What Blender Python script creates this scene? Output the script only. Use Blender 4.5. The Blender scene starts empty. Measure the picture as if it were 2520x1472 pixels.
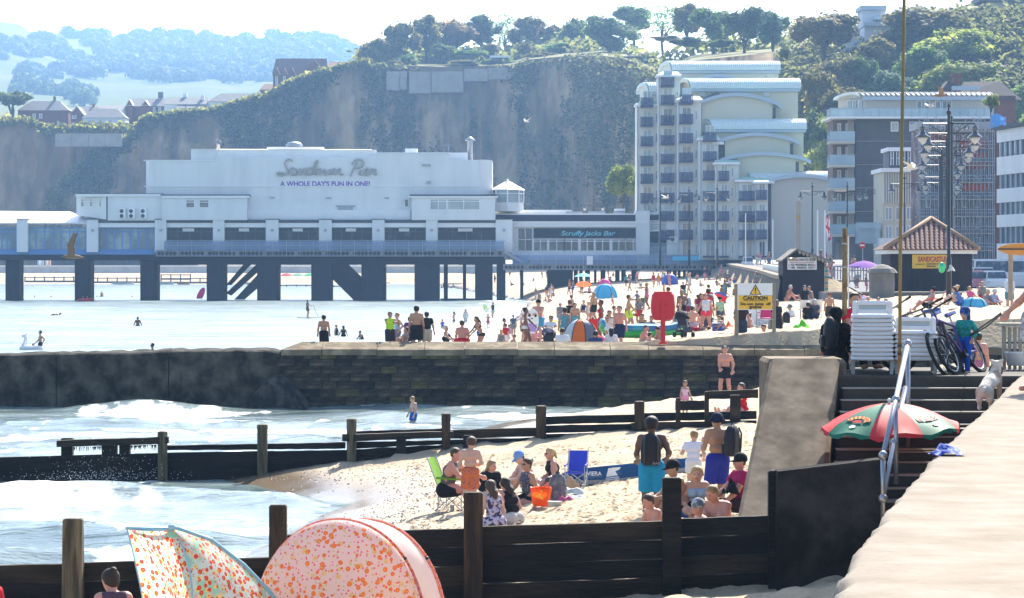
import bpy,math,random
import numpy as np
from mathutils import Vector,Matrix
R = math.radians
rng = random.Random(7)
SC = bpy.context.scene
COL = SC.collection

# ------------------------------------------------------------------ camera, sky, sun, exposure
H = 5.4                      # eye height above the sea
F,CX,HY = 7000.0,1260.0,651.0   # focal length, centre column and horizon row, for a 2520-wide frame
cam = bpy.data.cameras.new('camera');camo = bpy.data.objects.new('camera',cam);COL.objects.link(camo)
camo.location = (0,0,H);camo.rotation_euler = (R(90),0,0)
cam.sensor_width = 36;cam.lens = 36 * F / 2520
cam.shift_y = (HY - 736.3) / 2520
cam.clip_start = 0.5;cam.clip_end = 20000
SC.camera = camo
SUN_EL,SUN_AZ = R(41),R(18)          # azimuth to the right of the view direction
w = bpy.data.worlds.new('World');SC.world = w;w.use_nodes = True
nt = w.node_tree;nt.nodes.clear()
out = nt.nodes.new('ShaderNodeOutputWorld');bg = nt.nodes.new('ShaderNodeBackground');sky = nt.nodes.new('ShaderNodeTexSky')
sky.sky_type = 'NISHITA';sky.sun_disc = False;sky.sun_elevation = SUN_EL;sky.sun_rotation = SUN_AZ
sky.altitude = 5;sky.air_density = 1.0;sky.dust_density = 1.6;sky.ozone_density = 1.5
bg.inputs['Strength'].default_value = 0.115
nt.links.new(sky.outputs[0],bg.inputs[0]);nt.links.new(bg.outputs[0],out.inputs[0])
sl = bpy.data.lights.new('sun','SUN');sl.energy = 4.6;sl.angle = R(0.55);sl.color = (1.0,0.93,0.82)
so = bpy.data.objects.new('sun',sl);COL.objects.link(so)
sd = Vector((math.sin(SUN_AZ) * math.cos(SUN_EL),math.cos(SUN_AZ) * math.cos(SUN_EL),math.sin(SUN_EL)))
so.rotation_euler = sd.to_track_quat('Z','Y').to_euler()
SC.view_settings.view_transform = 'Standard';SC.view_settings.look = 'None'
SC.view_settings.exposure = 1.45;SC.view_settings.gamma = 1.0;SC.view_settings.use_curve_mapping = False
SC.cycles.use_denoising = True
SC.cycles.max_bounces = 6;SC.cycles.diffuse_bounces = 3;SC.cycles.glossy_bounces = 3;SC.cycles.transmission_bounces = 4
SC.cycles.transparent_max_bounces = 8;SC.cycles.volume_bounces = 0;SC.cycles.caustics_reflective = False;SC.cycles.caustics_refractive = False
SC.cycles.sample_clamp_indirect = 6.0

# ------------------------------------------------------------------ pixel rows/columns <-> places at a distance
def X(px,Y): return (px - CX) * Y / F
def Z(py,Y): return H - (py - HY) * Y / F
def P(px,py,Y): return (X(px,Y),Y,Z(py,Y))

# ------------------------------------------------------------------ noise
def _h(ix,iy,iz,seed):
    n = (ix.astype(np.int64) * 374761393 + iy.astype(np.int64) * 668265263 + iz.astype(np.int64) * 2147483647 + seed * 974711) & 0xFFFFFFFF
    n = ((n ^ (n >> 13)) * 1274126177) & 0xFFFFFFFF
    n = ((n ^ (n >> 16)) * 2246822519) & 0xFFFFFFFF
    return ((n ^ (n >> 15)) & 0xFFFFFF) / float(0xFFFFFF) * 2 - 1
def vnoise(x,y,z=0.0,seed=0):
    x,y,z = np.broadcast_arrays(np.asarray(x,float),np.asarray(y,float),np.asarray(z,float))
    ix,iy,iz = np.floor(x),np.floor(y),np.floor(z)
    fx,fy,fz = x - ix,y - iy,z - iz
    fx,fy,fz = [f * f * (3 - 2 * f) for f in (fx,fy,fz)]
    ix,iy,iz = ix.astype(np.int64),iy.astype(np.int64),iz.astype(np.int64)
    r = 0
    for dx in (0,1):
        for dy in (0,1):
            for dz in (0,1):
                r = r + _h(ix + dx,iy + dy,iz + dz,seed) * (fx if dx else 1 - fx) * (fy if dy else 1 - fy) * (fz if dz else 1 - fz)
    return r
def fbm(x,y,z=0.0,o=4,seed=0):
    r,a = 0,1.0
    for i in range(o):
        r = r + a * vnoise(np.asarray(x) * 2 ** i,np.asarray(y) * 2 ** i,np.asarray(z) * 2 ** i,seed + i);a *= 0.5
    return r
def sstep(a,b,x):
    t = np.clip((np.asarray(x,float) - a) / (b - a),0,1);return t * t * (3 - 2 * t)

# ------------------------------------------------------------------ materials
MATS = {}
def mat(name,col=(.5,.5,.5),rough=.6,var=.12,scale=4.0,bump=0.0,bscale=None,spec=.3,metal=0.0,trans=0.0,tgain=1.0,col2=None,c2=(.45,.65),alpha=1.0,stretch=(1,1,1),island=0.0,emit=None):
    if name in MATS: return MATS[name]
    m = bpy.data.materials.new(name);m.use_nodes = True;MATS[name] = m
    nt = m.node_tree;N,L = nt.nodes,nt.links
    b = N['Principled BSDF'];o = N['Material Output']
    b.inputs['Roughness'].default_value = rough;b.inputs['Metallic'].default_value = metal
    b.inputs['Specular IOR Level'].default_value = spec;b.inputs['Alpha'].default_value = alpha
    tc = N.new('ShaderNodeTexCoord');mp = N.new('ShaderNodeMapping');mp.inputs['Scale'].default_value = stretch
    L.new(tc.outputs['Object'],mp.inputs[0])
    nz = N.new('ShaderNodeTexNoise');nz.inputs['Scale'].default_value = scale;nz.inputs['Detail'].default_value = 6;nz.inputs['Roughness'].default_value = .6
    L.new(mp.outputs[0],nz.inputs['Vector'])
    mx = N.new('ShaderNodeMix');mx.data_type = 'RGBA'
    rp = N.new('ShaderNodeMapRange');L.new(nz.outputs['Fac'],rp.inputs[0])
    if col2 is None:
        rp.inputs[1].default_value,rp.inputs[2].default_value = .25,.75
        mx.inputs['A'].default_value = (*[c * (1 - var) for c in col],1);mx.inputs['B'].default_value = (*[min(1,c * (1 + var)) for c in col],1)
    else:
        rp.inputs[1].default_value,rp.inputs[2].default_value = c2
        mx.inputs['A'].default_value = (*col,1);mx.inputs['B'].default_value = (*col2,1)
    L.new(rp.outputs[0],mx.inputs['Factor'])
    cout = mx.outputs['Result']
    if island:
        g = N.new('ShaderNodeNewGeometry');hs = N.new('ShaderNodeHueSaturation');r2 = N.new('ShaderNodeMapRange')
        r2.inputs[3].default_value,r2.inputs[4].default_value = 1 - island,1 + island
        L.new(g.outputs['Random Per Island'],r2.inputs[0]);L.new(r2.outputs[0],hs.inputs['Value']);L.new(cout,hs.inputs['Color']);cout = hs.outputs[0]
    L.new(cout,b.inputs['Base Color'])
    if emit: b.inputs['Emission Color'].default_value = (*emit[0],1);b.inputs['Emission Strength'].default_value = emit[1]
    if bump:
        bn = N.new('ShaderNodeTexNoise');bn.inputs['Scale'].default_value = bscale or scale * 4;bn.inputs['Detail'].default_value = 5
        L.new(mp.outputs[0],bn.inputs['Vector'])
        bp = N.new('ShaderNodeBump');bp.inputs['Strength'].default_value = min(1,bump);bp.inputs['Distance'].default_value = .05 * max(1,bump)
        L.new(bn.outputs['Fac'],bp.inputs['Height']);L.new(bp.outputs[0],b.inputs['Normal'])
    if trans:
        t = N.new('ShaderNodeBsdfTranslucent');ms = N.new('ShaderNodeMixShader');ms.inputs[0].default_value = trans
        
        if tgain != 1.0: hv = N.new('ShaderNodeHueSaturation');hv.inputs['Value'].default_value = tgain;hv.inputs['Saturation'].default_value = 1.1;L.new(cout,hv.inputs['Color']);L.new(hv.outputs[0],t.inputs[0])
        else: L.new(cout,t.inputs[0])
        L.new(b.outputs[0],ms.inputs[1]);L.new(t.outputs[0],ms.inputs[2]);L.new(ms.outputs[0],o.inputs['Surface'])
    m['_c'] = col
    return m
def cloth(rgb,tr=.12):
    n = 'cloth_%02d_%02d_%02d' % tuple(int(c * 99) for c in rgb)
    return mat(n,rgb,.8,.1,30,.15,60,spec=.15,trans=tr)
def paint(name,rgb,rough=.5,**k): return mat(name,rgb,rough,**({'var': .06,'scale': 3} | k))

# ------------------------------------------------------------------ mesh builder
class MB:
    def __init__(s,o=(0,0,0)): s.v = [];s.f = [];s.o = o;s.mi = []
    def add(s,vs,fs,m=0):
        n = len(s.v);s.v += [tuple(v) for v in vs];s.f += [tuple(i + n for i in f) for f in fs];s.mi += [m] * len(fs);return s
    def box(s,a,b,m=0):
        x0,y0,z0 = [min(p,q) for p,q in zip(a,b)];x1,y1,z1 = [max(p,q) for p,q in zip(a,b)]
        return s.add([(x0,y0,z0),(x1,y0,z0),(x1,y1,z0),(x0,y1,z0),(x0,y0,z1),(x1,y0,z1),(x1,y1,z1),(x0,y1,z1)],
                     [(0,3,2,1),(4,5,6,7),(0,1,5,4),(1,2,6,5),(2,3,7,6),(3,0,4,7)],m)
    def cbox(s,a,b,c=.02,m=0):          # box with chamfered vertical and top edges
        x0,y0,z0 = [min(p,q) for p,q in zip(a,b)];x1,y1,z1 = [max(p,q) for p,q in zip(a,b)]
        c = min(c,(x1 - x0) * .4,(y1 - y0) * .4,(z1 - z0) * .4)
        ring = lambda i,z: [(x0 + i + c,y0 + i,z),(x1 - i - c,y0 + i,z),(x1 - i,y0 + i + c,z),(x1 - i,y1 - i - c,z),(x1 - i - c,y1 - i,z),(x0 + i + c,y1 - i,z),(x0 + i,y1 - i - c,z),(x0 + i,y0 + i + c,z)]
        vs = ring(0,z0) + ring(0,z1 - c) + ring(c * .7,z1)
        fs = [tuple(reversed(range(8))),tuple(range(16,24))]
        for k in (0,8):
            for i in range(8): fs.append((k + i,k + (i + 1) % 8,k + 8 + (i + 1) % 8,k + 8 + i))
        return s.add(vs,fs,m)
    def bx(s,px0,px1,py0,py1,Y,d,m=0):    # box whose front face stands at distance Y
        return s.box((X(px0,Y),Y,Z(py0,Y)),(X(px1,Y),Y + d,Z(py1,Y)),m)
    def prism(s,pts,d,m=0):               # outline extruded by vector d
        n = len(pts);d = Vector(d);a = [Vector(p) for p in pts];b = [p + d for p in a]
        fs = [tuple(range(n)),tuple(reversed(range(n,2 * n)))] + [(i,n + i,n + (i + 1) % n,(i + 1) % n) for i in range(n)]
        return s.add(a + b,fs,m)
    def tube(s,pts,r,n=8,m=0,cap=True):
        pts = [Vector(p) for p in pts];k = len(pts);rs = r if isinstance(r,(list,tuple)) else [r] * k
        vs = [];u = None
        for i in range(k):
            t = (pts[min(i + 1,k - 1)] - pts[max(i - 1,0)]).normalized()
            if u is None: u = t.orthogonal().normalized()
            else:
                u = u - t * u.dot(t);u = u.normalized() if u.length > 1e-6 else t.orthogonal().normalized()
            v = t.cross(u)
            for j in range(n):
                a = 2 * math.pi * j / n;vs.append(pts[i] + (u * math.cos(a) + v * math.sin(a)) * rs[i])
        fs = [(i * n + j,i * n + (j + 1) % n,(i + 1) * n + (j + 1) % n,(i + 1) * n + j) for i in range(k - 1) for j in range(n)]
        if cap: fs += [tuple(reversed(range(n))),tuple(range((k - 1) * n,k * n))]
        return s.add(vs,fs,m)
    def lathe(s,prof,c=(0,0,0),n=14,m=0,sx=1,sy=1):
        vs = [];k = len(prof)
        for r,z in prof:
            for j in range(n):
                a = 2 * math.pi * j / n;vs.append((c[0] + r * sx * math.cos(a),c[1] + r * sy * math.sin(a),c[2] + z))
        fs = [(i * n + j,i * n + (j + 1) % n,(i + 1) * n + (j + 1) % n,(i + 1) * n + j) for i in range(k - 1) for j in range(n)]
        fs += [tuple(reversed(range(n))),tuple(range((k - 1) * n,k * n))]
        return s.add(vs,fs,m)
    def ball(s,c,r,n=10,m=0):
        rr = r if isinstance(r,(list,tuple)) else (r,r,r)
        k = max(5,n // 2 + 1)
        prof = [(max(1e-4,math.sin(math.pi * i / k)),-math.cos(math.pi * i / k)) for i in range(k + 1)]
        vs = [(c[0] + p * rr[0] * math.cos(2 * math.pi * j / n),c[1] + p * rr[1] * math.sin(2 * math.pi * j / n),c[2] + q * rr[2]) for p,q in prof for j in range(n)]
        fs = [(i * n + j,i * n + (j + 1) % n,(i + 1) * n + (j + 1) % n,(i + 1) * n + j) for i in range(k) for j in range(n)]
        return s.add(vs,fs,m)
    def sheet(s,rows,m=0):                 # grid of points: list of rows
        nr,nc = len(rows),len(rows[0])
        return s.add([p for r in rows for p in r],[(i * nc + j,i * nc + j + 1,(i + 1) * nc + j + 1,(i + 1) * nc + j) for i in range(nr - 1) for j in range(nc - 1)],m)
    def mesh(s,name,mats,smooth=False):
        me = bpy.data.meshes.new(name);ox,oy,oz = s.o
        me.from_pydata([(x - ox,y - oy,z - oz) for x,y,z in s.v],[],s.f)
        ms = mats if isinstance(mats,(list,tuple)) else [mats]
        for m in ms: me.materials.append(m)
        if len(ms) > 1: me.polygons.foreach_set('material_index',s.mi)
        if smooth: me.polygons.foreach_set('use_smooth',[True] * len(me.polygons))
        me.update();return me
    def build(s,name,mats,parent=None,smooth=False,loc=None):
        o = bpy.data.objects.new(name,s.mesh(name,mats,smooth));COL.objects.link(o)
        if parent is not None: o.parent = parent
        else: o.location = s.o
        if loc is not None: o.location = loc
        return o
def npmesh(name,V,Fq,m,smooth=False):
    me = bpy.data.meshes.new(name);V = np.asarray(V,np.float32);Fq = np.asarray(Fq,np.int32)
    k = Fq.shape[1]
    me.vertices.add(len(V));me.vertices.foreach_set('co',V.ravel())
    me.loops.add(Fq.size);me.loops.foreach_set('vertex_index',Fq.ravel())
    me.polygons.add(len(Fq));me.polygons.foreach_set('loop_start',np.arange(len(Fq),dtype=np.int32) * k)
    if smooth: me.polygons.foreach_set('use_smooth',np.ones(len(Fq),bool))
    me.materials.append(m);me.update(calc_edges=True);me.validate();return me
def link(name,me,parent=None,loc=None):
    o = bpy.data.objects.new(name,me);COL.objects.link(o)
    if parent is not None: o.parent = parent
    if loc is not None: o.location = loc
    return o
def tag(o,label=None,cat=None,group=None,kind=None):
    if label: o['label'] = label
    if cat: o['category'] = cat
    if group: o['group'] = group
    if kind: o['kind'] = kind
    return o
def thing(name,label,cat,loc=(0,0,0),rz=0,group=None):
    o = bpy.data.objects.new(name,None);COL.objects.link(o);o.location = loc;o.rotation_euler = (0,0,rz);o.empty_display_size = .2
    return tag(o,label,cat,group)
def struct(name,mb,m,smooth=False):
    return tag(mb.build(name,m,None,smooth),kind='structure')
def dup(o,loc=None,rz=None,label=None,parent=None,scale=None):
    c = o.copy();COL.objects.link(c)
    if loc is not None: c.location = loc
    if rz is not None: c.rotation_euler = (0,0,rz)
    if scale is not None: c.scale = scale
    if label: c['label'] = label
    if parent is not None: c.parent = parent
    for ch in list(o.children): dup(ch,parent=c)
    return c
TEXTS = []
def text(s,name,m,parent,o,px0,px1,pyc,hpx,Y,bold=0.0,shear=0.0,dy=.02):
    """lettering fitted between two columns, standing on a surface at distance Y (o: origin of the parent)"""
    cu = bpy.data.curves.new(name,'FONT');cu.body = s;cu.align_x = 'CENTER';cu.align_y = 'CENTER';cu.extrude = .01;cu.offset = bold;cu.shear = shear
    cu.materials.append(m)
    ob = bpy.data.objects.new(name,cu);COL.objects.link(ob);ob.parent = parent
    ob.rotation_euler = (R(90),0,0);ob.location = (X((px0 + px1) / 2,Y) - o[0],Y - dy - o[1],Z(pyc,Y) - o[2])
    TEXTS.append((ob,(px1 - px0) * Y / F,hpx * Y / F));return ob
def fit_texts():
    bpy.context.view_layer.update()
    for ob,wd,ht in TEXTS:
        d = ob.dimensions;ob.scale = (wd / max(d.x,1e-3),ht / max(d.y,1e-3),1)
    dg = bpy.context.evaluated_depsgraph_get()
    for ob,wd,ht in TEXTS:             # lettering becomes plain mesh parts
        me = bpy.data.meshes.new_from_object(ob.evaluated_get(dg));n = link(ob.name + '_',me,ob.parent);n.matrix_local = ob.matrix_local.copy();n.scale = ob.scale
        nm = ob.name;bpy.data.objects.remove(ob);n.name = nm
# ------------------------------------------------------------------ the lie of the land
def ip(x,pts): return np.interp(x,[p[0] for p in pts],[p[1] for p in pts])
WALL_Y,GR1,GR2 = 107.7,38.5,70.8
PROM = 3.75
def waterline(y):
    b = ip(y,[(36,-5.2),(46,-5.0),(54,-5.0),(58,-4.5),(64,-3.8),(68,-5.6),(71,-7.6)])
    c = ip(y,[(70,-3.5),(88,-1.6),(97,-.4),(104,4.0),(108,6.5)])
    d = ip(y,[(108,-4.0),(150,-2.0),(230,-.4),(400,2.4),(430,.5),(590,-9),(700,-16),(770,-22),(2000,-60)])
    return np.where(y < GR2,b,np.where(y < WALL_Y + .7,c,d))
def seawall_x(y): return ip(y,[(0,400),(176,400),(180,17.2),(425,32.0),(600,44),(2000,150)])
def prom_z(x,y):
    w_ = seawall_x(y);hi = np.interp(y,[178,424],[4.65,5.5]);return np.where(y < 182,3.5,hi + (3.3 - hi) * sstep(2.5,6,x - w_) * sstep(310,250,y))
def ground(x,y,rough=True):
    x = np.asarray(x,float);y = np.asarray(y,float);x,y = np.broadcast_arrays(x,y)
    d = x - waterline(y)
    dn = np.where(d < 0,d * .13,0)
    zb = np.where(d > 0,.17 * d * np.maximum(.45,1 - .025 * d),dn);zb = np.minimum(zb,1.5)
    zc = np.minimum(np.where(d > 0,.135 * d,dn),1.9)
    d2 = np.where(y > 740,np.maximum(d,(y - 770) * .6),d)
    zd = np.where(d2 > 0,2.0 * (1 - np.exp(-np.maximum(d2,0) / 3.5)) + .06 * np.maximum(d2,0),np.maximum(d2 * .1,-3))
    zd = np.minimum(zd,3.9)
    za = np.clip(.88 + .09 * (x - .98),.45,1.35)
    z = np.where(y < GR1,za,np.where(y < GR2,zb,np.where(y < WALL_Y + .7,zc,zd)))
    z = np.where(x > seawall_x(y),prom_z(x,y) - .06,z)
    if rough:
        lump = fbm(x * 1.1,y * 1.1,0,3,3) * .05 + np.maximum(0,fbm(x * 2.8,y * 2.0,0,3,11)) * .07
        k = sstep(1.2,4.5,d) * np.where(y < 300,1,0) + .1
        k = np.where(y < GR1,1.0,k)
        z = z + (lump - .03) * k
    return np.maximum(z,-4)
def gz(x,y): return float(ground(x,y,False))
def on(px,py,y0,y1):
    """distance at which the column px meets the sand at row py"""
    ys = np.linspace(y0,y1,400);r = HY + (H - ground(X(px,ys),ys,False)) * F / ys
    i = int(np.argmin(np.abs(r - py)));return float(ys[i])

def sheet_grid(Y,t0,t1,n,zf):
    T = np.linspace(t0,t1,n);YY = np.repeat(Y[:,None],n,1);XX = T[None,:] * YY
    V = np.stack([XX,YY,zf(XX,YY)],-1).reshape(-1,3);r = len(Y)
    i = (np.arange(r - 1)[:,None] * n + np.arange(n - 1)[None,:]).ravel()
    return V,np.stack([i,i + 1,i + n + 1,i + n],1),XX,YY

# sand
def sand_material():
    m = mat('sand',(.43,.345,.235),.9,.22,.55,.9,9,spec=.2)
    nt = m.node_tree;N,L = nt.nodes,nt.links;b = N['Principled BSDF']
    at = N.new('ShaderNodeAttribute');at.attribute_name = 'wet'
    old = b.inputs['Base Color'].links[0].from_socket
    # darker damp clods between the dry grains
    n2 = N.new('ShaderNodeTexNoise');n2.inputs['Scale'].default_value = 1.6;n2.inputs['Detail'].default_value = 7;n2.inputs['Roughness'].default_value = .68
    tc = N.new('ShaderNodeTexCoord');mp = N.new('ShaderNodeMapping');mp.inputs['Scale'].default_value = (1,.8,1);L.new(tc.outputs['Object'],mp.inputs[0]);L.new(mp.outputs[0],n2.inputs['Vector'])
    r2 = N.new('ShaderNodeMapRange');r2.inputs[1].default_value,r2.inputs[2].default_value = .56,.68;L.new(n2.outputs['Fac'],r2.inputs[0])
    mm = N.new('ShaderNodeMath');mm.operation = 'MULTIPLY';mm.inputs[1].default_value = .55;L.new(r2.outputs[0],mm.inputs[0])
    m1 = N.new('ShaderNodeMix');m1.data_type = 'RGBA';L.new(mm.outputs[0],m1.inputs['Factor']);L.new(old,m1.inputs['A']);m1.inputs['B'].default_value = (.16,.125,.09,1)
    m2 = N.new('ShaderNodeMix');m2.data_type = 'RGBA';L.new(at.outputs['Fac'],m2.inputs['Factor']);L.new(m1.outputs['Result'],m2.inputs['A']);m2.inputs['B'].default_value = (.2,.15,.1,1)
    L.new(m2.outputs['Result'],b.inputs['Base Color'])
    rr = N.new('ShaderNodeMapRange');rr.inputs[3].default_value,rr.inputs[4].default_value = .9,.12;L.new(at.outputs['Fac'],rr.inputs[0]);L.new(rr.outputs[0],b.inputs['Roughness'])
    rs = N.new('ShaderNodeMapRange');rs.inputs[3].default_value,rs.inputs[4].default_value = .15,.6;L.new(at.outputs['Fac'],rs.inputs[0]);L.new(rs.outputs[0],b.inputs['Specular IOR Level'])
    for n in N:
        if n.type == 'BUMP':
            rb = N.new('ShaderNodeMapRange');rb.inputs[3].default_value,rb.inputs[4].default_value = .9,.06;L.new(at.outputs['Fac'],rb.inputs[0]);L.new(rb.outputs[0],n.inputs['Strength'])
    return m
Ys = 14 * 1.0046 ** np.arange(0,1000);Ys = Ys[Ys < 1300]
V,Fq,XX,YY = sheet_grid(Ys,-.42,.34,330,ground)
me = npmesh('sand',V,Fq,sand_material(),True)
dsh = (XX - waterline(YY));edge = fbm(XX * .25,YY * .12,0,3,21)
wet = 1 - sstep(.15,.62,V[:,2].reshape(XX.shape) + edge * .16 + vnoise(XX * 1.5,YY * .5) * .05)
wet = np.where(YY < GR1,0,wet);wet = np.where((YY > 740),wet * .3,wet)
a = me.attributes.new('wet','FLOAT','POINT');a.data.foreach_set('value',wet.ravel().astype(np.float32))
tag(link('sand',me),kind='structure')

# sea
def sea_z(x,y):
    d = x - waterline(y)
    z = .035 * fbm(x * .55,y * .8,0,3,31) + .018 * vnoise(x * 2.2,y * 2.6,0,5)
    near = sstep(-16,-2,d) * (y < 108)
    ph = (y + .35 * x + 2.2 * vnoise(x * .1,y * .06,0,8)) * 2 * np.pi / 7.5
    sw = np.maximum(0,np.sin(ph)) ** 3 * (.55 + .45 * vnoise(x * .22,y * .08,0,9))
    z = z + sw * (.07 + .26 * near) * np.where(y < 108,1,.9) * np.where(d > -1.2,np.clip(-d / 1.2,.15,1),1)
    for (cx,cy,wx,amp) in ((-13.5,104.5,2.6,.42),(-20.0,92.0,4.5,.3),(-14.2,72.5 + 23,3.5,.25),(-11.0,65.5,2.0,.42),(-9.2,52,3.0,.22),(-1.5,104,3,.25)):
        z = z + amp * np.exp(-((x - cx) / wx) ** 2 - ((y - cy - .12 * (x - cx)) / .9) ** 2)
    z = z + .28 * np.exp(-((y - 396 - .02 * x) / 4.5) ** 2) * sstep(8,-2,d) * (1 + .4 * vnoise(x * .2,0,0,2))
    return z
def foam_mask(x,y,z):
    d = x - waterline(y)
    n = fbm(x * .55,y * .38,0,5,41);n2 = fbm(x * 1.8,y * 1.0,0,4,43)
    f = sstep(.35,1.35,n + .55 * n2 + .35 * sstep(-5,-.4,d) * (y < 108) - .35 + .45 * sstep(.12,.3,z) * (y < 108))
    for (cx,cy,rx,ry) in ((-12.2,102.5,3.4,2.4),(-19,88,4.5,2.2),(-10.6,64.8,2.6,2.2),(-13.8,60.5,2.2,1.6),(-7.0,57.5,2.2,1.6),(-6.3,52,1.6,2.6),(-11.5,97,5,1.6),(0.8,101,3.5,2.0),(-8,92,6,1.4),(-7.5,47.5,1.5,1.0)):
        f = np.maximum(f,sstep(1.1,.1,((x - cx) / rx) ** 2 + ((y - cy) / ry) ** 2 + .55 * n + .5 * n2))
    f = f * (y < 108);f = np.maximum(f,sstep(-9,-1.5,d + 3 * n) * (y > 110) * (y < 430) * sstep(-.6,.5,n2 + n + .1))
    return np.clip(f,0,1)
def sea_material():
    m = bpy.data.materials.new('sea_water');m.use_nodes = True;N,L = m.node_tree.nodes,m.node_tree.links;b = N['Principled BSDF']
    b.inputs['Roughness'].default_value = .26;b.inputs['IOR'].default_value = 1.33;b.inputs['Specular IOR Level'].default_value = .5
    tc = N.new('ShaderNodeTexCoord');mp = N.new('ShaderNodeMapping');mp.inputs['Scale'].default_value = (1,1.5,1);L.new(tc.outputs['Object'],mp.inputs[0])
    n1 = N.new('ShaderNodeTexNoise');n1.inputs['Scale'].default_value = 1.3;n1.inputs['Detail'].default_value = 5;n1.inputs['Roughness'].default_value = .62;L.new(mp.outputs[0],n1.inputs['Vector'])
    n3 = N.new('ShaderNodeTexNoise');n3.inputs['Scale'].default_value = .22;n3.inputs['Detail'].default_value = 7;m3 = N.new('ShaderNodeMapping');m3.inputs['Scale'].default_value = (.3,1.6,1);L.new(tc.outputs['Object'],m3.inputs[0]);L.new(m3.outputs[0],n3.inputs['Vector']);r3 = N.new('ShaderNodeMapRange');r3.inputs[1].default_value,r3.inputs[2].default_value = .35,.7;L.new(n3.outputs['Fac'],r3.inputs[0]);x3 = N.new('ShaderNodeMix');x3.data_type = 'RGBA';x3.inputs['A'].default_value = (.05,.09,.085,1);x3.inputs['B'].default_value = (.3,.37,.36,1);L.new(r3.outputs[0],x3.inputs['Factor']);L.new(x3.outputs['Result'],b.inputs['Base Color'])  # pale and dark streaks in the base colour stand in for uneven sky reflection
    bp = N.new('ShaderNodeBump');bp.inputs['Strength'].default_value = .6;bp.inputs['Distance'].default_value = .16;L.new(n1.outputs['Fac'],bp.inputs['Height']);L.new(bp.outputs[0],b.inputs['Normal'])
    ac = N.new('ShaderNodeAttribute');ac.attribute_name = 'chop';cr = N.new('ShaderNodeMapRange');cr.inputs[3].default_value,cr.inputs[4].default_value = .1,.3;L.new(ac.outputs['Fac'],cr.inputs[0]);L.new(cr.outputs[0],b.inputs['Roughness'])
    n4 = N.new('ShaderNodeTexNoise');n4.inputs['Scale'].default_value = .35;n4.inputs['Detail'].default_value = 4;L.new(m3.outputs[0],n4.inputs['Vector']);b4 = N.new('ShaderNodeBump');b4.inputs['Strength'].default_value = .5;b4.inputs['Distance'].default_value = .6;L.new(n4.outputs['Fac'],b4.inputs['Height']);L.new(b4.outputs[0],bp.inputs['Normal'])
    at = N.new('ShaderNodeAttribute');at.attribute_name = 'foam'
    n2 = N.new('ShaderNodeTexNoise');n2.inputs['Scale'].default_value = 3.2;n2.inputs['Detail'].default_value = 9;n2.inputs['Roughness'].default_value = .72;L.new(mp.outputs[0],n2.inputs['Vector'])
    ad = N.new('ShaderNodeMath');ad.operation = 'ADD';L.new(at.outputs['Fac'],ad.inputs[0]);L.new(n2.outputs['Fac'],ad.inputs[1])
    mr = N.new('ShaderNodeMapRange');mr.inputs[1].default_value,mr.inputs[2].default_value = .78,1.32;L.new(ad.outputs[0],mr.inputs[0])
    fo = N.new('ShaderNodeBsdfPrincipled');fo.inputs['Base Color'].default_value = (.86,.88,.88,1);fo.inputs['Roughness'].default_value = .7
    bp2 = N.new('ShaderNodeBump');bp2.inputs['Strength'].default_value = .8;bp2.inputs['Distance'].default_value = .12;L.new(n2.outputs['Fac'],bp2.inputs['Height']);L.new(bp2.outputs[0],fo.inputs['Normal'])
    ms = N.new('ShaderNodeMixShader');L.new(mr.outputs[0],ms.inputs[0]);L.new(b.outputs[0],ms.inputs[1]);L.new(fo.outputs[0],ms.inputs[2]);L.new(ms.outputs[0],N['Material Output'].inputs['Surface'])
    return m
Yw = 30 * 1.0038 ** np.arange(0,1100);Yw = Yw[Yw < 1000]
V,Fq,XX,YY = sheet_grid(Yw,-.42,.06,420,sea_z)
me = npmesh('sea',V,Fq,sea_material(),True)
fm = foam_mask(XX,YY,V[:,2].reshape(XX.shape))
a = me.attributes.new('chop','FLOAT','POINT');a.data.foreach_set('value',(sstep(104,112,YY)).ravel().astype(np.float32))
a = me.attributes.new('foam','FLOAT','POINT');a.data.foreach_set('value',fm.ravel().astype(np.float32))
tag(link('sea',me),kind='structure')
# spray where the wave meets the timber
mb = MB();r = random.Random(4)
for i in range(650):
    u = abs(r.gauss(0,1)) * (.3 if i % 3 else 1.1);x = X(235,67) + r.gauss(0,.9);z = .3 + u * .35;y = 67.5 + r.gauss(0,.6)
    s = r.uniform(.002,.009);mb.add([(x - s,y,z),(x,y - s,z - s),(x + s,y,z),(x,y,z + s),(x,y + s,z)],[(0,1,3),(1,2,3),(2,4,3),(4,0,3)])
tag(mb.build('spray',paint('foam_white',(.9,.92,.92),.3)),'white spray thrown up where a wave hits the timber groyne','spray',kind='stuff')

# ------------------------------------------------------------------ promenade, steps and ramp
conc = mat('pale_concrete',(.26,.22,.175),.97,.15,2.2,.25,18,col2=(.35,.315,.265),stretch=(1,1,1),spec=.04,c2=(.3,.75))
EDGE = [(2535,895),(2466,964),(2404,1026),(2360,1060),(2277,1144),(2185,1243),(2149,1300),(2105,1345),(2072,1412),(2056,1480),(2000,1640),(1900,1900)]
ed = []
for (a0,b0),(a1,b1) in zip(EDGE[:-1],EDGE[1:]):
    for i in range(14):
        t = i / 14;px,py = a0 + (a1 - a0) * t,b0 + (b1 - b0) * t
        Yd = (H - PROM) * F / (py - HY);ed.append((X(px,Yd) + .022 * float(fbm(Yd * 4.5,1.0,0,4,5)),Yd))
mb = MB();n = len(ed)
rows = [[(x - .02,y,PROM - 2.6) for x,y in ed],[(x - .02,y,PROM - .12) for x,y in ed],[(x + .01,y,PROM - .03) for x,y in ed],[(x + .06,y,PROM) for x,y in ed]]
for k in range(1,28): rows.append([(x + .06 + k * .4,y,PROM + .012 * float(vnoise(x + k * .4,y * 1.3,0,2))) for x,y in ed])
mb.sheet(rows);struct('promenade',mb,conc,True)
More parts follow.
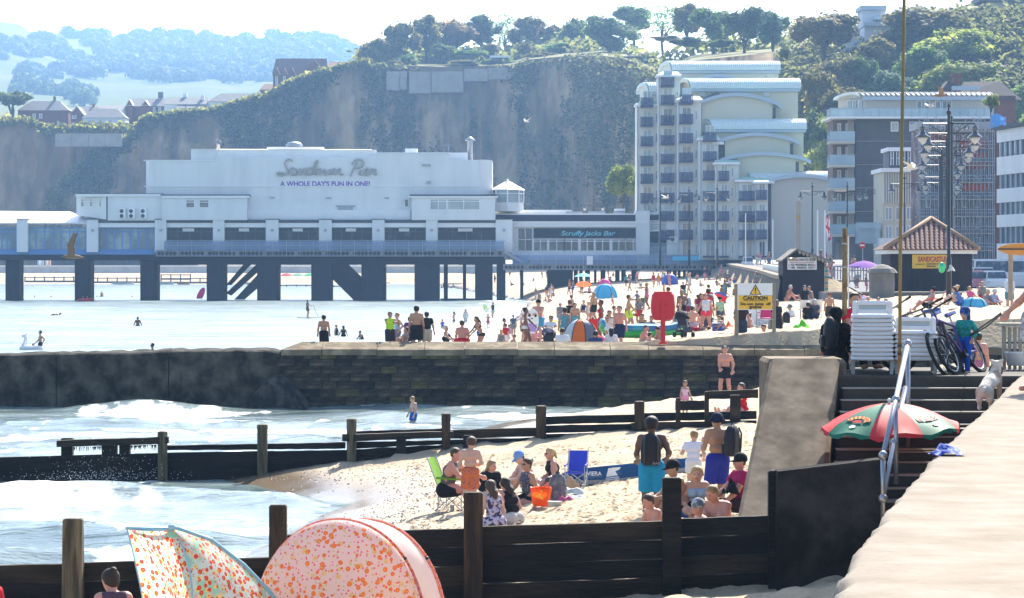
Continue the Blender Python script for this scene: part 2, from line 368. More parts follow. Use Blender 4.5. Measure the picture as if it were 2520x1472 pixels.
stepm = mat('step_concrete',(.055,.047,.038),.85,.35,1.5,.6,10);nosem = mat('lit_nosing',(.3,.27,.22),.8,.3,3,.4,12)  # pale tread slabs on near-black risers: sunlit edges and shade put into the colours
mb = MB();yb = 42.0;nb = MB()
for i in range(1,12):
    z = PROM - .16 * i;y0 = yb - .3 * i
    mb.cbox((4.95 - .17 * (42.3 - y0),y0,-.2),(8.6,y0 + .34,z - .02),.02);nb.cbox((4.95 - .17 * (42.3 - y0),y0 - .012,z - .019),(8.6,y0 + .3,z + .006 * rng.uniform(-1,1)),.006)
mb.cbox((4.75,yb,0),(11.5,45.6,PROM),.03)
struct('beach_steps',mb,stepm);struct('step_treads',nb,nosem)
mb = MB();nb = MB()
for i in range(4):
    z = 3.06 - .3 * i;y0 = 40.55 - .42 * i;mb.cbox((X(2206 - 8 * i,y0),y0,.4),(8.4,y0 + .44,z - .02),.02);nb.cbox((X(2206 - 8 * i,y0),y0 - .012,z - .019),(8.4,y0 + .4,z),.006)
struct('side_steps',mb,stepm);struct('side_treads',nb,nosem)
rampm = mat('ramp_concrete',(.1,.077,.053),.9,.2,2.6,.15,60,spec=.12,col2=(.25,.2,.145),c2=(.35,.7))
mb = MB()
TL,TR,BL,BR = (3.83,42.3,4.0),(4.87,42.3,4.0),(3.06,38.68,1.97),(4.22,38.68,1.97)
n = 10;rows = []
for i in range(n + 1):
    t = i / n;rows.append([tuple(TL[k] + (BL[k] - TL[k]) * t for k in range(3)),tuple(TR[k] + (BR[k] - TR[k]) * t for k in range(3))])
vs = []
for (l,r_) in rows:
    vs += [(l[0],l[1],-.3),(l[0],l[1],l[2] - .06),(l[0] + .06,l[1],l[2]),(r_[0] - .06,r_[1],r_[2]),(r_[0],r_[1],r_[2] - .06),(r_[0],r_[1],-.3)]
fs = [(i * 6 + j,i * 6 + j + 1,(i + 1) * 6 + j + 1,(i + 1) * 6 + j) for i in range(n) for j in range(5)]
mb.add(vs,fs)
mb.cbox((3.8,42.303,0),(4.98,43.8,3.99),.06)
struct('ramp',mb,rampm)
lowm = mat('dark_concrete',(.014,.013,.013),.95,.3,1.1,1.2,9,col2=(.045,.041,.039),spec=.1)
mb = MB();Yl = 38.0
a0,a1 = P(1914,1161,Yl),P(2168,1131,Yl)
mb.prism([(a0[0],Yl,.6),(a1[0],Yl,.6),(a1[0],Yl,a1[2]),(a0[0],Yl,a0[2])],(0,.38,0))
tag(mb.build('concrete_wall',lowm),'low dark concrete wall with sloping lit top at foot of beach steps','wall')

# ------------------------------------------------------------------ the stone groyne wall
wall = thing('sea_wall','long dark stone groyne wall crossing the beach with pale coping','wall',(0,WALL_Y,0))
stm = [mat('wall_stone_%d' % i,c,.95,.35,1.6,1.2,6,col2=c2,spec=.12) for i,(c,c2) in enumerate([((.032,.028,.024),(.105,.085,.06)),((.048,.04,.03),(.14,.112,.076)),((.018,.017,.017),(.06,.05,.042)),((.075,.066,.028),(.15,.13,.06))])]
r = random.Random(12);Yf = WALL_Y
core = MB((0,WALL_Y,0));core.box((X(690,Yf),Yf + .1,-1),(X(2490,Yf),Yf + 1.3,2.16));core.build('core',stm[0],wall)
ys = [863,884,902,920,939,958,977,1003]
boxes = [MB((0,0,0)).cbox((-.5,0,-.5),(.5,.14,.5),.03).mesh('stone',m) for m in stm]
for c in range(7):
    px = 700 - (c % 2) * 18 + (20 if c > 4 else 0)
    while px < 2050:
        wpx = r.uniform(34,62);yt = ys[c];yb2 = ys[c + 1]
        o = link('stone',boxes[r.choices([0,1,2,3],[4,3,4,1 if c > 0 else 3])[0]],wall)
        wd,ht = (wpx - 2.0) * Yf / F,(yb2 - yt - 1.6) * Yf / F
        o.location = (X(px + wpx / 2,Yf),r.uniform(-.05,.04),Z((yt + yb2) / 2,Yf));o.scale = (wd,1,ht);px += wpx
px = 2050
while px < 2480:
    wpx = 58
    for (yt,yb2) in ((858,874),(875,892),(893,912)):
        o = link('stone',boxes[r.choice([0,1,1])],wall);o.location = (X(px + wpx / 2,Yf),r.uniform(-.04,.04),Z((yt + yb2) / 2,Yf));o.scale = ((wpx - 2) * Yf / F,1,(yb2 - yt - 1) * Yf / F)
    px += wpx
capm = mat('coping_stone',(.15,.12,.08),.95,.25,1.3,.8,6,col2=(.3,.25,.17),spec=.1)
px = 692;first = True
while px < 2480:
    wpx = r.uniform(90,140);q = min(px + wpx - 1.5,2480);b = MB((0,WALL_Y,0));x0,x1 = X(px,Yf),X(q,Yf);zf,zb = Z(860.5,Yf) + r.uniform(-.015,.015),Z(843.5,Yf)
    if px > 2000: zb = Z(849,Yf)
    lx = x0 + (.7 if first else 0)
    b.add([(x0,Yf - .1,zf - .22),(x1,Yf - .1,zf - .22),(x1,Yf - .1,zf),(x0,Yf - .1,zf),(lx,Yf + 1.15,zb),(x1,Yf + 1.15,zb),(x1,Yf + 1.4,zf - .6),(lx,Yf + 1.4,zf - .6)],
          [(0,1,2,3),(3,2,5,4),(4,5,6,7),(0,3,4,7),(1,6,5,2)])
    b.build('coping',capm,wall);px += wpx;first = False
# the lower concrete seaward end, cast in three lengths
cwm = mat('groyne_concrete',(.02,.019,.017),.95,.3,1.3,1.5,6,col2=(.115,.105,.085),c2=(.4,.7),spec=.1)
ctop = mat('worn_concrete_top',(.2,.18,.15),.9,.3,2,.5,9)
for (p0,p1) in ((-420,-150),(-148,137),(139.5,414),(416.5,689)):
    b = MB((0,WALL_Y,0));n = 14;top = lambda p: ip(p,[(-420,880),(0,874),(140,870),(319,868),(415,864),(600,862),(660,862),(690,868)])
    ps = np.linspace(p0,p1,n);rows = [[(X(p,Yf),Yf + .02 * float(vnoise(p * .05,k)),z0) for p in ps] for k,z0 in ((0,-1.2),(1,.4),(2,1.2))]
    rows.append([(X(p,Yf),Yf,Z(float(top(p)),Yf) - .05 + .03 * float(vnoise(p * .11,3))) for p in ps])
    rows.append([(X(p,Yf),Yf + .12,Z(float(top(p)),Yf) + .02 * float(vnoise(p * .11,3))) for p in ps])
    rows.append([(X(p,Yf),Yf + 1.3,Z(float(top(p)),Yf) + .05 + .04 * float(vnoise(p * .11,7))) for p in ps]);rows.append([(X(p,Yf),Yf + 1.4,-1.2) for p in ps])
    b.sheet(rows);b.add([rr[0] for rr in rows] + [rr[-1] for rr in rows],[tuple(range(len(rows))),tuple(reversed(range(len(rows),2 * len(rows))))]);b.build('concrete_section',cwm,wall)
b = MB((0,WALL_Y,0));b.box((X(730,Yf),Yf + 1.402,-1),(X(1180,Yf),Yf + 3.2,1.98));b.build('back_ledge',capm,wall)
# worn buttress of rubble leaning on the wall
b = MB((X(685,Yf),Yf - .02,0));pts = [(606,1003),(625,970),(650,938),(672,924),(690,920),(708,930),(730,952),(752,978),(768,1003)]
rows = [[P(px,py,Yf + .05) for px,py in pts],[(X(685 + (px - 685) * .92,Yf),Yf - .5 - .02 * (py - 920),Z(py + 4,Yf)) for px,py in pts],[(X(685 + (px - 685) * .8,Yf),Yf - .9,-.4) for px,py in pts]]
b.sheet(rows);tag(b.build('buttress',mat('weedy_rubble',(.022,.022,.02),.95,.3,2,1,9,col2=(.1,.085,.07)),None,True),'dark weedy cone shaped buttress against the groyne wall','buttress')

# ------------------------------------------------------------------ timber groynes
tim = [mat('wet_timber_%d' % i,c,.75,.3,1.5,1.2,12,col2=c2,stretch=(.35,3,3),c2=(.4,.7)) for i,(c,c2) in enumerate([((.008,.007,.006),(.03,.022,.015)),((.016,.012,.008),(.06,.042,.025)),((.006,.006,.006),(.02,.018,.015))])]
postm = mat('post_timber',(.025,.016,.01),.7,.3,2.5,.9,9,col2=(.12,.07,.03),stretch=(4,4,.4),c2=(.45,.8))
postl = mat('bleached_post_timber',(.06,.05,.03),.8,.3,2.5,.9,9,col2=(.24,.19,.11),stretch=(4,4,.4),c2=(.4,.7))
def plank(par,o,px0,px1,pt0,pt1,pb0,pb1,Y,d,m,name='plank',seed=0):
    b = MB(o);n = 9;rr = random.Random(seed * 77 + int(px0));q = [px0 + (px1 - px0) * i / n for i in range(n + 1)]
    A = [(X(p,Y),Y,Z(pt0 + (pt1 - pt0) * i / n + rr.uniform(-.8,.8),Y)) for i,p in enumerate(q)];Bq = [(X(p,Y),Y,Z(pb0 + (pb1 - pb0) * i / n + rr.uniform(-.8,.8),Y)) for i,p in enumerate(q)]
    A2 = [(x,y + d,z + .004) for x,y,z in A];B2 = [(x,y + d,z) for x,y,z in Bq]
    b.sheet([Bq,A,A2,B2,Bq]);b.add([Bq[0],A[0],A2[0],B2[0]],[(0,1,2,3)]);b.add([Bq[-1],A[-1],A2[-1],B2[-1]],[(3,2,1,0)])
    return b.build(name,m,par)
def post(par,o,px0,px1,pt,Y,d,m,zb=-.8,taper=0,rnd=False):
    b = MB(o);x0,x1 = X(px0,Y),X(px1,Y);z1 = Z(pt,Y);t = taper * (x1 - x0)
    if rnd:
        c = ((x0 + x1) / 2,Y + (x1 - x0) / 2,0);rad = (x1 - x0) / 2
        b.lathe([(rad * .97,zb),(rad * .95,z1 - .4),(rad,z1 - .06),(rad * .96,z1 - .012),(rad * .6,z1)],c,12)
    else:
        c = .018;b.add([(x0,Y,zb),(x1,Y,zb),(x1,Y + d,zb),(x0,Y + d,zb),(x0 + t,Y + c,z1 - c),(x1 - t,Y + c,z1 - c),(x1 - t,Y + d - c,z1 - c),(x0 + t,Y + d - c,z1 - c),(x0 + t + c,Y + 2 * c,z1),(x1 - t - c,Y + 2 * c,z1),(x1 - t - c,Y + d - 2 * c,z1),(x0 + t + c,Y + d - 2 * c,z1)],
              [(0,1,5,4),(1,2,6,5),(2,3,7,6),(3,0,4,7),(4,5,9,8),(5,6,10,9),(6,7,11,10),(7,4,8,11),(8,9,10,11)])
    return b.build('post',m,par)
o1 = (0,GR1,0);g1 = thing('timber_groyne','dark plank groyne across the foreground with square posts','groyne',o1)
for (p0,p1,t0,t1,k) in ((-330,172,1400,1388,4),(186,655,1387,1372,4),(712,1140,1318,1301,4),(1188,1630,1297,1283,4),(1678,1893,1278,1269,4)):
    for i in range(k):
        plank(g1,o1,p0 - 20,p1 + 20,t0 + 47.5 * i,t1 + 46.5 * i,t0 + 47.5 * i + (45.6 if i % 2 == 0 else 46.6),t1 + 46.5 * i + 44.8,GR1,.07,tim[(i * 2 + int(p1)) % 3],seed=i)
for (a,b,t,m,tp) in ((150,204,1278,postl,.06),(660,706,1244,postm,.04),(1141,1188,1213,postm,0),(1631,1677,1177,tim[0],0),(1892,1913,1159,tim[2],0)):
    post(g1,o1,a,b,t,GR1 - .22,.2,m,.3,tp)
o2 = (0,GR2,0);g2 = thing('timber_groyne','weathered timber groyne with round topped posts running down into the surf','groyne',o2)
Y2 = GR2
def pl2(*a,**k): return plank(g2,o2,*a,**k)
pl2(-300,330,1134,1117,1200,1196,Y2,.1,tim[2],seed=1);pl2(330,870,1117,1108,1196,1166,Y2,.1,tim[2],seed=2);pl2(870,1120,1107,1094,1166,1142,Y2,.1,tim[0],seed=3)
pl2(400,640,1097,1093,1109,1107,Y2 + .12,.09,tim[0],seed=4);pl2(640,850,1094,1089,1107,1105,Y2 + .12,.09,tim[2],seed=5);pl2(875,1092,1062,1055,1072,1066,Y2 + .14,.09,tim[1],seed=6)
pl2(855,1110,1088,1084,1105,1094,Y2 + .05,.09,tim[2],seed=7)
for (p0,p1,off) in ((1108,1325,0),(1325,1568,-7),(1568,1862,-15)):
    hgt = [(1053,1074),(1077.5,1096),(1098.5,1117)] if p0 < 1300 else [(1027,1047),(1050,1068),(1070.5,1090),(1092,1116)]
    for i,(t,bb) in enumerate(hgt):
        e = 5;pl2(p0,p1,t + off + 6,t + off,bb + off + 6,bb + off,Y2,.1,tim[(i + p0) % 3],seed=20 + i)
pl2(842,1115,1070,1062,1087,1078,Y2 - .24,.2,tim[1],'wale',seed=9);pl2(139,414,1085,1076,1101,1092,Y2 - .24,.2,tim[1],'wale',seed=8);pl2(1554,1830,1042,1038,1058,1055,Y2 - .24,.2,tim[1],'wale',seed=10)
pl2(1662,1738,987,987,1010,1010,Y2 + .3,.08,tim[0],'rail',seed=11);pl2(1738,1866,964,959,983,980,Y2 + .3,.08,tim[1],'rail',seed=12)
for (a,b,t) in ((386,411,1062),(631,658,1045),(852,877,1031),(1086,1109,1018),(1318,1345,999),(1561,1587,988)):
    post(g2,o2,a,b,t,Y2 - .26,.26,postl if b < 900 else postm,-.6,0,True)
for (a,b,t) in ((150,178,1079),(250,287,1088),(293,319,1079),(1664,1675,980),(1735,1745,964),(1798,1823,973),(1678,1699,1050),(1160 - 20,1184 - 20,1072),(975,998,1074)):
    post(g2,o2,a,b,t,Y2 - .02 if a < 400 else Y2 - .3,.26,tim[1] if a > 1600 else tim[0],-.6 if a < 1600 else .6)
b = MB(o2);r = random.Random(3)
for i in range(90):
    px = r.choice([r.uniform(180,250),r.uniform(320,385)]);x = X(px,Y2 - .2);z = Z(1101 - (px - 140) * .03,Y2);l = r.uniform(.03,.14);b.add([(x - .012,Y2 - .2,z),(x + .012,Y2 - .2,z),(x,Y2 - .2,z - l),(x,Y2 - .17,z - l * .5)],[(0,1,2),(0,3,2)])
tag(b.build('seaweed',mat('seaweed',(.02,.025,.01),.5),g2),kind='stuff')
# ------------------------------------------------------------------ cliffs, hills and far downs
cliffm = mat('cliff_face',(.19,.135,.075),.97,.3,.07,1.5,.3,col2=(.42,.3,.17),stretch=(1,1,.6),spec=.05)
grassm = mat('clifftop_grass',(.16,.15,.05),.95,.2,.05,0,col2=(.22,.2,.09))
TOPP = [(100,640),(112,560),(143,469),(175,440),(217,400),(230,376),(277,354),(319,344),(360,293),(408,284),(526,274),(600,252),(669,234),(720,204),(780,184),(840,168),(900,150),(950,160),(1100,165),(1260,160),(1300,147),(1400,138),(1480,137),(1540,146),(1600,172),(1640,180),(1700,150),(1900,130),(1980,110),(2100,70),(2200,40),(2350,25),(2700,10)]
OLDY = [(100,700),(400,690),(700,650),(900,615),(1200,570),(1500,520),(1640,495),(1950,473),(2700,430)]
BASEY = [(100,890),(700,890),(1200,880),(1400,840),(1560,740),(1640,650),(1750,560),(1950,478),(2700,430)]
def yshift(px): return float(ip(px,BASEY) - ip(px,OLDY))
BACKD = [(100,20),(200,20),(800,40),(1000,90),(2700,140)]
VEG = []
def hillsheet():
    pxs = np.arange(100,2700,5.0);nr = 46;rows = []
    for k in range(nr):
        v = k / (nr - 1);py = 640 + (ip(pxs,TOPP) - 640) * v;Yb = ip(pxs,BASEY)
        slope = np.where(pxs < 1640,14,14 + np.minimum(1,(pxs - 1640) / 300) * 110)
        Yd = Yb + slope * v ** 1.3
        gul = fbm(pxs * .03 + v * .5,v * 1.6,0,4,51) * 5 * np.sin(np.pi * min(1,v * 1.05)) ** .5 * np.where(pxs < 1700,1,.6)
        gul = gul + np.abs(vnoise(pxs * .11,v * 1.2,0,56)) * 2.4 * (1 - v * .5)
        Yd = Yd + gul + fbm(pxs * .06,v * 11,0,4,57) * 1.7
        rows.append(np.stack([X(pxs,Yd),Yd,Z(py,Yd)],1))
    return pxs,rows
pxs,rows = hillsheet();nr = len(rows);nc = len(pxs)
V = np.concatenate(rows);i = (np.arange(nr - 1)[:,None] * nc + np.arange(nc - 1)[None,:]).ravel()
tag(link('cliff',npmesh('cliff',V,np.stack([i,i + 1,i + nc + 1,i + nc],1),cliffm,True)),kind='structure')
e = rows[-1];bk = []
for k in range(1,10):
    t = k / 9;q = e.copy();Yd = e[:,1] + ip(pxs,BACKD) * t;py = ip(pxs,TOPP) - ip(pxs,[(100,2),(800,3),(1000,14),(1400,18),(1900,12),(2700,5)]) * t
    q[:,0] = X(pxs,Yd);q[:,1] = Yd;q[:,2] = Z(py,Yd);bk.append(q)
q = bk[-1].copy();q[:,1] += 250;q[:,2] -= 40;bk.append(q)
V = np.concatenate([e] + bk);nr2 = len(bk) + 1;i = (np.arange(nr2 - 1)[:,None] * nc + np.arange(nc - 1)[None,:]).ravel()
tag(link('clifftop',npmesh('clifftop',V,np.stack([i,i + 1,i + nc + 1,i + nc],1),grassm,True)),kind='structure')
# far cliff
p2 = np.arange(-500,460,6.0);t2 = ip(p2,[(-500,300),(0,301),(60,300),(85,305),(121,322),(204,318),(290,318),(460,330)]);rows2 = []
for k in range(26):
    v = k / 25;Yd = 905 + 8 * v + fbm(p2 * .04,v * 3,0,3,61) * 3;rows2.append(np.stack([X(p2,Yd),Yd,Z(655 + (t2 - 655) * v,Yd)],1))
for Yk,dp in ((960,-2),(1100,4)): rows2.append(np.stack([X(p2,Yk),np.full_like(p2,Yk),Z(t2 + dp,Yk)],1))
V = np.concatenate(rows2);n2 = len(p2);i = (np.arange(len(rows2) - 1)[:,None] * n2 + np.arange(n2 - 1)[None,:]).ravel()
tag(link('far_cliff',npmesh('far_cliff',V,np.stack([i,i + 1,i + n2 + 1,i + n2],1),cliffm,True)),kind='structure')
# chalk downs far inland
SKYL = [(-700,30),(-200,45),(0,54),(45,60),(57,64),(67,77),(110,82),(159,86),(236,92),(287,99),(300,96),(395,92),(600,100),(653,92),(710,96),(763,90),(826,104),(883,130),(960,190),(1100,300),(1300,330)]
p3 = np.arange(-700,1300,10.0);rows3 = [];s3 = ip(p3,SKYL)
def down_pt(px,v):
    s = ip(px,SKYL);Yd = 1150 + 2700 * v ** .8;py = 345 + (s - 345) * v ** .75;return Yd,py
for k in range(40):
    v = k / 39;Yd,py = down_pt(p3,v);Yd = Yd + fbm(p3 * .01,v * 3,0,3,71) * 60;rows3.append(np.stack([X(p3,Yd),Yd + 0 * p3,Z(py,Yd)],1))
q = rows3[-1].copy();q[:,1] += 600;q[:,2] -= 80;rows3.append(q)
V = np.concatenate(rows3);n3 = len(p3);i = (np.arange(len(rows3) - 1)[:,None] * n3 + np.arange(n3 - 1)[None,:]).ravel()
fieldm = mat('down_fields',(.13,.15,.06),.97,.2,.004,0,col2=(.19,.19,.09),spec=.02)
tag(link('hills',npmesh('hills',V,np.stack([i,i + 1,i + n3 + 1,i + n3],1),fieldm,True)),kind='structure')

# ------------------------------------------------------------------ foliage
def leafmat(n,a,b,tr=.5): return mat(n,a,.6,.2,.35,0,col2=b,trans=tr,tgain=2.7,island=.35,spec=.06)
LEAF = {'olive': leafmat('leaf_olive',(.1,.095,.03),(.2,.175,.06)),'dark': leafmat('leaf_dark',(.06,.085,.03),(.12,.155,.05)),'green': leafmat('leaf_green',(.07,.12,.03),(.14,.2,.055)),
        'lime': leafmat('leaf_lime',(.14,.17,.035),(.25,.28,.075)),'brown': leafmat('leaf_brown',(.1,.075,.04),(.17,.125,.065)),'pale': leafmat('leaf_pale',(.13,.12,.055),(.22,.2,.1)),'teal': leafmat('leaf_teal',(.07,.11,.065),(.125,.165,.1))}
barkm = mat('bark',(.06,.05,.04),.9,.3,1.2)
def quads(C,Nrm,size,rs,bend=.25):
    """leaf clumps: one bent quad (two faces) at every centre"""
    n = len(C);t = rs.normal(size=(n,3));t -= Nrm * (t * Nrm).sum(1,keepdims=True);t /= np.linalg.norm(t,axis=1,keepdims=True) + 1e-9
    b = np.cross(Nrm,t);s = size * rs.uniform(.6,1.35,(n,1))
    p = [C - t * s - b * s * .45,C + Nrm * s * bend - b * s * .6,C + t * s - b * s * .35,C + t * s * .9 + b * s * .5,C + Nrm * s * bend + b * s * .65,C - t * s * .85 + b * s * .4]
    V = np.stack(p,1).reshape(-1,3);k = np.arange(n)[:,None] * 6
    return V,np.concatenate([k + np.array([[0,1,4,5]]),k + np.array([[1,2,3,4]])])
def crown_mesh(name,m,seed,n=2600,clumps=22,leaf=.05,flat=.75,top=0.0):
    """crown in a unit box about the origin (radius 1)"""
    rs = np.random.RandomState(seed);cs = []
    for k in range(clumps):
        d = rs.normal(size=3);d /= np.linalg.norm(d);rr = rs.uniform(.2,1) ** .6 * .82;c = d * rr;c[2] = c[2] * flat + top;cs.append((c,rs.uniform(.28,.46)))
    per = n // clumps;Cs,Ns = [],[]
    for c,r in cs:
        d = rs.normal(size=(per,3));d /= np.linalg.norm(d,axis=1,keepdims=True);d[:,2] = np.where(d[:,2] < -.35,-d[:,2] * .6,d[:,2])
        rad = r * (rs.uniform(.45,1.12,(per,1)) ** .6);Cs.append(c + d * rad * np.array([1,1,.8]));nn = d * .7 + rs.normal(size=(per,3)) * .5 + np.array([.1,.3,.75]);Ns.append(nn / np.linalg.norm(nn,axis=1,keepdims=True))
    V,Q = quads(np.concatenate(Cs),np.concatenate(Ns),leaf,rs)
    if clumps > 20:                      # leafy hearts of the clumps, so that the sky does not show through everywhere
        for c,r in cs:
            b = MB();b.ball(c,(r * .66,r * .66,r * .52),8);v = np.array(b.v) + rs.normal(size=(len(b.v),3)) * r * .09;Q = np.concatenate([Q,np.array(b.f) + len(V)]);V = np.concatenate([V,v])
    return npmesh(name,V,Q,m),[c for c,r in cs]
CROWNS = {}
for k,(kind,n,fl) in {'olive': ('olive',2600,.8),'olive2': ('olive',2200,.9),'dark': ('dark',3200,.8),'green': ('green',3400,.8),'lime': ('lime',3600,.75),'brown': ('brown',2200,.85),'pale': ('pale',2400,.65),'teal': ('teal',3000,.85),'sparse': ('green',900,.9),'pine': ('dark',1500,.35)}.items():
    CROWNS[k] = crown_mesh('crown',LEAF[kind],hash(k) % 1 + sum(map(ord,k)),n,24 if k != 'sparse' else 18,.052 if n > 1000 else .045,fl)
def tree(px,py,hw,hh,Y,kind,label,group,name='broadleaf_tree',trunk=True,base=None):
    """crown centred on (px,py), half width and height in frame units"""
    Y += yshift(px) if px not in (1534,28) else 0;lo_ = .15 if px < 1450 or px > 1950 else -.08;py += hh * lo_;hh *= 1.12 if lo_ > 0 else .95;hw *= 1.06;x,y,z = P(px,py,Y);a,c = hw * Y / F,hh * Y / F;zb = z - c * 1.1 if base is None else Z(base,Y)
    t = thing(name,label,'tree' if trunk else 'bush',(x,y,zb),0,group)
    me,cl = CROWNS[kind];o = link('crown',me,t,(0,0,z - zb));o.scale = (a,max(a * .8,c * .7),c);o.rotation_euler = (0,0,rng.uniform(0,6.28))
    if trunk:
        b = MB();h0 = z - zb;b.tube([(0,0,-1.5),(.1 * a * rng.uniform(-1,1),0,h0 * .5),(0,0,h0)],[a * .07,a * .05,a * .03],6)
        rz = o.rotation_euler.z
        for cc in cl[:7]:
            ex,ey = cc[0] * a,cc[1] * a * .8;ex,ey = ex * math.cos(rz) - ey * math.sin(rz),ex * math.sin(rz) + ey * math.cos(rz)
            b.tube([(0,0,h0 * .35),(ex * .4,ey * .4,h0 * .7 + cc[2] * c * .3),(ex,ey,h0 + cc[2] * c)],[a * .035,a * .022,a * .008],5,cap=False)
        b.build('trunk',barkm,t)
    return t
top = 'trees along the cliff top'
TOPTREES = [(930,128,48,42,640,'olive','olive scrubby tree at seaward end of the cliff top'),(985,92,58,58,640,'olive2','brown tinged leaning tree first above the cliff edge'),(1048,78,58,54,650,'olive','open olive tree with sky showing through its limbs'),(1118,82,66,58,650,'brown','large brown leaved tree behind the dark clifftop hedge'),(1182,68,52,50,660,'dark','dark round tree right of the brown leaved one'),
  (1240,74,42,46,660,'sparse','thin pale green tree letting the sky through'),(1302,76,62,56,650,'olive2','wide olive tree above the white clifftop shelter'),(1362,88,38,48,640,'brown','small brownish tree between two wider trees'),(1412,78,46,54,630,'dark','dark upright tree left of the dense green tree'),(1500,84,78,58,600,'green','dense green tree standing on the lawn edge'),
  (1560,46,58,44,660,'green','light green tree rising behind the dense lawn tree'),(1632,62,52,52,640,'sparse','feathery sparse tree on the skyline'),(1690,52,56,50,640,'olive','olive tree over the dark clifftop bush'),(1756,62,60,58,630,'green','green tree at back of the lawn'),(1832,62,64,62,620,'dark','big dark tree left of the spreading pale tree'),(1900,74,52,60,610,'teal','blue green tree touching the spreading pale tree'),(2030,62,104,62,560,'pale','spreading pale tree with many bare limbs by the white villa')]
for a in TOPTREES: tree(*a[:6],a[6],top,base=a[1] + a[3] * 1.3)
side = 'trees on the wooded slope'
SLOPE = [(2262,66,122,66,560,'olive','huge olive tree crowning the wooded slope'),(2365,110,104,58,540,'lime','bright lime tree under the huge olive one'),(2470,150,76,84,540,'olive2','dull olive tree at the right frame edge of the slope'),(2160,128,58,42,545,'olive','small olive tree by the foot of the white villa'),(2270,160,84,66,520,'green','green tree left of the lime tree mid slope'),
  (2360,200,122,64,500,'lime','broad lime green tree above the brown flats'),(2130,180,58,58,520,'green','fresh green tree in the middle of the slope'),(2070,172,62,66,520,'pale','pale yellowish tree right of the green barrel roofs'),(2190,215,70,58,500,'teal','blue green tree above the end of the brown flats'),(2020,225,62,80,500,'olive2','tall drab tree beside the cream gable flats'),(2090,262,74,62,490,'olive','drab olive tree over the glass balconies'),
  (2012,330,48,92,480,'dark','dark tall tree in the gap between the two blocks of flats'),(2062,300,34,48,470,'lime','small yellow green tree beside the top glass balcony'),(2040,385,36,66,465,'lime','yellow green bush below it between the flats'),(2490,250,60,60,480,'green','green tree right of the tiled roof'),(2520,90,60,60,570,'green','leafy tree beside the dark block at the top right corner'),(2440,248,24,22,330,'lime','small bright bush on the flats roof end')]
for a in SLOPE: tree(*a[:6],a[6],side,base=a[1] + a[3] * 1.9)
bush = 'bushes on the cliff top'
BUSH = [(965,160,38,24,625,'pale','straw coloured bush beside the cliff edge'),(1000,150,34,26,625,'green','small green bush next to the straw coloured one'),(1090,122,36,22,620,'dark','dark clipped hedge end shaped like an arch'),(1150,132,60,14,620,'green','long clipped hedge behind the cliff edge'),(1140,158,66,12,600,'olive','low olive scrub above the concrete slabs'),(1225,152,50,14,600,'green','low green scrub right of the olive scrub'),(1205,118,34,16,630,'olive2','rounded drab bush by the shelter'),(1292,118,26,26,600,'pale','pale young conifer like bush'),
  (1372,120,46,20,600,'green','domed green bush below the dark upright tree'),(1340,138,50,10,590,'olive','flat strip of scrub on the lip of the cliff'),(1690,106,46,20,590,'dark','dark domed bush at the back of the lawn'),(1640,96,40,12,610,'pale','pale flat bush behind the dark domed one'),(1770,108,46,16,590,'dark','dark low bush right on the lawn'),(1930,132,18,24,560,'dark','small upright bush at the right end of the lawn'),(905,160,26,24,640,'dark','dark bush where the cliff meets the trees')]
for a in BUSH: tree(*a[:6],a[6],bush,'bush',False)
tree(140,500,38,42,695,'olive','olive bush at the foot of the cliff behind the pier',None,'bush',False)
tree(1534,455,38,62,480,'lime','sunlit yellow green tree at the left foot of the cream flats',None,'broadleaf_tree',True,540)
tree(28,238,58,36,930,'pine','dark flat topped pine standing by the far houses',None,'pine_tree',True,302)
# scrub hanging on the cliff
rs = np.random.RandomState(5);Cs,Ns = [],[]
grid = np.stack(rows,0)
def veg(px,v):
    f = fbm(px * .012,v * 2.2,0,4,81) + .55 * sstep(.86,.97,v) * (px < 1640)
    f = f + .75 * sstep(1090,1330,px) * (1 - .75 * np.exp(-((px - (1500 - v * 150)) / 60) ** 2)) * np.where(px < 1640,1,2.2) + .5 * np.exp(-((px - (170 + v * 170)) / 45) ** 2)
    return f
n = 46000;cu = rs.randint(0,nc - 1,n);cv = rs.randint(4,nr - 1,n)
ok = veg(pxs[cu],cv / (nr - 1)) > .55 + rs.uniform(-.4,.4,n)
lawn = (pxs[cu] > 1660) & (pxs[cu] < 1930);ok &= ~lawn
pts = grid[cv[ok],cu[ok]];k = len(pts)
C = np.repeat(pts,4,0) + rs.normal(size=(k * 4,3)) * np.array([.9,.5,.9]) + np.array([0,-.5,.3]);Nn = rs.normal(size=(k * 4,3)) * .7 + np.array([.1,0,1.0]);Nn /= np.linalg.norm(Nn,axis=1,keepdims=True)
V,Q = quads(C,Nn,.55,rs)
tag(link('scrub',npmesh('scrub',V,Q,leafmat('cliff_scrub',(.06,.068,.028),(.125,.125,.05)))),'dark ivy and scrub hanging over the cliff face','scrub',kind='stuff')
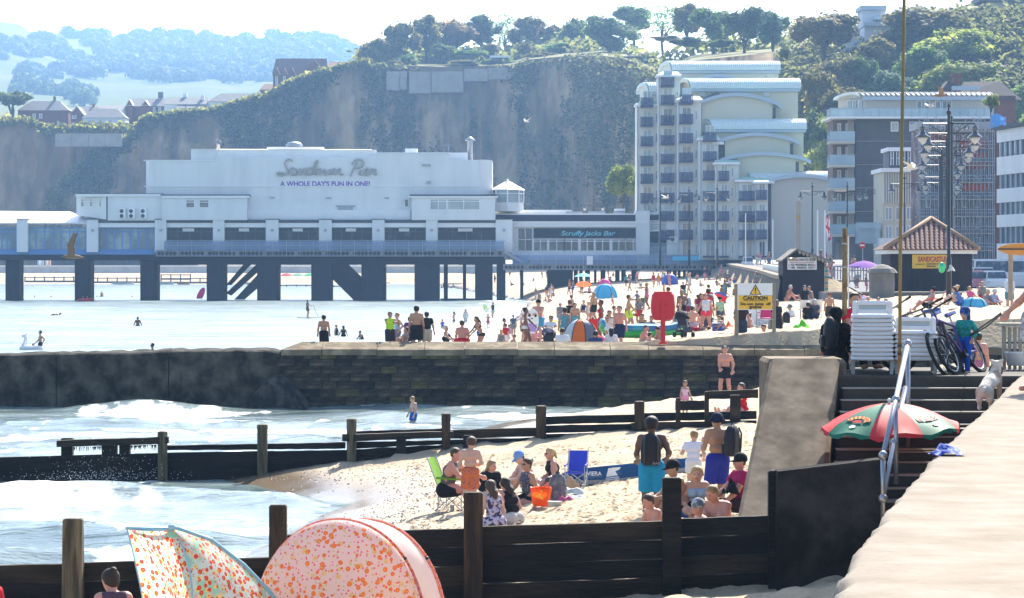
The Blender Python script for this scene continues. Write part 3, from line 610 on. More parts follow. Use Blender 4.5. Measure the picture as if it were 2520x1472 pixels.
# grassy lip along the cliff and the far cliff
C = []
for k in range(5000):
    px = rs.uniform(120,900);j = int(np.clip((px - 100) / 5,0,nc - 1));C.append(e[j] + rs.normal(size=3) * np.array([.9,.9,.5]) + np.array([0,-.6,.1]))
for k in range(2500):
    px = rs.uniform(-300,330);C.append(np.array([X(px,915),912 + rs.normal() * 2,Z(float(ip(px,[(-500,300),(0,300),(60,299),(85,304),(121,321),(204,316),(290,316),(460,330)])),915) + rs.normal() * .7]))
Nn = rs.normal(size=(len(C),3)) + np.array([0,-.2,.9]);Nn /= np.linalg.norm(Nn,axis=1,keepdims=True);V,Q = quads(np.array(C),Nn,.75,rs)
tag(link('clifftop_turf',npmesh('clifftop_turf',V,Q,leafmat('turf',(.1,.11,.03),(.19,.18,.06)))),'sunlit tufts of turf along the cliff lip','turf',kind='stuff')
C = []
for k in range(9000):
    px = rs.uniform(890,1960);j = int(np.clip((px - 100) / 5,0,nc - 1));t_ = rs.uniform(.5,1);i_ = int(t_ * 8)
    if 1460 < px < 1940 and t_ < .9: continue
    C.append(bk[i_][j] + np.array([rs.normal() * 2,rs.normal() * 5,abs(rs.normal()) * 1.6 + (2.2 * float(vnoise(px * .03,1.0)) if t_ > .8 else 0)]))
Nn = rs.normal(size=(len(C),3)) * .7 + np.array([0,.2,1.0]);Nn /= np.linalg.norm(Nn,axis=1,keepdims=True);V,Q = quads(np.array(C),Nn,.95,rs)
tag(link('undergrowth',npmesh('undergrowth',V,Q,leafmat('undergrowth_leaf',(.075,.085,.03),(.15,.155,.055)))),'tangled undergrowth beneath the clifftop trees','undergrowth',kind='stuff')
# far woods on the downs
wm = leafmat('far_wood',(.05,.075,.035),(.1,.13,.055),.3);b = MB();r = random.Random(9)
def woods(px,py):
    sk = float(ip(px,SKYL));lo = float(ip(px,[(150,86),(235,122),(249,137),(277,178),(319,192),(398,206),(900,212)]))
    if px > 165 and sk - 2 < py < lo: return True
    if -400 < px < 160 and 104 + 6 * math.sin(px * .05) < py < 158 - .05 * px: return True
    if 127 < px < 256 and 152 + abs(px - 200) * .2 < py < 196: return True
    return 52 < px < 90 and 166 < py < 195 or (20 < px < 130 and 205 < py < 240 and r.random() < .3) or (150 < px < 220 and 230 < py < 262) or (px < 62 and sk - 4 < py < sk + 6)
cnt = 0;pts = []
while len(pts) < 620 and cnt < 30000:
    cnt += 1;px,v = r.uniform(-400,900),r.uniform(.12,1);Yd,py = down_pt(px,v)
    if woods(px,float(py)): pts.append((float(Yd),px,float(py)))
C,Nn = [],[]
rs = np.random.RandomState(6)
for Yd,px,py in pts:
    rad = r.uniform(7,13) * (.6 + .4 * Yd / 3000);c = np.array(P(px,py,Yd)) + np.array([0,0,rad * .3])
    d = rs.normal(size=(170,3));d /= np.linalg.norm(d,axis=1,keepdims=True);d[:,2] = np.abs(d[:,2]) * .9 - .15;C.append(c + d * rad * rs.uniform(.75,1.1,(170,1)));Nn.append(d + rs.normal(size=(170,3)) * .25)
C = np.concatenate(C);Nn = np.concatenate(Nn);Nn /= np.linalg.norm(Nn,axis=1,keepdims=True);V,Q = quads(C,Nn,2.2,rs,.1)
tag(link('far_wood',npmesh('far_wood',V,Q,wm)),'hazy woodland covering the far downs','woodland',kind='stuff')
# concrete facing slabs under the cliff top
slabm = mat('slab_concrete',(.3,.28,.25),.9,.2,.4)
t = thing('retaining_wall','pale grey concrete slabs facing the top of the cliff','retaining wall',P(1100,200,880))
for (a0,a1,b0,b1) in ((951,983,176,222),(985,1000,176,221),(1007,1060,177,230),(1062,1140,176,228),(1142,1200,170,200),(1202,1262,168,196)):
    Yq = float(ip((a0 + a1) / 2,BASEY)) + 8;b = MB(t.location);b.bx(a0,a1,b0,b1,Yq,3);b.build('panel',slabm,t)
t = thing('retaining_wall','long pale concrete wall set in the far cliff below the houses','retaining wall',P(200,346,900))
for a0 in range(136,300,41): b = MB(t.location);b.bx(a0,a0 + 40,329,361,899,3);b.build('panel',slabm,t)
# ------------------------------------------------------------------ the pier
YP = 425.0;SP = YP / F
white = mat('white_render',(.76,.76,.75),.7,.05,.5,.1,2,col2=(.62,.63,.63),c2=(.42,.8),stretch=(1,1,.15))
whiteb = paint('white_trim',(.8,.8,.8),.5)
roofw = mat('bright_roof_sheet',(.8,.78,.75),.5,.1,.5)
darkroof = paint('roof_felt',(.08,.08,.09),.8)
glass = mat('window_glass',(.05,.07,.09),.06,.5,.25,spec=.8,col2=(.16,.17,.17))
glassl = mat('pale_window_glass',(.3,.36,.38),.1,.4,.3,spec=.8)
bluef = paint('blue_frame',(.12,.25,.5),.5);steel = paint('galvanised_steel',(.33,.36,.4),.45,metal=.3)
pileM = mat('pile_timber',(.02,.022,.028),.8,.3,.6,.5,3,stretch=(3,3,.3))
navy = paint('navy_fascia',(.025,.022,.05),.6);grate = mat('walkway_girder',(.2,.2,.2),.8,.3,.8)
purple = paint('purple_letters',(.2,.08,.4),.5);silver = mat('bulb_letters',(.42,.39,.36),.4,.3,5,metal=.3)
po = P(780,740,YP)
pier = thing('pier','white amusement pier on dark legs standing out into the sea','pier',po)
def pb(name,m,rects,par=None,d=2.0,dy=0.0,smooth=False):
    for rc in rects:
        b = MB(po);b.bx(*rc[:4],YP + dy + (rc[5] if len(rc) > 5 else 0),rc[4] if len(rc) > 4 else d);o = b.build(name,m,par or pier,smooth)
    return o
D = 18.0
# pavilion
b = MB(po);pts = [(367,546),(367,397),(530,396),(530,386),(926,386),(926,377),(1107,377),(1107,394),(1181,394),(1181,546)]
b.prism([P(px,py,YP) for px,py in pts][::-1],(0,D,0));pav = b.build('pavilion',white,pier)
b = MB(po)
for (e0,e1,s) in ((367,354,1),(1181,1211,-1)):
    for (ya,yb) in ((394 if s > 0 else 393,546),):
        b = MB(po);b.prism([(X(e0,YP),YP,Z(yb,YP)),(X(e0,YP),YP,Z(ya,YP)),(X(e1,YP),YP + 2.6,Z(ya,YP)),(X(e1,YP),YP + 2.6,Z(yb,YP))],(0,D - 2.7,0));b.build('chamfered_end',white,pier)
pb('roof',roofw,[(532,926,369,385.7,.5,.8)]);b = MB(po)
b.prism([P(530,386,YP + .05),P(925,386,YP + .05),P(928,382,YP + 1),P(915,368,YP + 6),P(534,367,YP + 6)][::-1],(0,.2,0));b.build('roof_sheet',roofw,pier)
pb('stair_tower',white,[(470,531,366,396,5,.4)]);pb('tower_roof',mat('old_roof',(.3,.27,.24),.8,.3,.8),[(468,533,353,365.8,5,.2)])
pb('ledge',whiteb,[(354,1181,458,460,.12,-.12),(600,1010,517,541,.5,-.5),(925,1109,375.5,378,.2,-.15),(353,532,394,397,.2,-.15)])
pb('plant_box',whiteb,[(997,1027,366,377,2,1),(1107,1151,376,394,3,1.5)]);pb('wall_light',steel,[(664,676,485,488,.2,-.2),(801,815,486,489,.2,-.2),(946,957,486,489,.2,-.2),(1038,1060,405,409,.2,-.2),(1050,1060,446,453,.2,-.2)])
b = MB(po);c = (X(724,YP + 4),YP + 4,0);rr = 20 * SP
b.lathe([(rr * .8,Z(366,YP)),(rr * .8,Z(359,YP)),(rr * 1.05,Z(358,YP)),(rr * 1.02,Z(353,YP)),(rr * .7,Z(348,YP)),(rr * .1,Z(346,YP))],c,16);b.build('roof_vent',steel,pier,True)
pb('vent_tray',whiteb,[(657,795,362,368,3,2.5)])
b = MB(po);c = (X(1157,YP + 3),YP + 3,0)
b.lathe([(7 * SP,Z(394,YP)),(6.5 * SP,Z(346,YP)),(13 * SP,Z(345,YP)),(12 * SP,Z(342,YP)),(1 * SP,Z(334,YP))],c,14);b.build('flue',steel,pier,True)
b = MB(po);b.tube([P(1104,376,YP + 2),P(1104,356,YP + 2)],.04,5);b.tube([P(1092,358,YP + 2),P(1118,357,YP + 2)],.03,5);b.tube([P(536,360,YP + 2),P(538,341,YP + 2)],.05,5)
for dx,dy in ((-4,347),(-1,343),(4,347),(7,350)): b.ball(P(536 + dx,dy,YP + 2),.14,6)
b.build('aerial',steel,pier)
# script sign drawn stroke by stroke
ST = [[(50,8),(44,2),(34,4),(28,14),(32,26),(36,36),(30,46),(16,50),(2,46),(6,42),(24,44)],[(62,32),(52,28),(44,36),(42,46),(50,48),(60,40),(64,30),(60,46),(68,46)],[(68,46),(76,30),(76,48),(84,34),(92,30),(90,46),(98,46)],[(114,30),(104,28),(98,38),(102,47),(112,42),(124,12),(132,6),(128,20),(118,46),(126,44)],[(138,30),(130,36),(132,47),(142,44),(146,34),(138,29),(150,36),(156,32)],
      [(156,32),(154,46),(164,44),(170,32),(168,46),(178,42),(182,30),(188,32)],[(188,32),(186,48),(196,34),(204,30),(202,46),(214,46)],[(258,10),(246,30),(236,52)],[(240,16),(256,4),(276,6),(274,20),(258,28),(248,26)],[(270,32),(264,46),(272,46),(280,42)],[(280,42),(292,36),(294,30),(286,30),(280,42),(288,48),(300,44)],[(300,44),(306,30),(310,34),(318,32),(312,46),(322,46)],[(274,24),(275,25)]]
sg = []
for k,st in enumerate(ST):
    b = MB(po);q = [P(680 + (x * .77),391 + y * .83,YP - .3) for x,y in st]
    sm = []
    for i in range(len(q) - 1):
        p0,p1,p2_,p3_ = [Vector(q[max(0,min(len(q) - 1,j))]) for j in (i - 1,i,i + 1,i + 2)]
        for t in (0,.25,.5,.75): sm.append(.5 * ((2 * p1) + (p2_ - p0) * t + (2 * p0 - 5 * p1 + 4 * p2_ - p3_) * t * t + (3 * p1 - p0 - 3 * p2_ + p3_) * t ** 3))
    sm.append(Vector(q[-1]));b.tube(sm,.135,6);sg.append(b)
bb = MB(po)
for b in sg: bb.add(b.v,b.f)
bb.build('lettering',silver,pier)
text("A WHOLE DAY'S FUN IN ONE!",'lettering',purple,pier,po,690,911,453.5,13,YP,.03)
# upper rooms
pb('annex',white,[(398,608,487,542,4,-2.4),(265,398,480,543,6,-2.0)]);b = MB(po)
b.prism([P(188,530,YP),P(188,480,YP),(X(266,YP),YP - 1.9,Z(480,YP)),(X(266,YP),YP - 1.9,Z(541,YP))],(0,6,0));b.build('annex',white,pier)
pb('eaves',whiteb,[(186,400,478,484,7,-2.3),(398,612,482,488,5,-2.7),(1006,1225,483,487,5,-2.7)]);pb('eaves',darkroof,[(188,400,476.5,478,6,-2.2),(395,613,479,482,5,-2.5),(1008,1222,479,483,5,-2.5)])
pb('annex',white,[(1013,1219,487,542,4,-2.4)])
def win(rc,par,o,Y,m=None,fr=None,cols=1,transom=None,fw=1.6):
    px0,px1,py0,py1 = rc;b = MB(o)
    for a in ((px0,px1,py0,py0 + fw),(px0,px1,py1 - fw,py1),(px0,px0 + fw,py0 + fw,py1 - fw),(px1 - fw,px1,py0 + fw,py1 - fw)): b.bx(*a,Y - .06,.2)
    for i in range(1,cols): q = px0 + (px1 - px0) * i / cols;b.bx(q - fw / 2,q + fw / 2,py0 + fw,py1 - fw,Y - .05,.17)
    if transom: b.bx(px0 + fw,px1 - fw,transom - fw / 2,transom + fw / 2,Y - .04,.16)
    f = b.build('window',fr or whiteb,par);b = MB(o)
    for i in range(cols): b.bx(px0 + (px1 - px0) * i / cols + fw * .4,px0 + (px1 - px0) * (i + 1) / cols - fw * .4,py0 + fw * .5,py1 - fw * .5,Y - .02,.05)
    b.build('pane',m or glass,f);return f
for rc,c in (((457,479,492,512),1),((490,514,492,512),1)): win(rc,pier,po,YP - 2.4,glass,None,c,498)
win((1058,1100,490,517),pier,po,YP - 2.4,glassl,None,2,496);win((1101,1181,490,517),pier,po,YP - 2.4,glassl,None,2,496);win((995,1006,490,510),pier,po,YP - .01,glass,None,1)
for a in (198,220,243): win((a,a + 15,490,510),pier,po,YP - .2 - (a - 188) / 78 * 1.9,glassl,None,1,496)
pb('grille',steel,[(826,874,506,509,.3,-.3),(832,868,509,518,.15,-.15)])
def aircon(par,o,px0,px1,py0,py1,Y,two=True):
    b = MB(o);b.bx(px0,px1,py0,py1,Y - .5,.5);f = b.build('air_conditioner',whiteb,par);b = MB(o)
    for k in ((.28,.76) if two else (.5,)):
        c = P(px0 + (px1 - px0) * (.42 if two else .35),py0 + (py1 - py0) * k,Y - .52);r_ = (py1 - py0) * (.2 if two else .36) * Y / F
        b.add([(c[0] + r_ * math.cos(a * .524),c[1],c[2] + r_ * math.sin(a * .524)) for a in range(12)],[tuple(range(12))])
    b.build('fan',paint('fan_dark',(.06,.06,.07)),f)
for a in (292,315,344): aircon(pier,po,a,a + 17,513,538,YP - 2.0)
# arcade with pillars
pil = [(-72,-44),(41,68),(213,241),(381,409),(524,552),(654,685),(785,816),(916,946),(1048,1077),(1220,1261)]
for a,c in pil: pb('pillar',white,[(a,c,541,621,2,-2.2)])
pb('pillar_cap',darkroof,[(a - 1,c + 1,539,541,2.2,-2.3) for a,c in pil]);pb('wall_lamp',steel,[((a + c) / 2 - 3,(a + c) / 2 + 3,564,570,.2,-2.4) for a,c in pil[2:]])
pb('canopy_roof',darkroof,[(215,1222,541,549,3,-1.8)]);pb('fascia',whiteb,[(241,1222,549,560,1.4,-1.7)]);pb('fascia',whiteb,[(-80,241,548,552,1.4,-1.7)])
b = MB(po);b.prism([P(-100,549,YP - 2),P(214,549,YP - 2),P(232,547,YP - 1),P(172,521,YP + 8),P(-100,519,YP + 8)][::-1],(0,.3,0));b.build('roof_sheet',roofw,pier)
r = random.Random(5)
for i,(a,c) in enumerate(zip([p[1] for p in pil[:-1]],[p[0] for p in pil[1:]])):
    bl = i < 3;n = 7 if bl else 4;fr = bluef if bl else paint('dark_frame',(.06,.08,.12),.5)
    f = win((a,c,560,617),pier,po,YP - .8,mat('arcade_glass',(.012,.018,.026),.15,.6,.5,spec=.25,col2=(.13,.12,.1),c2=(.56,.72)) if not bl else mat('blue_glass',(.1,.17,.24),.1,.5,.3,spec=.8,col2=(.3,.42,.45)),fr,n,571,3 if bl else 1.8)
    b = MB(po)
    for k in range(n):
        q = a + (c - a) * (k + .08) / n;wq = (c - a) * .82 / n
        if r.random() < .5: b.bx(q,q + wq,r.choice([572,576,585]),612,YP - .1,.05)
    if b.v: b.build('window_display',mat('display',(.25,.22,.18),.8,.5,.6,col2=(.1,.2,.25)),f)
    if not bl: pb('signboard',whiteb,[(a + (c - a) * .35,a + (c - a) * .6,562,570,.05,-.9)])
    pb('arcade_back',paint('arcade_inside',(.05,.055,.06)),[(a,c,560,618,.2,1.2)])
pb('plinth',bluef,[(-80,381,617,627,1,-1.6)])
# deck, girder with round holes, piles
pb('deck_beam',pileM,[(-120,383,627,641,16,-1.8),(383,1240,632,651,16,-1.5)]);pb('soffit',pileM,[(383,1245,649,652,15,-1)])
def girder(px0,px1,py0,py1,Y,name='girder'):
    b = MB(po);b.bx(px0,px1,py0,py1,Y,.25);g = b.build(name,grate,pier);q = px0 + 8;b = MB(po);hr = (py1 - py0) * .3
    while q < px1 - 6:
        c = P(q,(py0 + py1) / 2,Y - .012);b.add([(c[0] + hr * Y / F * math.cos(k * .785),c[1],c[2] + hr * Y / F * math.sin(k * .785)) for k in range(8)],[tuple(range(8))]);q += 9.7 if int(q) % 71 > 9 else 19
    tag(b.build('hole',paint('hole_dark',(.02,.02,.025)),g),kind='stuff');return g
girder(383,1242,616,632,YP - 4);girder(1238,1775,651,665,YP - 6)
pb('walkway',grate,[(383,1242,616,617.5,4,-3.9),(1238,1790,650,651.5,7,-5.9)]);
def railing(pts,Y,hpx,step=33,m=steel,par=pier,o=po,name='railing'):
    b = MB(o)
    for (x0,y0),(x1,y1) in zip(pts[:-1],pts[1:]):
        n = max(1,int((x1 - x0) / step))
        for k in range(n + 1):
            px,py = x0 + (x1 - x0) * k / n,y0 + (y1 - y0) * k / n;b.tube([P(px,py + 14,Y),P(px,py - hpx,Y)],.05,4)
        for q in (0,.5): b.tube([P(x0,y0 - hpx * (1 - q),Y),P(x1,y1 - hpx * (1 - q),Y)],.045,4)
    return b.build(name,m,par)
mesh_panel = mat('mesh_panel',(.25,.33,.5),.5,.1,3,alpha=.55)
railing([(404,616),(1240,616)],YP - 4.05,24);pb('mesh_panel',mesh_panel,[(404,1240,594,615,.02,-3.95)])
railing([(1240,616),(1302,651)],YP - 4.3,24,20);railing([(1302,651),(1770,651)],YP - 6.05,25);pb('mesh_panel',mesh_panel,[(1304,1765,628,650,.02,-5.9)])
b = MB(po)
for k in range(14): a = 1240 + k * 4.6;b.bx(a,a + 5,619 + k * 2.5,624 + k * 2.5,YP - 4.2,1.4)
b.build('stair',steel,pier)
piles = [(-110,-76),(16,50),(186,225),(347,388),(510,555),(634,687),(767,817),(890,949),(1020,1081),(1169,1212),(1222,1244),(1280,1288),(1347,1410),(1694,1784)]
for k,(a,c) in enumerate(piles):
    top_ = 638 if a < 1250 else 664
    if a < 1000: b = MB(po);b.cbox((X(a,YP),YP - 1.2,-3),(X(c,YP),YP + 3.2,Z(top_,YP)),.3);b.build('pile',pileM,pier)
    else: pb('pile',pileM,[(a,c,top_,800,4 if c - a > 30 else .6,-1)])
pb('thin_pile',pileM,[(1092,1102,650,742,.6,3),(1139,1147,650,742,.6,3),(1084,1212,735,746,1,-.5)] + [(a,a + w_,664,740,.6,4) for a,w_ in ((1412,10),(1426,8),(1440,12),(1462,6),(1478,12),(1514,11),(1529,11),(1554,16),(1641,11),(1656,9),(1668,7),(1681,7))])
b = MB(po);
b.prism([P(576,738,YP + .4),P(600,738,YP + .4),P(690,660,YP + .4),P(690,640,YP + .4),P(668,640,YP + .4)],(0,1.2,0));b.build('brace',pileM,pier);b = MB(po);b.prism([P(556,702,YP + 2),P(568,702,YP + 2),P(618,650,YP + 2),P(600,650,YP + 2)],(0,1.2,0));b.build('brace',pileM,pier);b = MB(po);b.prism([P(556,722,YP + 2.3),P(568,728,YP + 2.3),P(650,655,YP + 2.3),P(630,652,YP + 2.3)],(0,1.2,0));b.build('brace',pileM,pier);b = MB(po)
b.prism([P(815,645,YP + .4),P(815,684,YP + .4),P(872,741,YP + .4),P(930,741,YP + .4),P(925,716,YP + .4),P(845,640,YP + .4)],(0,1.2,0));b.build('brace',pileM,pier)
# beach bar and entrance block
pb('bar',white,[(1261,1588,557,652,9,1)]);pb('bar_roof',roofw,[(1256,1594,545,550,9,.2)]);pb('eaves',whiteb,[(1259,1592,550,559,1,.4)])
pb('fascia',navy,[(1213,1566,529,545,8,2)]);pb('roof_sheet',roofw,[(1210,1566,526,529,8,2),(1219,1408,517,527,2,5)])
pb('signboard',paint('bar_sign',(.012,.016,.03),.5),[(1313,1581,562,587,.2,.8)])
text('Scruffy Jacks Bar','lettering',paint('aqua_letters',(.2,.52,.6),.5),pier,po,1379,1513,575,15,YP + .8,.02,.25,.06)
win((1274,1311,561,619),pier,po,YP + 1,glass,None,2,590)
for a,c in ((1312,1348),(1350,1390),(1388,1425),(1427,1463),(1464,1502),(1505,1541),(1538,1579)): win((a,c,588,619),pier,po,YP + 1,mat('bar_glass',(.04,.05,.06),.1,.6,.5,spec=.8,col2=(.2,.19,.14),c2=(.5,.75)),None,2,594,2)
pb('plinth',paint('pale_blue_board',(.32,.4,.6),.6),[(1262,1588,628,650,.3,.8)]);pb('plinth',navy,[(1300,1567,641,646,.2,.6)])
for a,c in ((1565,1599),(1641,1674),(1715,1749),(1791,1826)): pb('pillar',white,[(a,c,519,652,6,.3)])
for a,c in ((1599,1641),(1674,1715),(1749,1791)):
    pb('entrance_bay',navy,[(a,c,529,652,4,1.4)]);pb('ledge',whiteb,[(a,c,522,529,3,2),(a,c,568,570,.2,1.2)])
    if a < 1740: win((a + 1,c - 1,543,568),pier,po,YP + 1.3,glassl,None,2,549)
pb('ledge',white,[(1600,1715,609,650,.3,1.0)]);pb('shutter',mat('louvre',(.3,.36,.45),.6,.3,2),[(1600,1640,598 + 4 * k,600.6 + 4 * k,.15,.8) for k in range(8)])
pb('signboard',paint('cream_board',(.4,.36,.3)),[(1749,1790,589,602,.2,1.1)])
aircon(pier,po,1648,1668,583,597,YP + .3,False)
b = MB(po);prof = [(1598,530),(1612,522),(1634,512),(1660,503),(1684,498.5),(1694,500),(1703,512),(1711,530)]
rowsB = [[(X(px,YP + 2 + dy),YP + 2 + dy,Z(530 - (530 - py) * k,YP + 2)) for px,py in prof] for dy,k in ((0,.0),(.4,.75),(2,1),(5,1),(7,.5),(7.4,0))]
b.sheet(rowsB);b.build('canvas_roof',mat('canvas_white',(.85,.84,.82),.7,.05,1),pier,True)
for a,c in ((1393,1433),(1448,1489),(1511,1537)):
    b = MB(po);b.bx(a,c,521,526,YP + 4,2);b.bx(a + 4,c - 4,526,533,YP + 4.2,1.6);b.build('roof_vent',steel,pier)
b = MB(po);b.bx(1513,1538,514,519,YP + 4.4,2);b.build('roof_vent',whiteb,pier)
poster = pb('poster',paint('poster_frame',(.08,.03,.1)),[(1794,1825,600,646,.2,.05)]);pb('poster_print',mat('poster_print',(.2,.08,.16),.6,.5,.9,col2=(.45,.3,.25)),[(1797,1822,606,640,.05,.0)],poster)
pb('banner',paint('blue_banner',(.12,.5,.75)),[(1655,1757,631,642,.05,-6.2)]);pb('notice',whiteb,[(1444,1459,631,652,.05,-6.2)]);pb('entrance_base',pileM,[(1783,1826,650,760,6,0)])
# octagonal glazed cupola
b = MB(po);cx,cy = X(1249,YP + 3),YP + 3;r0 = 40 * SP;s8 = math.cos(math.pi / 8)
def octa(b,r_,z0,z1): b.lathe([(r_,z0),(r_,z1)],(cx,cy,0),8)
octa(b,r0,Z(520,YP),Z(498,YP));cup = b.build('cupola',white,pier);b = MB(po);octa(b,r0 * .93,Z(498,YP),Z(468,YP));b.build('pane',glassl,cup);b = MB(po)
b.lathe([(r0 * 1.08,Z(468,YP)),(r0 * 1.06,Z(466,YP)),(r0 * .08,Z(444,YP)),(r0 * .06,Z(440,YP)),(.01,Z(439,YP))],(cx,cy,0),8);b.build('roof',roofw,cup);b = MB(po)
for k in range(8): a = k * math.pi / 4;b.tube([(cx + r0 * math.cos(a),cy + r0 * math.sin(a),Z(499,YP)),(cx + r0 * math.cos(a),cy + r0 * math.sin(a),Z(467,YP))],.14,4)
b.tube([(cx + r0 * math.cos(k * math.pi / 4),cy + r0 * math.sin(k * math.pi / 4),Z(476,YP)) for k in range(9)],.08,4);b.build('frame',whiteb,cup)
# far promenade, its sea wall and little groynes seen between the pier legs
fw = thing('far_sea_wall','pale sea wall of the far promenade seen between the pier legs','wall',P(500,683,800))
b = MB(fw.location);b.bx(-300,1250,657,684,800,3);b.build('wall_face',mat('far_wall_concrete',(.6,.57,.54),.9,.2,.3),fw);b = MB(fw.location);b.bx(-300,1250,653.5,656.8,799.4,8);b.build('coping',roofw,fw)
fr = random.Random(2)
for k,(a,c,py,Yg) in enumerate(((60,190,682,768),(215,345,684,768),(395,510,685,767),(395,470,676,769),(680,770,702,690),(820,900,704,680),(1085,1170,706,640),(900,960,696,720),(1090,1150,698,660))):
    t = thing('beach_groyne',['dark post and rail groyne %s' % s for s in ('between the first and second pier legs','between the second and third pier legs','left of the first diagonal brace','upper one beside the first diagonal brace','between the braced pier legs','under the second diagonal brace','nearer one between the two right hand pier legs','beside the foot of the second brace','higher one between the two right hand pier legs')][k],'groyne',P((a + c) / 2,py + 8,Yg),0,'far beach groynes')
    b = MB(t.location);b.bx(a,c,py + 9,py + 13,Yg,.4);b.build('boarding',pileM,t);b = MB(t.location);b.bx(a,c,py,py + 2,Yg,.3)
    b.build('rail',pileM,t)
    for q in np.arange(a,c,24): b = MB(t.location);b.bx(q,q + 2.4,py - 1,py + 12,Yg - .3,.3);b.build('post',pileM,t)
hutc = [(.35,.5,.62),(.55,.3,.2),(.5,.5,.55),(.2,.35,.6),(.5,.42,.15)]
for k in range(14):
    a = [92,110,700,714,728,742,756,850,868,1130,1146,1162,1178,1194][k];c = hutc[k % 5]
    t = thing('beach_hut',['ochre','pale','pale blue','brick red','grey','deep blue','mustard','light blue','russet','off white','blue','sandy yellow','sky blue','rust red'][k] + ' beach hut on the far promenade behind pier leg number %s' % ['two','two right side','six','six near side','six middle','six right side','six far right','seven','seven right side','nine','nine near side','nine middle','nine right side','nine far right'][k],'beach hut',P(a + 7,652,812),0,'far beach huts')
    b = MB(t.location);b.bx(a,a + 13,637,653,812,2);b.build('wall',paint('hut_%d' % (k % 5),c),t);b = MB(t.location);b.prism([P(a - 1,637,811.8),P(a + 14,637,811.8),P(a + 6.5,630,811.8)],(0,2.4,0));b.build('roof',darkroof,t);b = MB(t.location);b.bx(a + 4,a + 9,641,652.5,811.9,.2);b.build('door',whiteb,t)
# ------------------------------------------------------------------ the town
cream = mat('cream_render',(.62,.58,.45),.8,.05,.1);creamw = mat('ivory_render',(.72,.7,.64),.8,.05,.15);greenroof = mat('green_roof_sheet',(.26,.44,.37),.45,.1,.3)
seam = paint('roof_seam',(.68,.74,.7),.4);fasc = paint('grey_fascia',(.42,.48,.54),.5);navyrail = mat('navy_railing',(.055,.065,.13),.5,.15,2)
navyp = mat('navy_mesh',(.09,.11,.2),.5,.1,2,alpha=.55);doorg = mat('door_glass',(.3,.38,.42),.15,.5,.5,spec=.7,col2=(.5,.45,.36));curt = mat('net_curtain',(.6,.66,.68),.6,.1,2);slate = mat('slate_cladding',(.1,.1,.11),.7,.3,.5)
YA = 418.0;ao = P(1780,640,YA)
flats = thing('apartment_block','cream apartment block with stepped green barrel roofs and blue balconies','apartments',ao)
def barrel(par,o,px0,px1,pt,pbm,Y,dep,skew=26,seams=44,roof=greenroof,body=creamw,wall_to=640,fh=6,sm=None):
    """wing running inland: curved sheet roof on a wall, its seaward end cut at a slant"""
    n = 12;xo = lambda t: X(px0 + skew * (1 - t),Y);x1 = X(px1,Y);zt,zb = Z(pt,Y),Z(pbm,Y);prof = []
    for i in range(n + 1): a = math.pi * i / n;t = (1 - math.cos(a)) / 2;prof.append((t,Y + dep * t,zb + (zt - zb) * math.sin(a) ** .8))
    b = MB(o);b.sheet([[(xo(t) - .25,y,z) for t,y,z in prof],[(x1,y,z) for t,y,z in prof]]);b.add([(x1,y,z) for t,y,z in prof],[tuple(range(n + 1))]);rf = b.build('roof',roof,par,True)
    b = MB(o)
    for k in range(seams + 1):
        f = k / seams;q = [(xo(t) + (x1 - xo(t)) * f,y,z + .05) for t,y,z in prof[:9]];wd = .15
        b.sheet([[(x - wd,y - .02,z) for x,y,z in q],[(x,y - .06,z + .09) for x,y,z in q],[(x + wd,y - .02,z) for x,y,z in q]])
    s_ = b.build('seams',sm or seam,rf)
    b = MB(o);e0 = [(xo(t) - .3,y,z) for t,y,z in prof];e1 = [(xo(t) - .3,Y + dep * .5 + (y - Y - dep * .5) * .84,zb + (z - zb) * .74 - .05) for t,y,z in prof]
    b.sheet([e0,e1]);b.sheet([[(x + .5,y,z) for x,y,z in e1],e1]);b.build('arch_fascia',seam,rf)
    b = MB(o);b.box((X(px0 + skew,Y) + .05,Y - .3,zb - fh * Y / F),(x1,Y + .4,zb));b.build('fascia',fasc,par)
    b = MB(o);z2 = Z(wall_to,Y);pl = [(xo(0) + .3,Y + .3),(x1 - .3,Y + .3),(x1 - .3,Y + dep - .3),(xo(1) + .3,Y + dep - .3)]
    b.prism([(x,y,z2) for x,y in pl],(0,0,zb - z2 - .01));b.add([(xo(t) + .1,y,z) for t,y,z in prof],[tuple(range(n + 1))]);b.build('wall',body,par)
barrel(flats,ao,1573,1650,202,228,432,5,27,10);barrel(flats,ao,1629,1919,149,175,436,6,27,52);barrel(flats,ao,1673,1969,192,220,428,6,29,52,body=cream);barrel(flats,ao,1727,1983,292,320,421,6,28,48,body=cream);barrel(flats,ao,1819,2040,422,446,414,5,32,42)
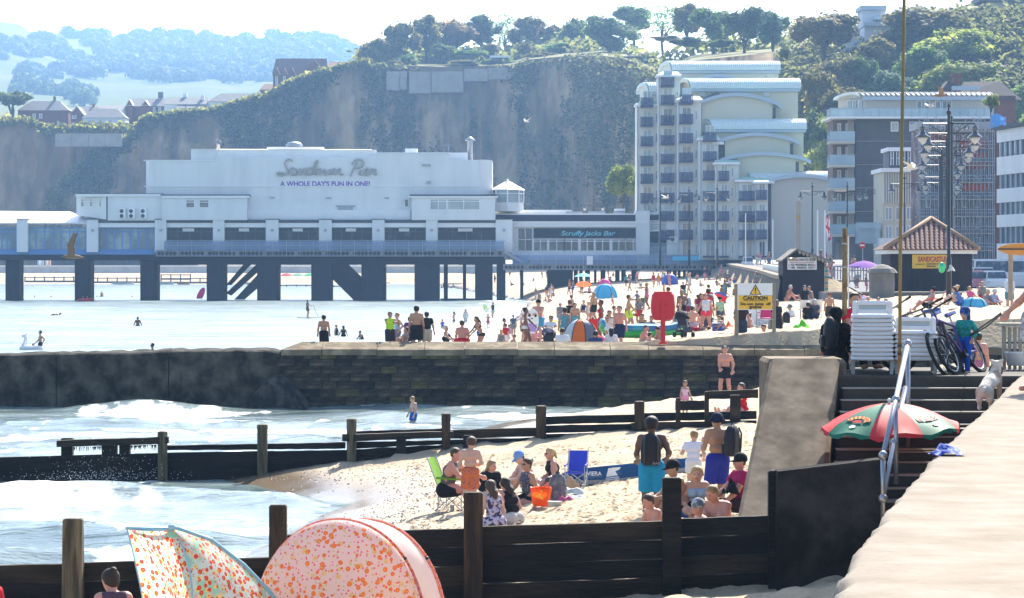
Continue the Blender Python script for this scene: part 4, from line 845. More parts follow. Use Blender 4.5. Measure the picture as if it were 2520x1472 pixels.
def gable(par,o,px0,px1,pe,pa,pbm,Y,dep,win_l=True,inset=24,body=cream):
    b = MB(o);n = 16;arc = [(px0 + (px1 - px0) * i / n,pe - (pe - pa) * math.sin(math.pi * (.06 + .88 * i / n)) ** 1.0) for i in range(n + 1)]
    arc[0] = (px0,pe);arc[-1] = (px1,pe)
    ins = [(max(px0 + inset,min(px1 - inset,p)),q + 7) for p,q in arc]
    b.prism([P(p,q,Y) for p,q in ins] + [P(px1 - inset,pbm,Y),P(px0 + inset,pbm,Y)],(0,dep,0));w_ = b.build('gable_wall',body,par)
    b = MB(o);t_ = [P(p,q,Y - .7) for p,q in arc];u_ = [P(p,q + 9,Y - .7) for p,q in arc];k_ = [(x,y + dep,z) for x,y,z in t_]
    b.sheet([u_,t_]);b.sheet([[(x,y + .8,z) for x,y,z in u_],u_]);f_ = b.build('arched_fascia',fasc,par);b = MB(o);b.sheet([t_,k_]);b.build('roof',greenroof,par,True)
    b = MB(o);b.bx(px0 + 8,px0 + inset,pe + 4,pbm,Y + .4,2);b.bx(px1 - inset,px1 - inset + 8,pe + 4,pbm,Y + .4,2);b.build('slate_strip',slate,par)
    b = MB(o);b.bx(px0 - 6,px0 + 22,pe,pe + 6,Y - .9,3);b.build('gutter',whiteb,par)
gable(flats,ao,1703,1925,262,228,330,424,12);gable(flats,ao,1760,1968,350,326,395,417.5,10);gable(flats,ao,1766,1996,395,374,452,415,10,inset=38);gable(flats,ao,1884,2062,446,428,640,410,10,inset=14,body=mat('stone_render',(.5,.46,.4),.8,.04,.1))
gable(flats,ao,1725,1812,192,182,200,432,4,inset=8)
b = MB(ao)
for k in range(7): b.bx(1708 + k * 9,1717 + k * 9,252 - k * 4.5,262 - k * 4.5,424.5,3)
for k in range(6): b.bx(1790 + k * 10,1800 + k * 10,390 - k * 2.6,396 - k * 2.6,416,3)
b.build('stepped_flashing',slate,flats)
for a in (1730,1760,1880,1905): win((a,a + 10,186,190),flats,ao,436.0,glassl,None,1,None,.8)
for a in (1722,1880): win((a,a + 12,228,236),flats,ao,427.9,glassl,None,1,None,1)
towers = [(1567,1626,262,430.5,[(1577,1607)],[240,288,336,384,428,476],262),(1620,1674,190,426.5,[(1627,1659)],[190,234,284,333,379,426,475],204),(1668,1726,250,422.5,[(1673,1705)],[233,281,328,376,424,474],262),(1722,1768,345,417.0,[(1731,1763)],[325,373,420,471],345),(1762,1818,405,413.0,[(1769,1794)],[421,470],400),(1814,1862,448,410.5,[(1820,1856)],[470,520,566],446),(1858,1890,452,409.0,[(1862,1887)],[468,519,565],452)]
for ti,(a,c,top_,Y,bal,rowsT,t0) in enumerate(towers):
    b = MB(ao);b.bx(a,c,top_,640,Y,6);b.build('wall',creamw,flats)
    b = MB(ao);b.bx(a - 5,c + 3,top_ - 5,top_,Y - .8,3);b.build('eaves',whiteb,flats);b = MB(ao);b.prism([P(a - 5,top_ - 5,Y - .8),P(c + 3,top_ - 5,Y - .8),P(c - 6,top_ - 13,Y + 2),P(a + 10,top_ - 13,Y + 2)],(0,3,0));b.build('roof',greenroof,flats)
    allr = rowsT + ([520,566,610] if ti < 5 else [610])
    for ry in allr:
        for (b0,b1) in bal:
            if ry < top_ - 3: Yd = Y + 1
            win((b0 + 6,b1 - 4,ry - 16,ry + 22),flats,ao,Y,rng.choice([doorg,doorg,glass,glassl,curt,mat('tan_blind',(.5,.4,.3),.7)]),None,2,None,1.2)
            if c - b1 > 10 and ry > top_: win((b1 + 6,b1 + 11,ry - 8,ry + 14),flats,ao,Y,glassl,None,1,None,.8)
            bb = MB(ao);bb.bx(b0,b1,ry + 20,ry + 24,Y - 1.7,1.7);ba = bb.build('balcony',navyrail,flats)
            if ry > 590: continue
            bb = MB(ao);bb.bx(b0,b1,ry,ry + 1.6,Y - 1.75,.1)
            for k in range(6): q = b0 + (b1 - b0) * k / 5;bb.bx(q - .55,q + .55,ry,ry + 22,Y - 1.74,.08)
            for q in (b0,b1 - 1): bb.bx(q,q + 1,ry,ry + 1.6,Y - 1.6,1.5)
            bb.build('railing',navyrail,ba);bb = MB(ao);bb.bx(b0,b1,ry + 2,ry + 21,Y - 1.68,.03);bb.build('mesh_panel',navyp,ba)
    for q in (a + 1,): b = MB(ao);b.bx(q,q + 2.4,top_,640,Y - .12,.12);b.build('downpipe',fasc,flats)
b = MB(ao);b.bx(1820,1858,530,547,409.5,.3);sb = b.build('shop_sign',paint('maroon_sign',(.12,.02,.03)),flats);text('C ISLAND','lettering',paint('red_letters',(.6,.08,.08)),sb,ao,1825,1857,538,9,409.5,.02)

# brown brick flats
YB = 345.0;bo = P(2240,640,YB);bf = thing('apartment_block','brown brick flats with glass balconies and a curved penthouse roof','apartments',bo)
brown = mat('brown_brick',(.1,.095,.095),.9,.15,1.2,.2,4);beige = mat('beige_render',(.5,.45,.37),.8,.05,.2);grroof = mat('grey_zinc',(.5,.46,.43),.45,.1,.4);gls = mat('balcony_glass',(.4,.55,.65),.1,.15,.4,spec=.7,alpha=.6)
barrel(bf,bo,2072,2442,226,239,YB,7,50,26,grroof,beige,292,8,paint('zinc_seam',(.3,.28,.27),.5));b = MB(bo);b.bx(2106,2445,292,660,YB - .6,9);b.build('wall',brown,bf)
b = MB(bo);b.bx(2043,2446,287,292,YB - 2.2,9);b.build('terrace_slab',whiteb,bf);b = MB(bo);b.bx(2043,2446,267,287,YB - 2.2,.05);b.bx(2043,2043.8,267,287,YB - 2.2,4);g_ = b.build('glass_railing',gls,bf)
b = MB(bo);b.bx(2042,2447,266,267.4,YB - 2.25,.12)
for q in range(2043,2446,20): b.bx(q,q + .9,266,288,YB - 2.24,.08)
b.build('handrail',steel,g_)
b = MB(bo)
for y_ in (347,405,462,520): b.bx(2106,2445,y_,y_ + 1.4,YB - .66,.08)
b.build('band',mat('pale_band',(.3,.28,.26),.8),bf)
for k,ry in enumerate((324,382,439,496,553)):
    b = MB(bo);b.bx(2050,2106,ry - 32,ry + 24,YB + 1.2,6);b.build('recess_wall',mat('recess_brown',(.2,.15,.12),.9),bf);b = MB(bo);b.bx(2086,2106,ry - 32,ry + 24,YB + .9,.4);b.build('recess_panel',beige,bf)
    b = MB(bo);b.bx(2042,2104,ry + 24,ry + 30,YB - 1.8,3.2);ba = b.build('balcony',beige,bf);b = MB(bo);b.bx(2042,2104,ry,ry + 24,YB - 1.8,.04);b.bx(2042,2042.7,ry,ry + 24,YB - 1.8,3);b.build('glass_railing',gls,ba);b = MB(bo);b.bx(2042,2104.5,ry - 1.2,ry,YB - 1.85,.1);b.build('handrail',steel,ba)
    win((2061,2070,ry - 20,ry + 22),bf,bo,YB + 1.1,glassl);win((2081,2086,ry - 20,ry + 10),bf,bo,YB + 1.1,glassl);win((2099,2105,ry - 22,ry + 22),bf,bo,YB + .8,glassl)
for a,m_ in ((2192,glassl),(2238,paint('blue_blind',(.08,.17,.5),.4))): win((a,a + 19,300,324),bf,bo,YB - .6,m_,None,1,None,2)
for a in (2256,2275,2302,2318,2330): win((a,a + 13,248,286),bf,bo,YB + .2,glass,None,1,None,1.6)
for a in (2085,2098,2112): win((a,a + 8,247,268),bf,bo,YB + (2119 - a) * .1,glassl,None,1,None,1)
# old bay windowed house in front of it
YC = 322.0;co = P(2216,640,YC);ch = thing('bay_house','cream seaside house with tall ribbed bay windows in front of the brown flats','house',co)
b = MB(co);b.bx(2172,2262,424,660,YC,8);b.build('wall',mat('cream_boards',(.55,.5,.38),.8,.08,.3),ch);b = MB(co);b.bx(2168,2266,414,424,YC - .8,9);b.build('cornice',whiteb,ch);b = MB(co);b.bx(2188,2262,365,414,YC + 2,5);b.build('upper_storey',slate,ch);b = MB(co);b.bx(2184,2266,363,372,YC + 1.2,6);b.build('roof',whiteb,ch)
for q in range(2192,2258,14): b = MB(co);b.bx(q,q + 1.7,372,407,YC + 1.7,.2);b.bx(q + 6,q + 7.7,372,407,YC + 1.7,.2);b.bx(q,q + 7,389,390.5,YC + 1.7,.2);f_ = b.build('window',whiteb,ch);b = MB(co);b.bx(q + 1.7,q + 6,373,406,YC + 1.85,.05);b.build('pane',glass,f_)
for q in range(2174,2260,6): b = MB(co);b.bx(q,q + 2.2,426,500,YC - .3,.3);b.build('rib',creamw,ch)
for ry in (510,556): 
    for q in (2178,2204,2230): win((q,q + 18,ry,ry + 32),ch,co,YC,glassl,None,2)
b = MB(co);b.bx(2166,2264,586,606,YC - 2.2,2.2);b.build('awning',whiteb,ch);b = MB(co);b.bx(2110,2166,548,562,YC - 1,2);b.bx(2110,2166,562,600,YC + .2,2);b.build('porch',gls,ch)
# brick building wrapped in scaffolding
YS = 300.0;so_ = P(2370,640,YS);sc_ = thing('scaffolded_building','red brick terrace wrapped in scaffolding with orange netting','building',so_)
red = mat('red_brick',(.2,.075,.05),.9,.2,.6,.2,3);b = MB(so_);b.bx(2268,2434,318,660,YS + 3,8);b.build('wall',mat('mottled_brick',(.16,.09,.08),.9,.3,.35,col2=(.3,.26,.25)),sc_);b = MB(so_);b.bx(2434,2462,322,660,YS + 2,8);b.build('side_wall',red,sc_);b = MB(so_);b.bx(2260,2440,300,318,YS + 4,6);b.build('parapet',mat('pale_parapet',(.42,.4,.38),.9),sc_)  # front wall brick mottled from brown to pale grey
rs_ = random.Random(8)
for rw in range(6):
    for q in range(2278,2430,30): win((q,q + 13,334 + rw * 50,362 + rw * 50),sc_,so_,YS + 3,glass,None,1,None,2)
pole_me = MB((0,0,0)).tube([(0,0,0),(0,0,1)],.045,5).mesh('scaffold_pole',steel)
for dy in (0,1.4):
    for q in np.arange(2262,2446,9.5):
        o = link('scaffold_pole',pole_me,sc_);top_ = rs_.uniform(284,322);Yq = YS + dy;o.location = (X(q + dy * 3,Yq) - so_[0],Yq - so_[1],Z(660,Yq) - so_[2]);o.scale = (1,1,Z(top_,Yq) - Z(660,Yq))
for rw in range(8):
    y_ = 322 + rw * 42;b = MB(so_);b.bx(2258,2448,y_,y_ + 2.4,YS - .1,1.8);b.build('scaffold_board',mat('scaffold_boards',(.36,.32,.28),.9,.3,.8),sc_);b = MB(so_);b.tube([P(2256,y_ - 16,YS - .1),P(2449,y_ - 16,YS - .1)],.045,5);b.tube([P(2256,y_ - 8,YS - .1),P(2449,y_ - 8,YS - .1)],.045,5);b.build('guard_rail',steel,sc_)
netm = mat('orange_netting',(.5,.09,.03),.8,.4,2,alpha=.6)
for (a,c,y0,y1) in ((2362,2432,345,362),(2300,2340,388,404),(2350,2430,400,416),(2370,2432,452,470),(2290,2330,330,346),(2275,2300,350,362),(2310,2360,430,446),(2380,2430,376,388)): b = MB(so_);b.bx(a,c,y0,y1,YS + .7,.04);b.build('netting',netm,sc_)
b = MB(so_);b.sheet([[P(2436 + 8 * k,312 - 14 * j + 5 * math.sin(k * 1.3 + j),YS + 1 + .5 * j) for k in range(6)] for j in range(3)]);b.build('tarpaulin',paint('blue_tarpaulin',(.1,.3,.6)),sc_)
# white modern block at the right edge
mo = (46.2,270,4.9);mbk = thing('modern_block','white modern block with dark ribbon windows at the right edge','building',mo)
A0,A1 = Vector((46.25,270,0)),Vector((49.2,246,0));dirv = A1 - A0;nv = Vector((-dirv.y,dirv.x,0)).normalized();nv = nv if nv.x < 0 else -nv
def slab(z0,z1,m,off=0,name='band'):
    b = MB(mo);a,c = A0 + nv * off,A1 + nv * off;b.prism([(a.x,a.y,z0),(c.x,c.y,z0),(c.x + 9,c.y + 1,z0),(a.x + 9,a.y + 1,z0)],(0,0,z1 - z0));return b.build(name,m,mbk)
zz = [Z(p,270) for p in (322,352,388,432,466,500,530,560,600,660)]
for k in range(9): slab(zz[k + 1],zz[k],[white,glass][k % 2],0 if k % 2 else .25,['white_panel','window_band'][k % 2])
slab(zz[0],zz[0] + .3,darkroof,.6,'roof_edge')
for k in (1,3,5,7):
    for j in range(15): c = A0 + dirv * (j + .5) / 15 + nv * .1;b = MB(mo);b.box((c.x - .06,c.y - .12,zz[k + 1]),(c.x + .1,c.y + .12,zz[k]));b.build('mullion',fasc,mbk)
# tiled house and villas on the hill
th = thing('tiled_house','house with dark tiled roof and red brick chimney above the brown flats','house',P(2410,240,400));o_ = th.location;tile_d = mat('dark_tiles',(.075,.06,.055),.9,.2,1.5)
b = MB(o_);b.bx(2330,2500,236,300,400,10);b.build('wall',red,th);b = MB(o_);b.prism([P(2340,240,399.5),P(2375,202,404),P(2460,200,404),P(2516,246,399.5)],(0,.6,0));b.prism([P(2318,222,398),P(2334,199,398),P(2366,214,398),P(2366,224,398)],(0,4,0));b.build('roof',tile_d,th);b = MB(o_);b.bx(2347,2366,186,205,402,2);b.bx(2344,2369,181,187,401.8,2.4);b.build('chimney',red,th);b = MB(o_);b.bx(2344,2412,212,222,397,1);b.build('dormer',fasc,th)
v = thing('villa','white modernist villa with stepped blue grey roofs half hidden by trees','house',P(2160,150,575));o_ = v.location;vb = mat('villa_render',(.6,.62,.64),.7,.05,.1)
b = MB(o_);b.bx(2085,2150,90,165,575,8);b.bx(2128,2222,64,120,572,8);b.bx(2122,2180,24,70,578,8);b.build('wall',vb,v);b = MB(o_);b.bx(2126,2226,55,64,571,9);b.bx(2118,2182,14,24,577,9);b.bx(2152,2222,38,48,575,9);b.bx(2080,2128,118,128,574,9);b.build('roof',fasc,v);win((2086,2100,116,140),v,o_,574.9,glass);win((2190,2206,80,100),v,o_,571.9,glass)
v = thing('hilltop_block','dark clad block with white upper storey at the top right corner','building',P(2490,60,600));o_ = v.location
b = MB(o_);b.bx(2436,2620,48,140,600,10);b.build('wall',mat('dark_cladding',(.07,.07,.085),.8),v);b = MB(o_);b.bx(2430,2500,3,48,599,9);b.build('upper_storey',creamw,v);b = MB(o_);b.bx(2412,2560,-10,3,597,12);b.bx(2498,2620,-4,12,596,12);b.build('roof',slate,v);win((2442,2456,34,48),v,o_,598.9,glassl);win((2480,2492,34,48),v,o_,598.9,glassl)
s_ = thing('park_shelter','long low dark walled shelter on the lawn at the cliff edge','shelter',P(1570,150,790));b = MB(s_.location);b.bx(1530,1612,141,156,785,3);b.build('wall',mat('dark_brick',(.08,.07,.065),.9,.2,.5),s_);b = MB(s_.location);b.bx(1527,1614,139,141,784.6,4);b.build('roof',slate,s_)
for q in (1548,1562,1584): b = MB(s_.location);b.bx(q,q + 9,145,150,784.9,.2);b.build('window',fasc,s_)
s_ = thing('park_shelter','little white roofed shelter among the clifftop scrub','shelter',P(1229,140,905));b = MB(s_.location);b.bx(1206,1256,137,142,900,3);b.build('roof',whiteb,s_);b = MB(s_.location);b.bx(1210,1252,142,149,901,2);b.build('wall',slate,s_)
# far houses
brk = mat('far_brick',(.2,.08,.055),.9,.15,.5);rf1 = mat('far_slates',(.2,.19,.18),.7,.15,.6);rf2 = mat('far_red_tiles',(.2,.12,.09),.9,.15,.6)
def house(label,px0,px1,pe,pr,pbm,Y,wallm,roofm,kind='hip',chim=None,wins=(),dep=9):
    Y += 160 if px0 >= 638 else 40 if px0 > 300 else 0
    t = thing('far_house',label,'house',P((px0 + px1) / 2,pbm,Y),0,'houses along the far cliff');o = t.location
    b = MB(o);b.bx(px0,px1,pe,pbm + 4,Y,dep);b.build('wall',wallm,t);b = MB(o);ov = 2;e0 = (px0 - ov,pe + 1);e1 = (px1 + ov,pe + 1)
    if kind == 'gable':
        b.prism([P(*e0,Y - .5),P(*e1,Y - .5),P((px0 + px1) / 2,pr,Y - .5)],(0,dep + 1,0));bb = MB(o);bb.prism([P(px0 + 1,pe,Y - .55),P(px1 - 1,pe,Y - .55),P((px0 + px1) / 2,pr + 3,Y - .55)],(0,.1,0));bb.build('gable',wallm,t)
    else:
        i = (px1 - px0) * (.22 if kind == 'hip' else .03);A = [P(*e0,Y - .5),P(*e1,Y - .5),(X(px1 + ov,Y),Y + dep + .5,Z(pe + 1,Y)),(X(px0 - ov,Y),Y + dep + .5,Z(pe + 1,Y))];rg = [(X(px0 + i,Y),Y + dep / 2,Z(pr,Y)),(X(px1 - i,Y),Y + dep / 2,Z(pr,Y))]
        b.add(A + rg,[(0,1,5,4),(1,2,5),(2,3,4,5),(3,0,4),(3,2,1,0)])
    rf = b.build('roof',roofm,t)
    for c in ([chim] if chim else []): b = MB(o);b.bx(c[0],c[0] + c[3],c[1],c[2],Y + dep / 2,1.2);b.build('chimney',c[4],rf)
    for wn in wins:
        fwn = win(wn,t,o,Y,glassl,whiteb,1,None,1.2)
    return t
house('red brick house with wide grey hipped roof beside the pine',44,168,271,247,306,930,brk,rf1,'hip',(131,238,250,6,slate),[(80,88,280,292),(96,104,280,292),(140,146,298,308)])
house('narrow red brick gabled house with an arched white window',174,204,282,261,314,925,brk,rf1,'gable',None,[(177,188,272,293),(178,190,302,312)])
house('long slate roofed house behind the white bungalow',184,240,282,261,300,940,brk,rf1,'ridge',(227,256,276,6,brk))
house('white bungalow with pale hipped slate roof',203,308,289,266,316,920,whiteb,rf1,'hip',None,[(216,226,296,308),(242,252,294,314),(266,276,294,308)])
house('pale roofed house behind the white bungalow',236,306,272,258,292,945,creamw,rf1,'ridge')
house('brick villa with two gabled bays',310,408,261,241,300,910,brk,rf1,'ridge',(389,227,242,12,slate),[(314,322,264,290),(352,362,264,290),(376,382,264,282),(390,396,264,282)])
house('left white gabled bay of the brick villa',310,326,259,244,300,908,brk,whiteb,'gable');house('right white gabled bay of the brick villa',348,366,259,246,300,908,brk,whiteb,'gable')
house('rendered terrace with slate roof and white chimneys',404,512,256,238,285,905,whiteb,rf1,'ridge',(450,231,262,10,whiteb),[(420,428,266,278)]);house('white flat fronted annexe with pale roof',430,512,265,248,285,903,whiteb,rf1,'hip',(494,235,250,8,whiteb))
house('long pale bungalow with grey hipped roofs nearest the main cliff',512,642,249,228,262,905,whiteb,rf1,'hip',None,[(530,536,254,262)])
house('small dark tiled outhouse left of the tall brick house',640,678,220,205,240,800,brk,rf2,'hip')
house('tall brick house with big tiled roof on the cliff top',672,806,182,142,225,790,brk,rf2,'ridge')
for k,a in enumerate((672,691,710)): house(['left','middle','right'][k] + ' tiled gable of the three on the tall brick house',a,a + 17,186,166,225,787,brk,rf2,'gable',None,[(a + 6,a + 12,184,214)])
house('big triangular tiled gable end of the tall brick house',738,808,190,146,225,786,brk,rf2,'gable');house('low tiled porch gable below the big gable end',742,800,198,172,212,783,brk,rf2,'gable');house('tiled bungalow roof half hidden by the cliff lip',806,882,166,150,190,760,brk,rf2,'ridge')
# ------------------------------------------------------------------ figures: one smooth skin grown round a posed skeleton
def surface_nets(f,org,cell):
    ins = f < 0;nx,ny,nz = f.shape
    c = [(0,0,0),(1,0,0),(0,1,0),(1,1,0),(0,0,1),(1,0,1),(0,1,1),(1,1,1)]
    sl = lambda a,d: a[d[0]:nx - 1 + d[0],d[1]:ny - 1 + d[1],d[2]:nz - 1 + d[2]]
    cnt = sum(sl(ins,d).astype(np.int8) for d in c);act = (cnt > 0) & (cnt < 8)
    I = np.argwhere(act)
    if len(I) == 0: return None,None
    idx = -np.ones(act.shape,np.int32);idx[act] = np.arange(len(I))
    vals = np.stack([f[I[:,0] + d[0],I[:,1] + d[1],I[:,2] + d[2]] for d in c],1);acc = np.zeros((len(I),3));num = np.zeros(len(I));cc = np.array(c,float)
    for a in range(8):
        for b in range(a + 1,8):
            if np.abs(cc[a] - cc[b]).sum() != 1: continue
            m = (vals[:,a] < 0) != (vals[:,b] < 0);t = vals[m,a] / (vals[m,a] - vals[m,b]);acc[m] += cc[a] + (cc[b] - cc[a]) * t[:,None];num[m] += 1
    V = (I + acc / num[:,None]) * cell + org;Q = []
    for ax in range(3):
        o = [0,0,0];o[ax] = 1
        A = ins[1:-1,1:-1,1:-1];B = ins[1 + o[0]:nx - 1 + o[0],1 + o[1]:ny - 1 + o[1],1 + o[2]:nz - 1 + o[2]]
        for flip,m in ((0,A & ~B),(1,~A & B)):
            g = np.argwhere(m) + 1
            if len(g) == 0: continue
            u,v = (ax + 1) % 3,(ax + 2) % 3;du = np.zeros(3,int);dv = np.zeros(3,int);du[u] = 1;dv[v] = 1
            q = [g - du - dv,g - dv,g,g - du];q = np.stack([idx[p[:,0],p[:,1],p[:,2]] for p in q],1)
            Q.append(q[:,::-1] if flip else q)
    Q = np.concatenate(Q);return V,Q[(Q >= 0).all(1)]
def field_mesh(name,parts,cell,k,mt,cuts=(),scale=1.0):
    """parts: (a, b, ra, rb, flat_end); cuts: (point, normal, limit) keeps points with dot <= limit"""
    pts = np.array([p[i] for p in parts for i in (0,1)],float);rm = max(max(p[2],p[3]) for p in parts) + 3 * cell + .02
    lo,hi = pts.min(0) - rm,pts.max(0) + rm;n = np.ceil((hi - lo) / cell).astype(int) + 1
    ax = [lo[i] + np.arange(n[i]) * cell for i in range(3)];f = np.full(n,1.0)
    for a,b,ra,rb,flat in parts:
        a = np.array(a,float);b = np.array(b,float);m = max(ra,rb) + k + 2.5 * cell
        i0 = np.maximum(0,((np.minimum(a,b) - m - lo) / cell).astype(int));i1 = np.minimum(n,((np.maximum(a,b) + m - lo) / cell).astype(int) + 2)
        s = tuple(slice(i0[i],i1[i]) for i in range(3));x = ax[0][s[0]][:,None,None];y = ax[1][s[1]][None,:,None];z = ax[2][s[2]][None,None,:]
        d = b - a;L = max(d @ d,1e-9);t = np.clip(((x - a[0]) * d[0] + (y - a[1]) * d[1] + (z - a[2]) * d[2]) / L,0,1)
        dist = np.sqrt((x - a[0] - t * d[0]) ** 2 + (y - a[1] - t * d[1]) ** 2 + (z - a[2] - t * d[2]) ** 2) - (ra + (rb - ra) * t)
        if flat: dn = d / math.sqrt(L);dist = np.maximum(dist,(x - b[0]) * dn[0] + (y - b[1]) * dn[1] + (z - b[2]) * dn[2])
        g = f[s];h = np.maximum(k - np.abs(g - dist),0) / k;f[s] = np.minimum(g,dist) - h * h * k * .25
    for p,nr,lim in cuts:
        f = np.maximum(f,(ax[0][:,None,None] - p[0]) * nr[0] + (ax[1][None,:,None] - p[1]) * nr[1] + (ax[2][None,None,:] - p[2]) * nr[2] - lim)
    f[0] = f[-1] = 1;f[:,0] = f[:,-1] = 1;f[:,:,0] = f[:,:,-1] = 1
    V,Q = surface_nets(f,lo,cell)
    if V is None or len(Q) == 0: return None
    return npmesh(name,V * scale,Q,mt,True)

def A3(*v): return np.array(v,float)
def unit(v): v = np.asarray(v,float);return v / (np.linalg.norm(v) + 1e-9)
def ik(a,t,l1,l2,hint):
    d = t - a;L = np.linalg.norm(d);L = min(max(L,abs(l1 - l2) + .004),l1 + l2 - .003);d = unit(d);x = (l1 * l1 - l2 * l2 + L * L) / (2 * L);y = math.sqrt(max(0,l1 * l1 - x * x))
    h = np.asarray(hint,float);h = h - d * (h @ d);h = unit(h);return a + d * x + h * y,a + d * L
# poses: the figure faces -Y, its right hand is at -X; lengths are fractions of the standing height
POSES = {
    'stand': dict(),'walk': dict(feet=((-.05,.09,.06),(.05,-.13,.035))),'wide': dict(feet=((-.13,0,.035),(.12,.02,.035))),
    'sit': dict(pel=(0,0,.075),lean=(0,.12),feet=((-.07,-.34,.04),(.07,-.31,.04)),hands=((-.14,-.28,.17),(.14,-.25,.16)),knee=(0,-.2,1)),
    'hug': dict(pel=(0,0,.075),lean=(0,-.35),feet=((-.06,-.3,.04),(.06,-.3,.04)),hands=((-.05,-.32,.17),(.06,-.32,.18)),knee=(0,-.2,1)),
    'long': dict(pel=(0,0,.075),lean=(0,-.12),feet=((-.06,-.49,.035),(.06,-.5,.035)),hands=((-.2,-.1,.03),(.1,-.3,.14)),knee=(0,0,1)),
    'back': dict(pel=(0,0,.07),lean=(0,.5),feet=((-.07,-.46,.035),(.07,-.36,.035)),hands=((-.16,.28,.03),(.16,.28,.03)),knee=(0,0,1)),
    'cross': dict(pel=(0,0,.075),lean=(0,-.25),feet=((.08,-.16,.03),(-.08,-.18,.03)),hands=((-.12,-.2,.12),(.1,-.2,.1)),knee=(None,)),
    'bow': dict(pel=(0,0,.075),lean=(0,-.65),feet=((.08,-.18,.03),(-.08,-.2,.03)),hands=((-.1,-.34,.05),(.08,-.34,.05)),knee=(None,)),
    'side': dict(pel=(0,0,.075),lean=(.05,-.1),feet=((.2,-.02,.03),(.24,.02,.03)),hands=((-.22,-.02,.03),(.1,-.2,.1)),knee=(-.3,-1,0)),
    'chair': dict(pel=(0,0,.26),lean=(0,.12),feet=((-.07,-.3,.035),(.07,-.28,.035)),hands=((-.12,-.24,.3),(.12,-.22,.3)),knee=(0,-1,.5)),
    'lounge': dict(pel=(0,0,.13),lean=(0,.3),feet=((-.07,-.42,.035),(.07,-.36,.035)),hands=((-.14,-.2,.18),(.14,-.2,.18)),knee=(0,-.2,1)),
    'bend': dict(pel=(0,.1,.5),lean=(0,-1.0),hands=((-.1,-.32,.3),(.1,-.32,.32))),'stoop': dict(pel=(0,.03,.515),lean=(0,-.4),hands=((-.1,-.3,.5),(.12,-.3,.5))),
    'crouch': dict(pel=(0,.05,.16),lean=(0,-.35),feet=((-.08,-.05,.035),(.08,-.08,.035)),hands=((-.08,-.22,.16),(.1,-.24,.2)),knee=(0,-1,.6)),
    'lie': dict(pel=(0,0,.07),lean=(0,1.42),feet=((-.06,-.48,.035),(.06,-.5,.04)),hands=((-.16,.02,.03),(.16,.02,.03)),knee=(0,0,1)),
    'prone': dict(pel=(0,0,.065),lean=(0,-1.35),feet=((-.06,.48,.035),(.06,.5,.035)),hands=((-.12,-.38,.04),(.12,-.38,.04)),knee=(0,0,-1)),
    'phone': dict(hands=((-.06,-.17,.7),(.15,-.02,.46))),'folded': dict(hands=((.1,-.13,.76),(-.1,-.15,.72))),'hips': dict(hands=((-.14,-.02,.56),(.14,-.02,.56))),
    'eat': dict(hands=((-.04,-.14,.84),(.06,-.13,.66))),'hold': dict(hands=((-.2,-.22,.68),(-.05,-.22,.66))),'wade': dict(hands=((-.22,-.06,.5),(.22,-.06,.5))),'low': dict(hands=((-.14,-.08,.44),(.12,-.1,.55))),'point': dict(hands=((-.25,-.2,.62),(.15,0,.46))),
}
BODYCACHE = {}
def skeleton(pose,hs=1.0,female=False,**ov):
    p = dict(pel=(0,0,.525),lean=(0,0),feet=((-.055,0,.035),(.055,-.01,.035)),hands=((-.155,-.03,.47),(.155,-.03,.47)),knee=(0,-1,0),head=(0,0));p.update(POSES[pose]);p.update(ov)
    J = {};Pl = A3(*p['pel']);lx,ly = p['lean'];U = unit((math.sin(lx),math.sin(ly) * math.cos(lx),math.cos(ly) * math.cos(lx)));Rv = unit(A3(1,0,0) - U * U[0]);Fv = unit(np.cross(U,Rv));Fv = Fv if (Fv @ A3(0,-1,0) >= 0 or abs(ly) > 1.2) else -Fv
    if ly > 1.2: Fv = A3(0,0,1)
    if ly < -1.2: Fv = A3(0,0,-1)
    sw = .096 if female else .108
    J.update(P=Pl,U=U,R=Rv,F=Fv,W=Pl + U * .11,C=Pl + U * .21 + Fv * .004,S=Pl + U * .275,N=Pl + U * .305)
    up = unit(U + A3(0,0,.9)) if abs(ly) < 1.2 else U
    tw,nod = p['head'];Fh = unit(Fv - up * (Fv @ up));Fh = unit(Fh * math.cos(tw) + Rv * math.sin(tw));hd = unit(up + Fh * nod);Fh = unit(Fh - hd * (Fh @ hd))
    J.update(hd=hd,Fh=Fh,H=J['N'] + hd * (.088 * hs) + Fh * .008,sh=[J['S'] - Rv * sw,J['S'] + Rv * sw],hip=[Pl - Rv * .052 - U * .01,Pl + Rv * .052 - U * .01])
    J['el'],J['wr'],J['kn'],J['an'] = [],[],[],[]
    for i,s in ((0,-1),(1,1)):
        e,w_ = ik(J['sh'][i],A3(*p['hands'][i]),.165,.148,Rv * s * .42 - Fv * .7 - A3(0,0,.8));J['el'].append(e);J['wr'].append(w_)
        kn = A3(s,-.25,.35) if p['knee'][0] is None else A3(*p['knee']) + A3(s * .12,0,0)
        k_,a_ = ik(J['hip'][i],A3(*p['feet'][i]),.245,.245,kn);J['kn'].append(k_);J['an'].append(a_)
    J['hs'] = hs;J['fem'] = female;J['prone'] = pose in ('prone',);return J
def lerp(a,b,t): return a + (b - a) * t
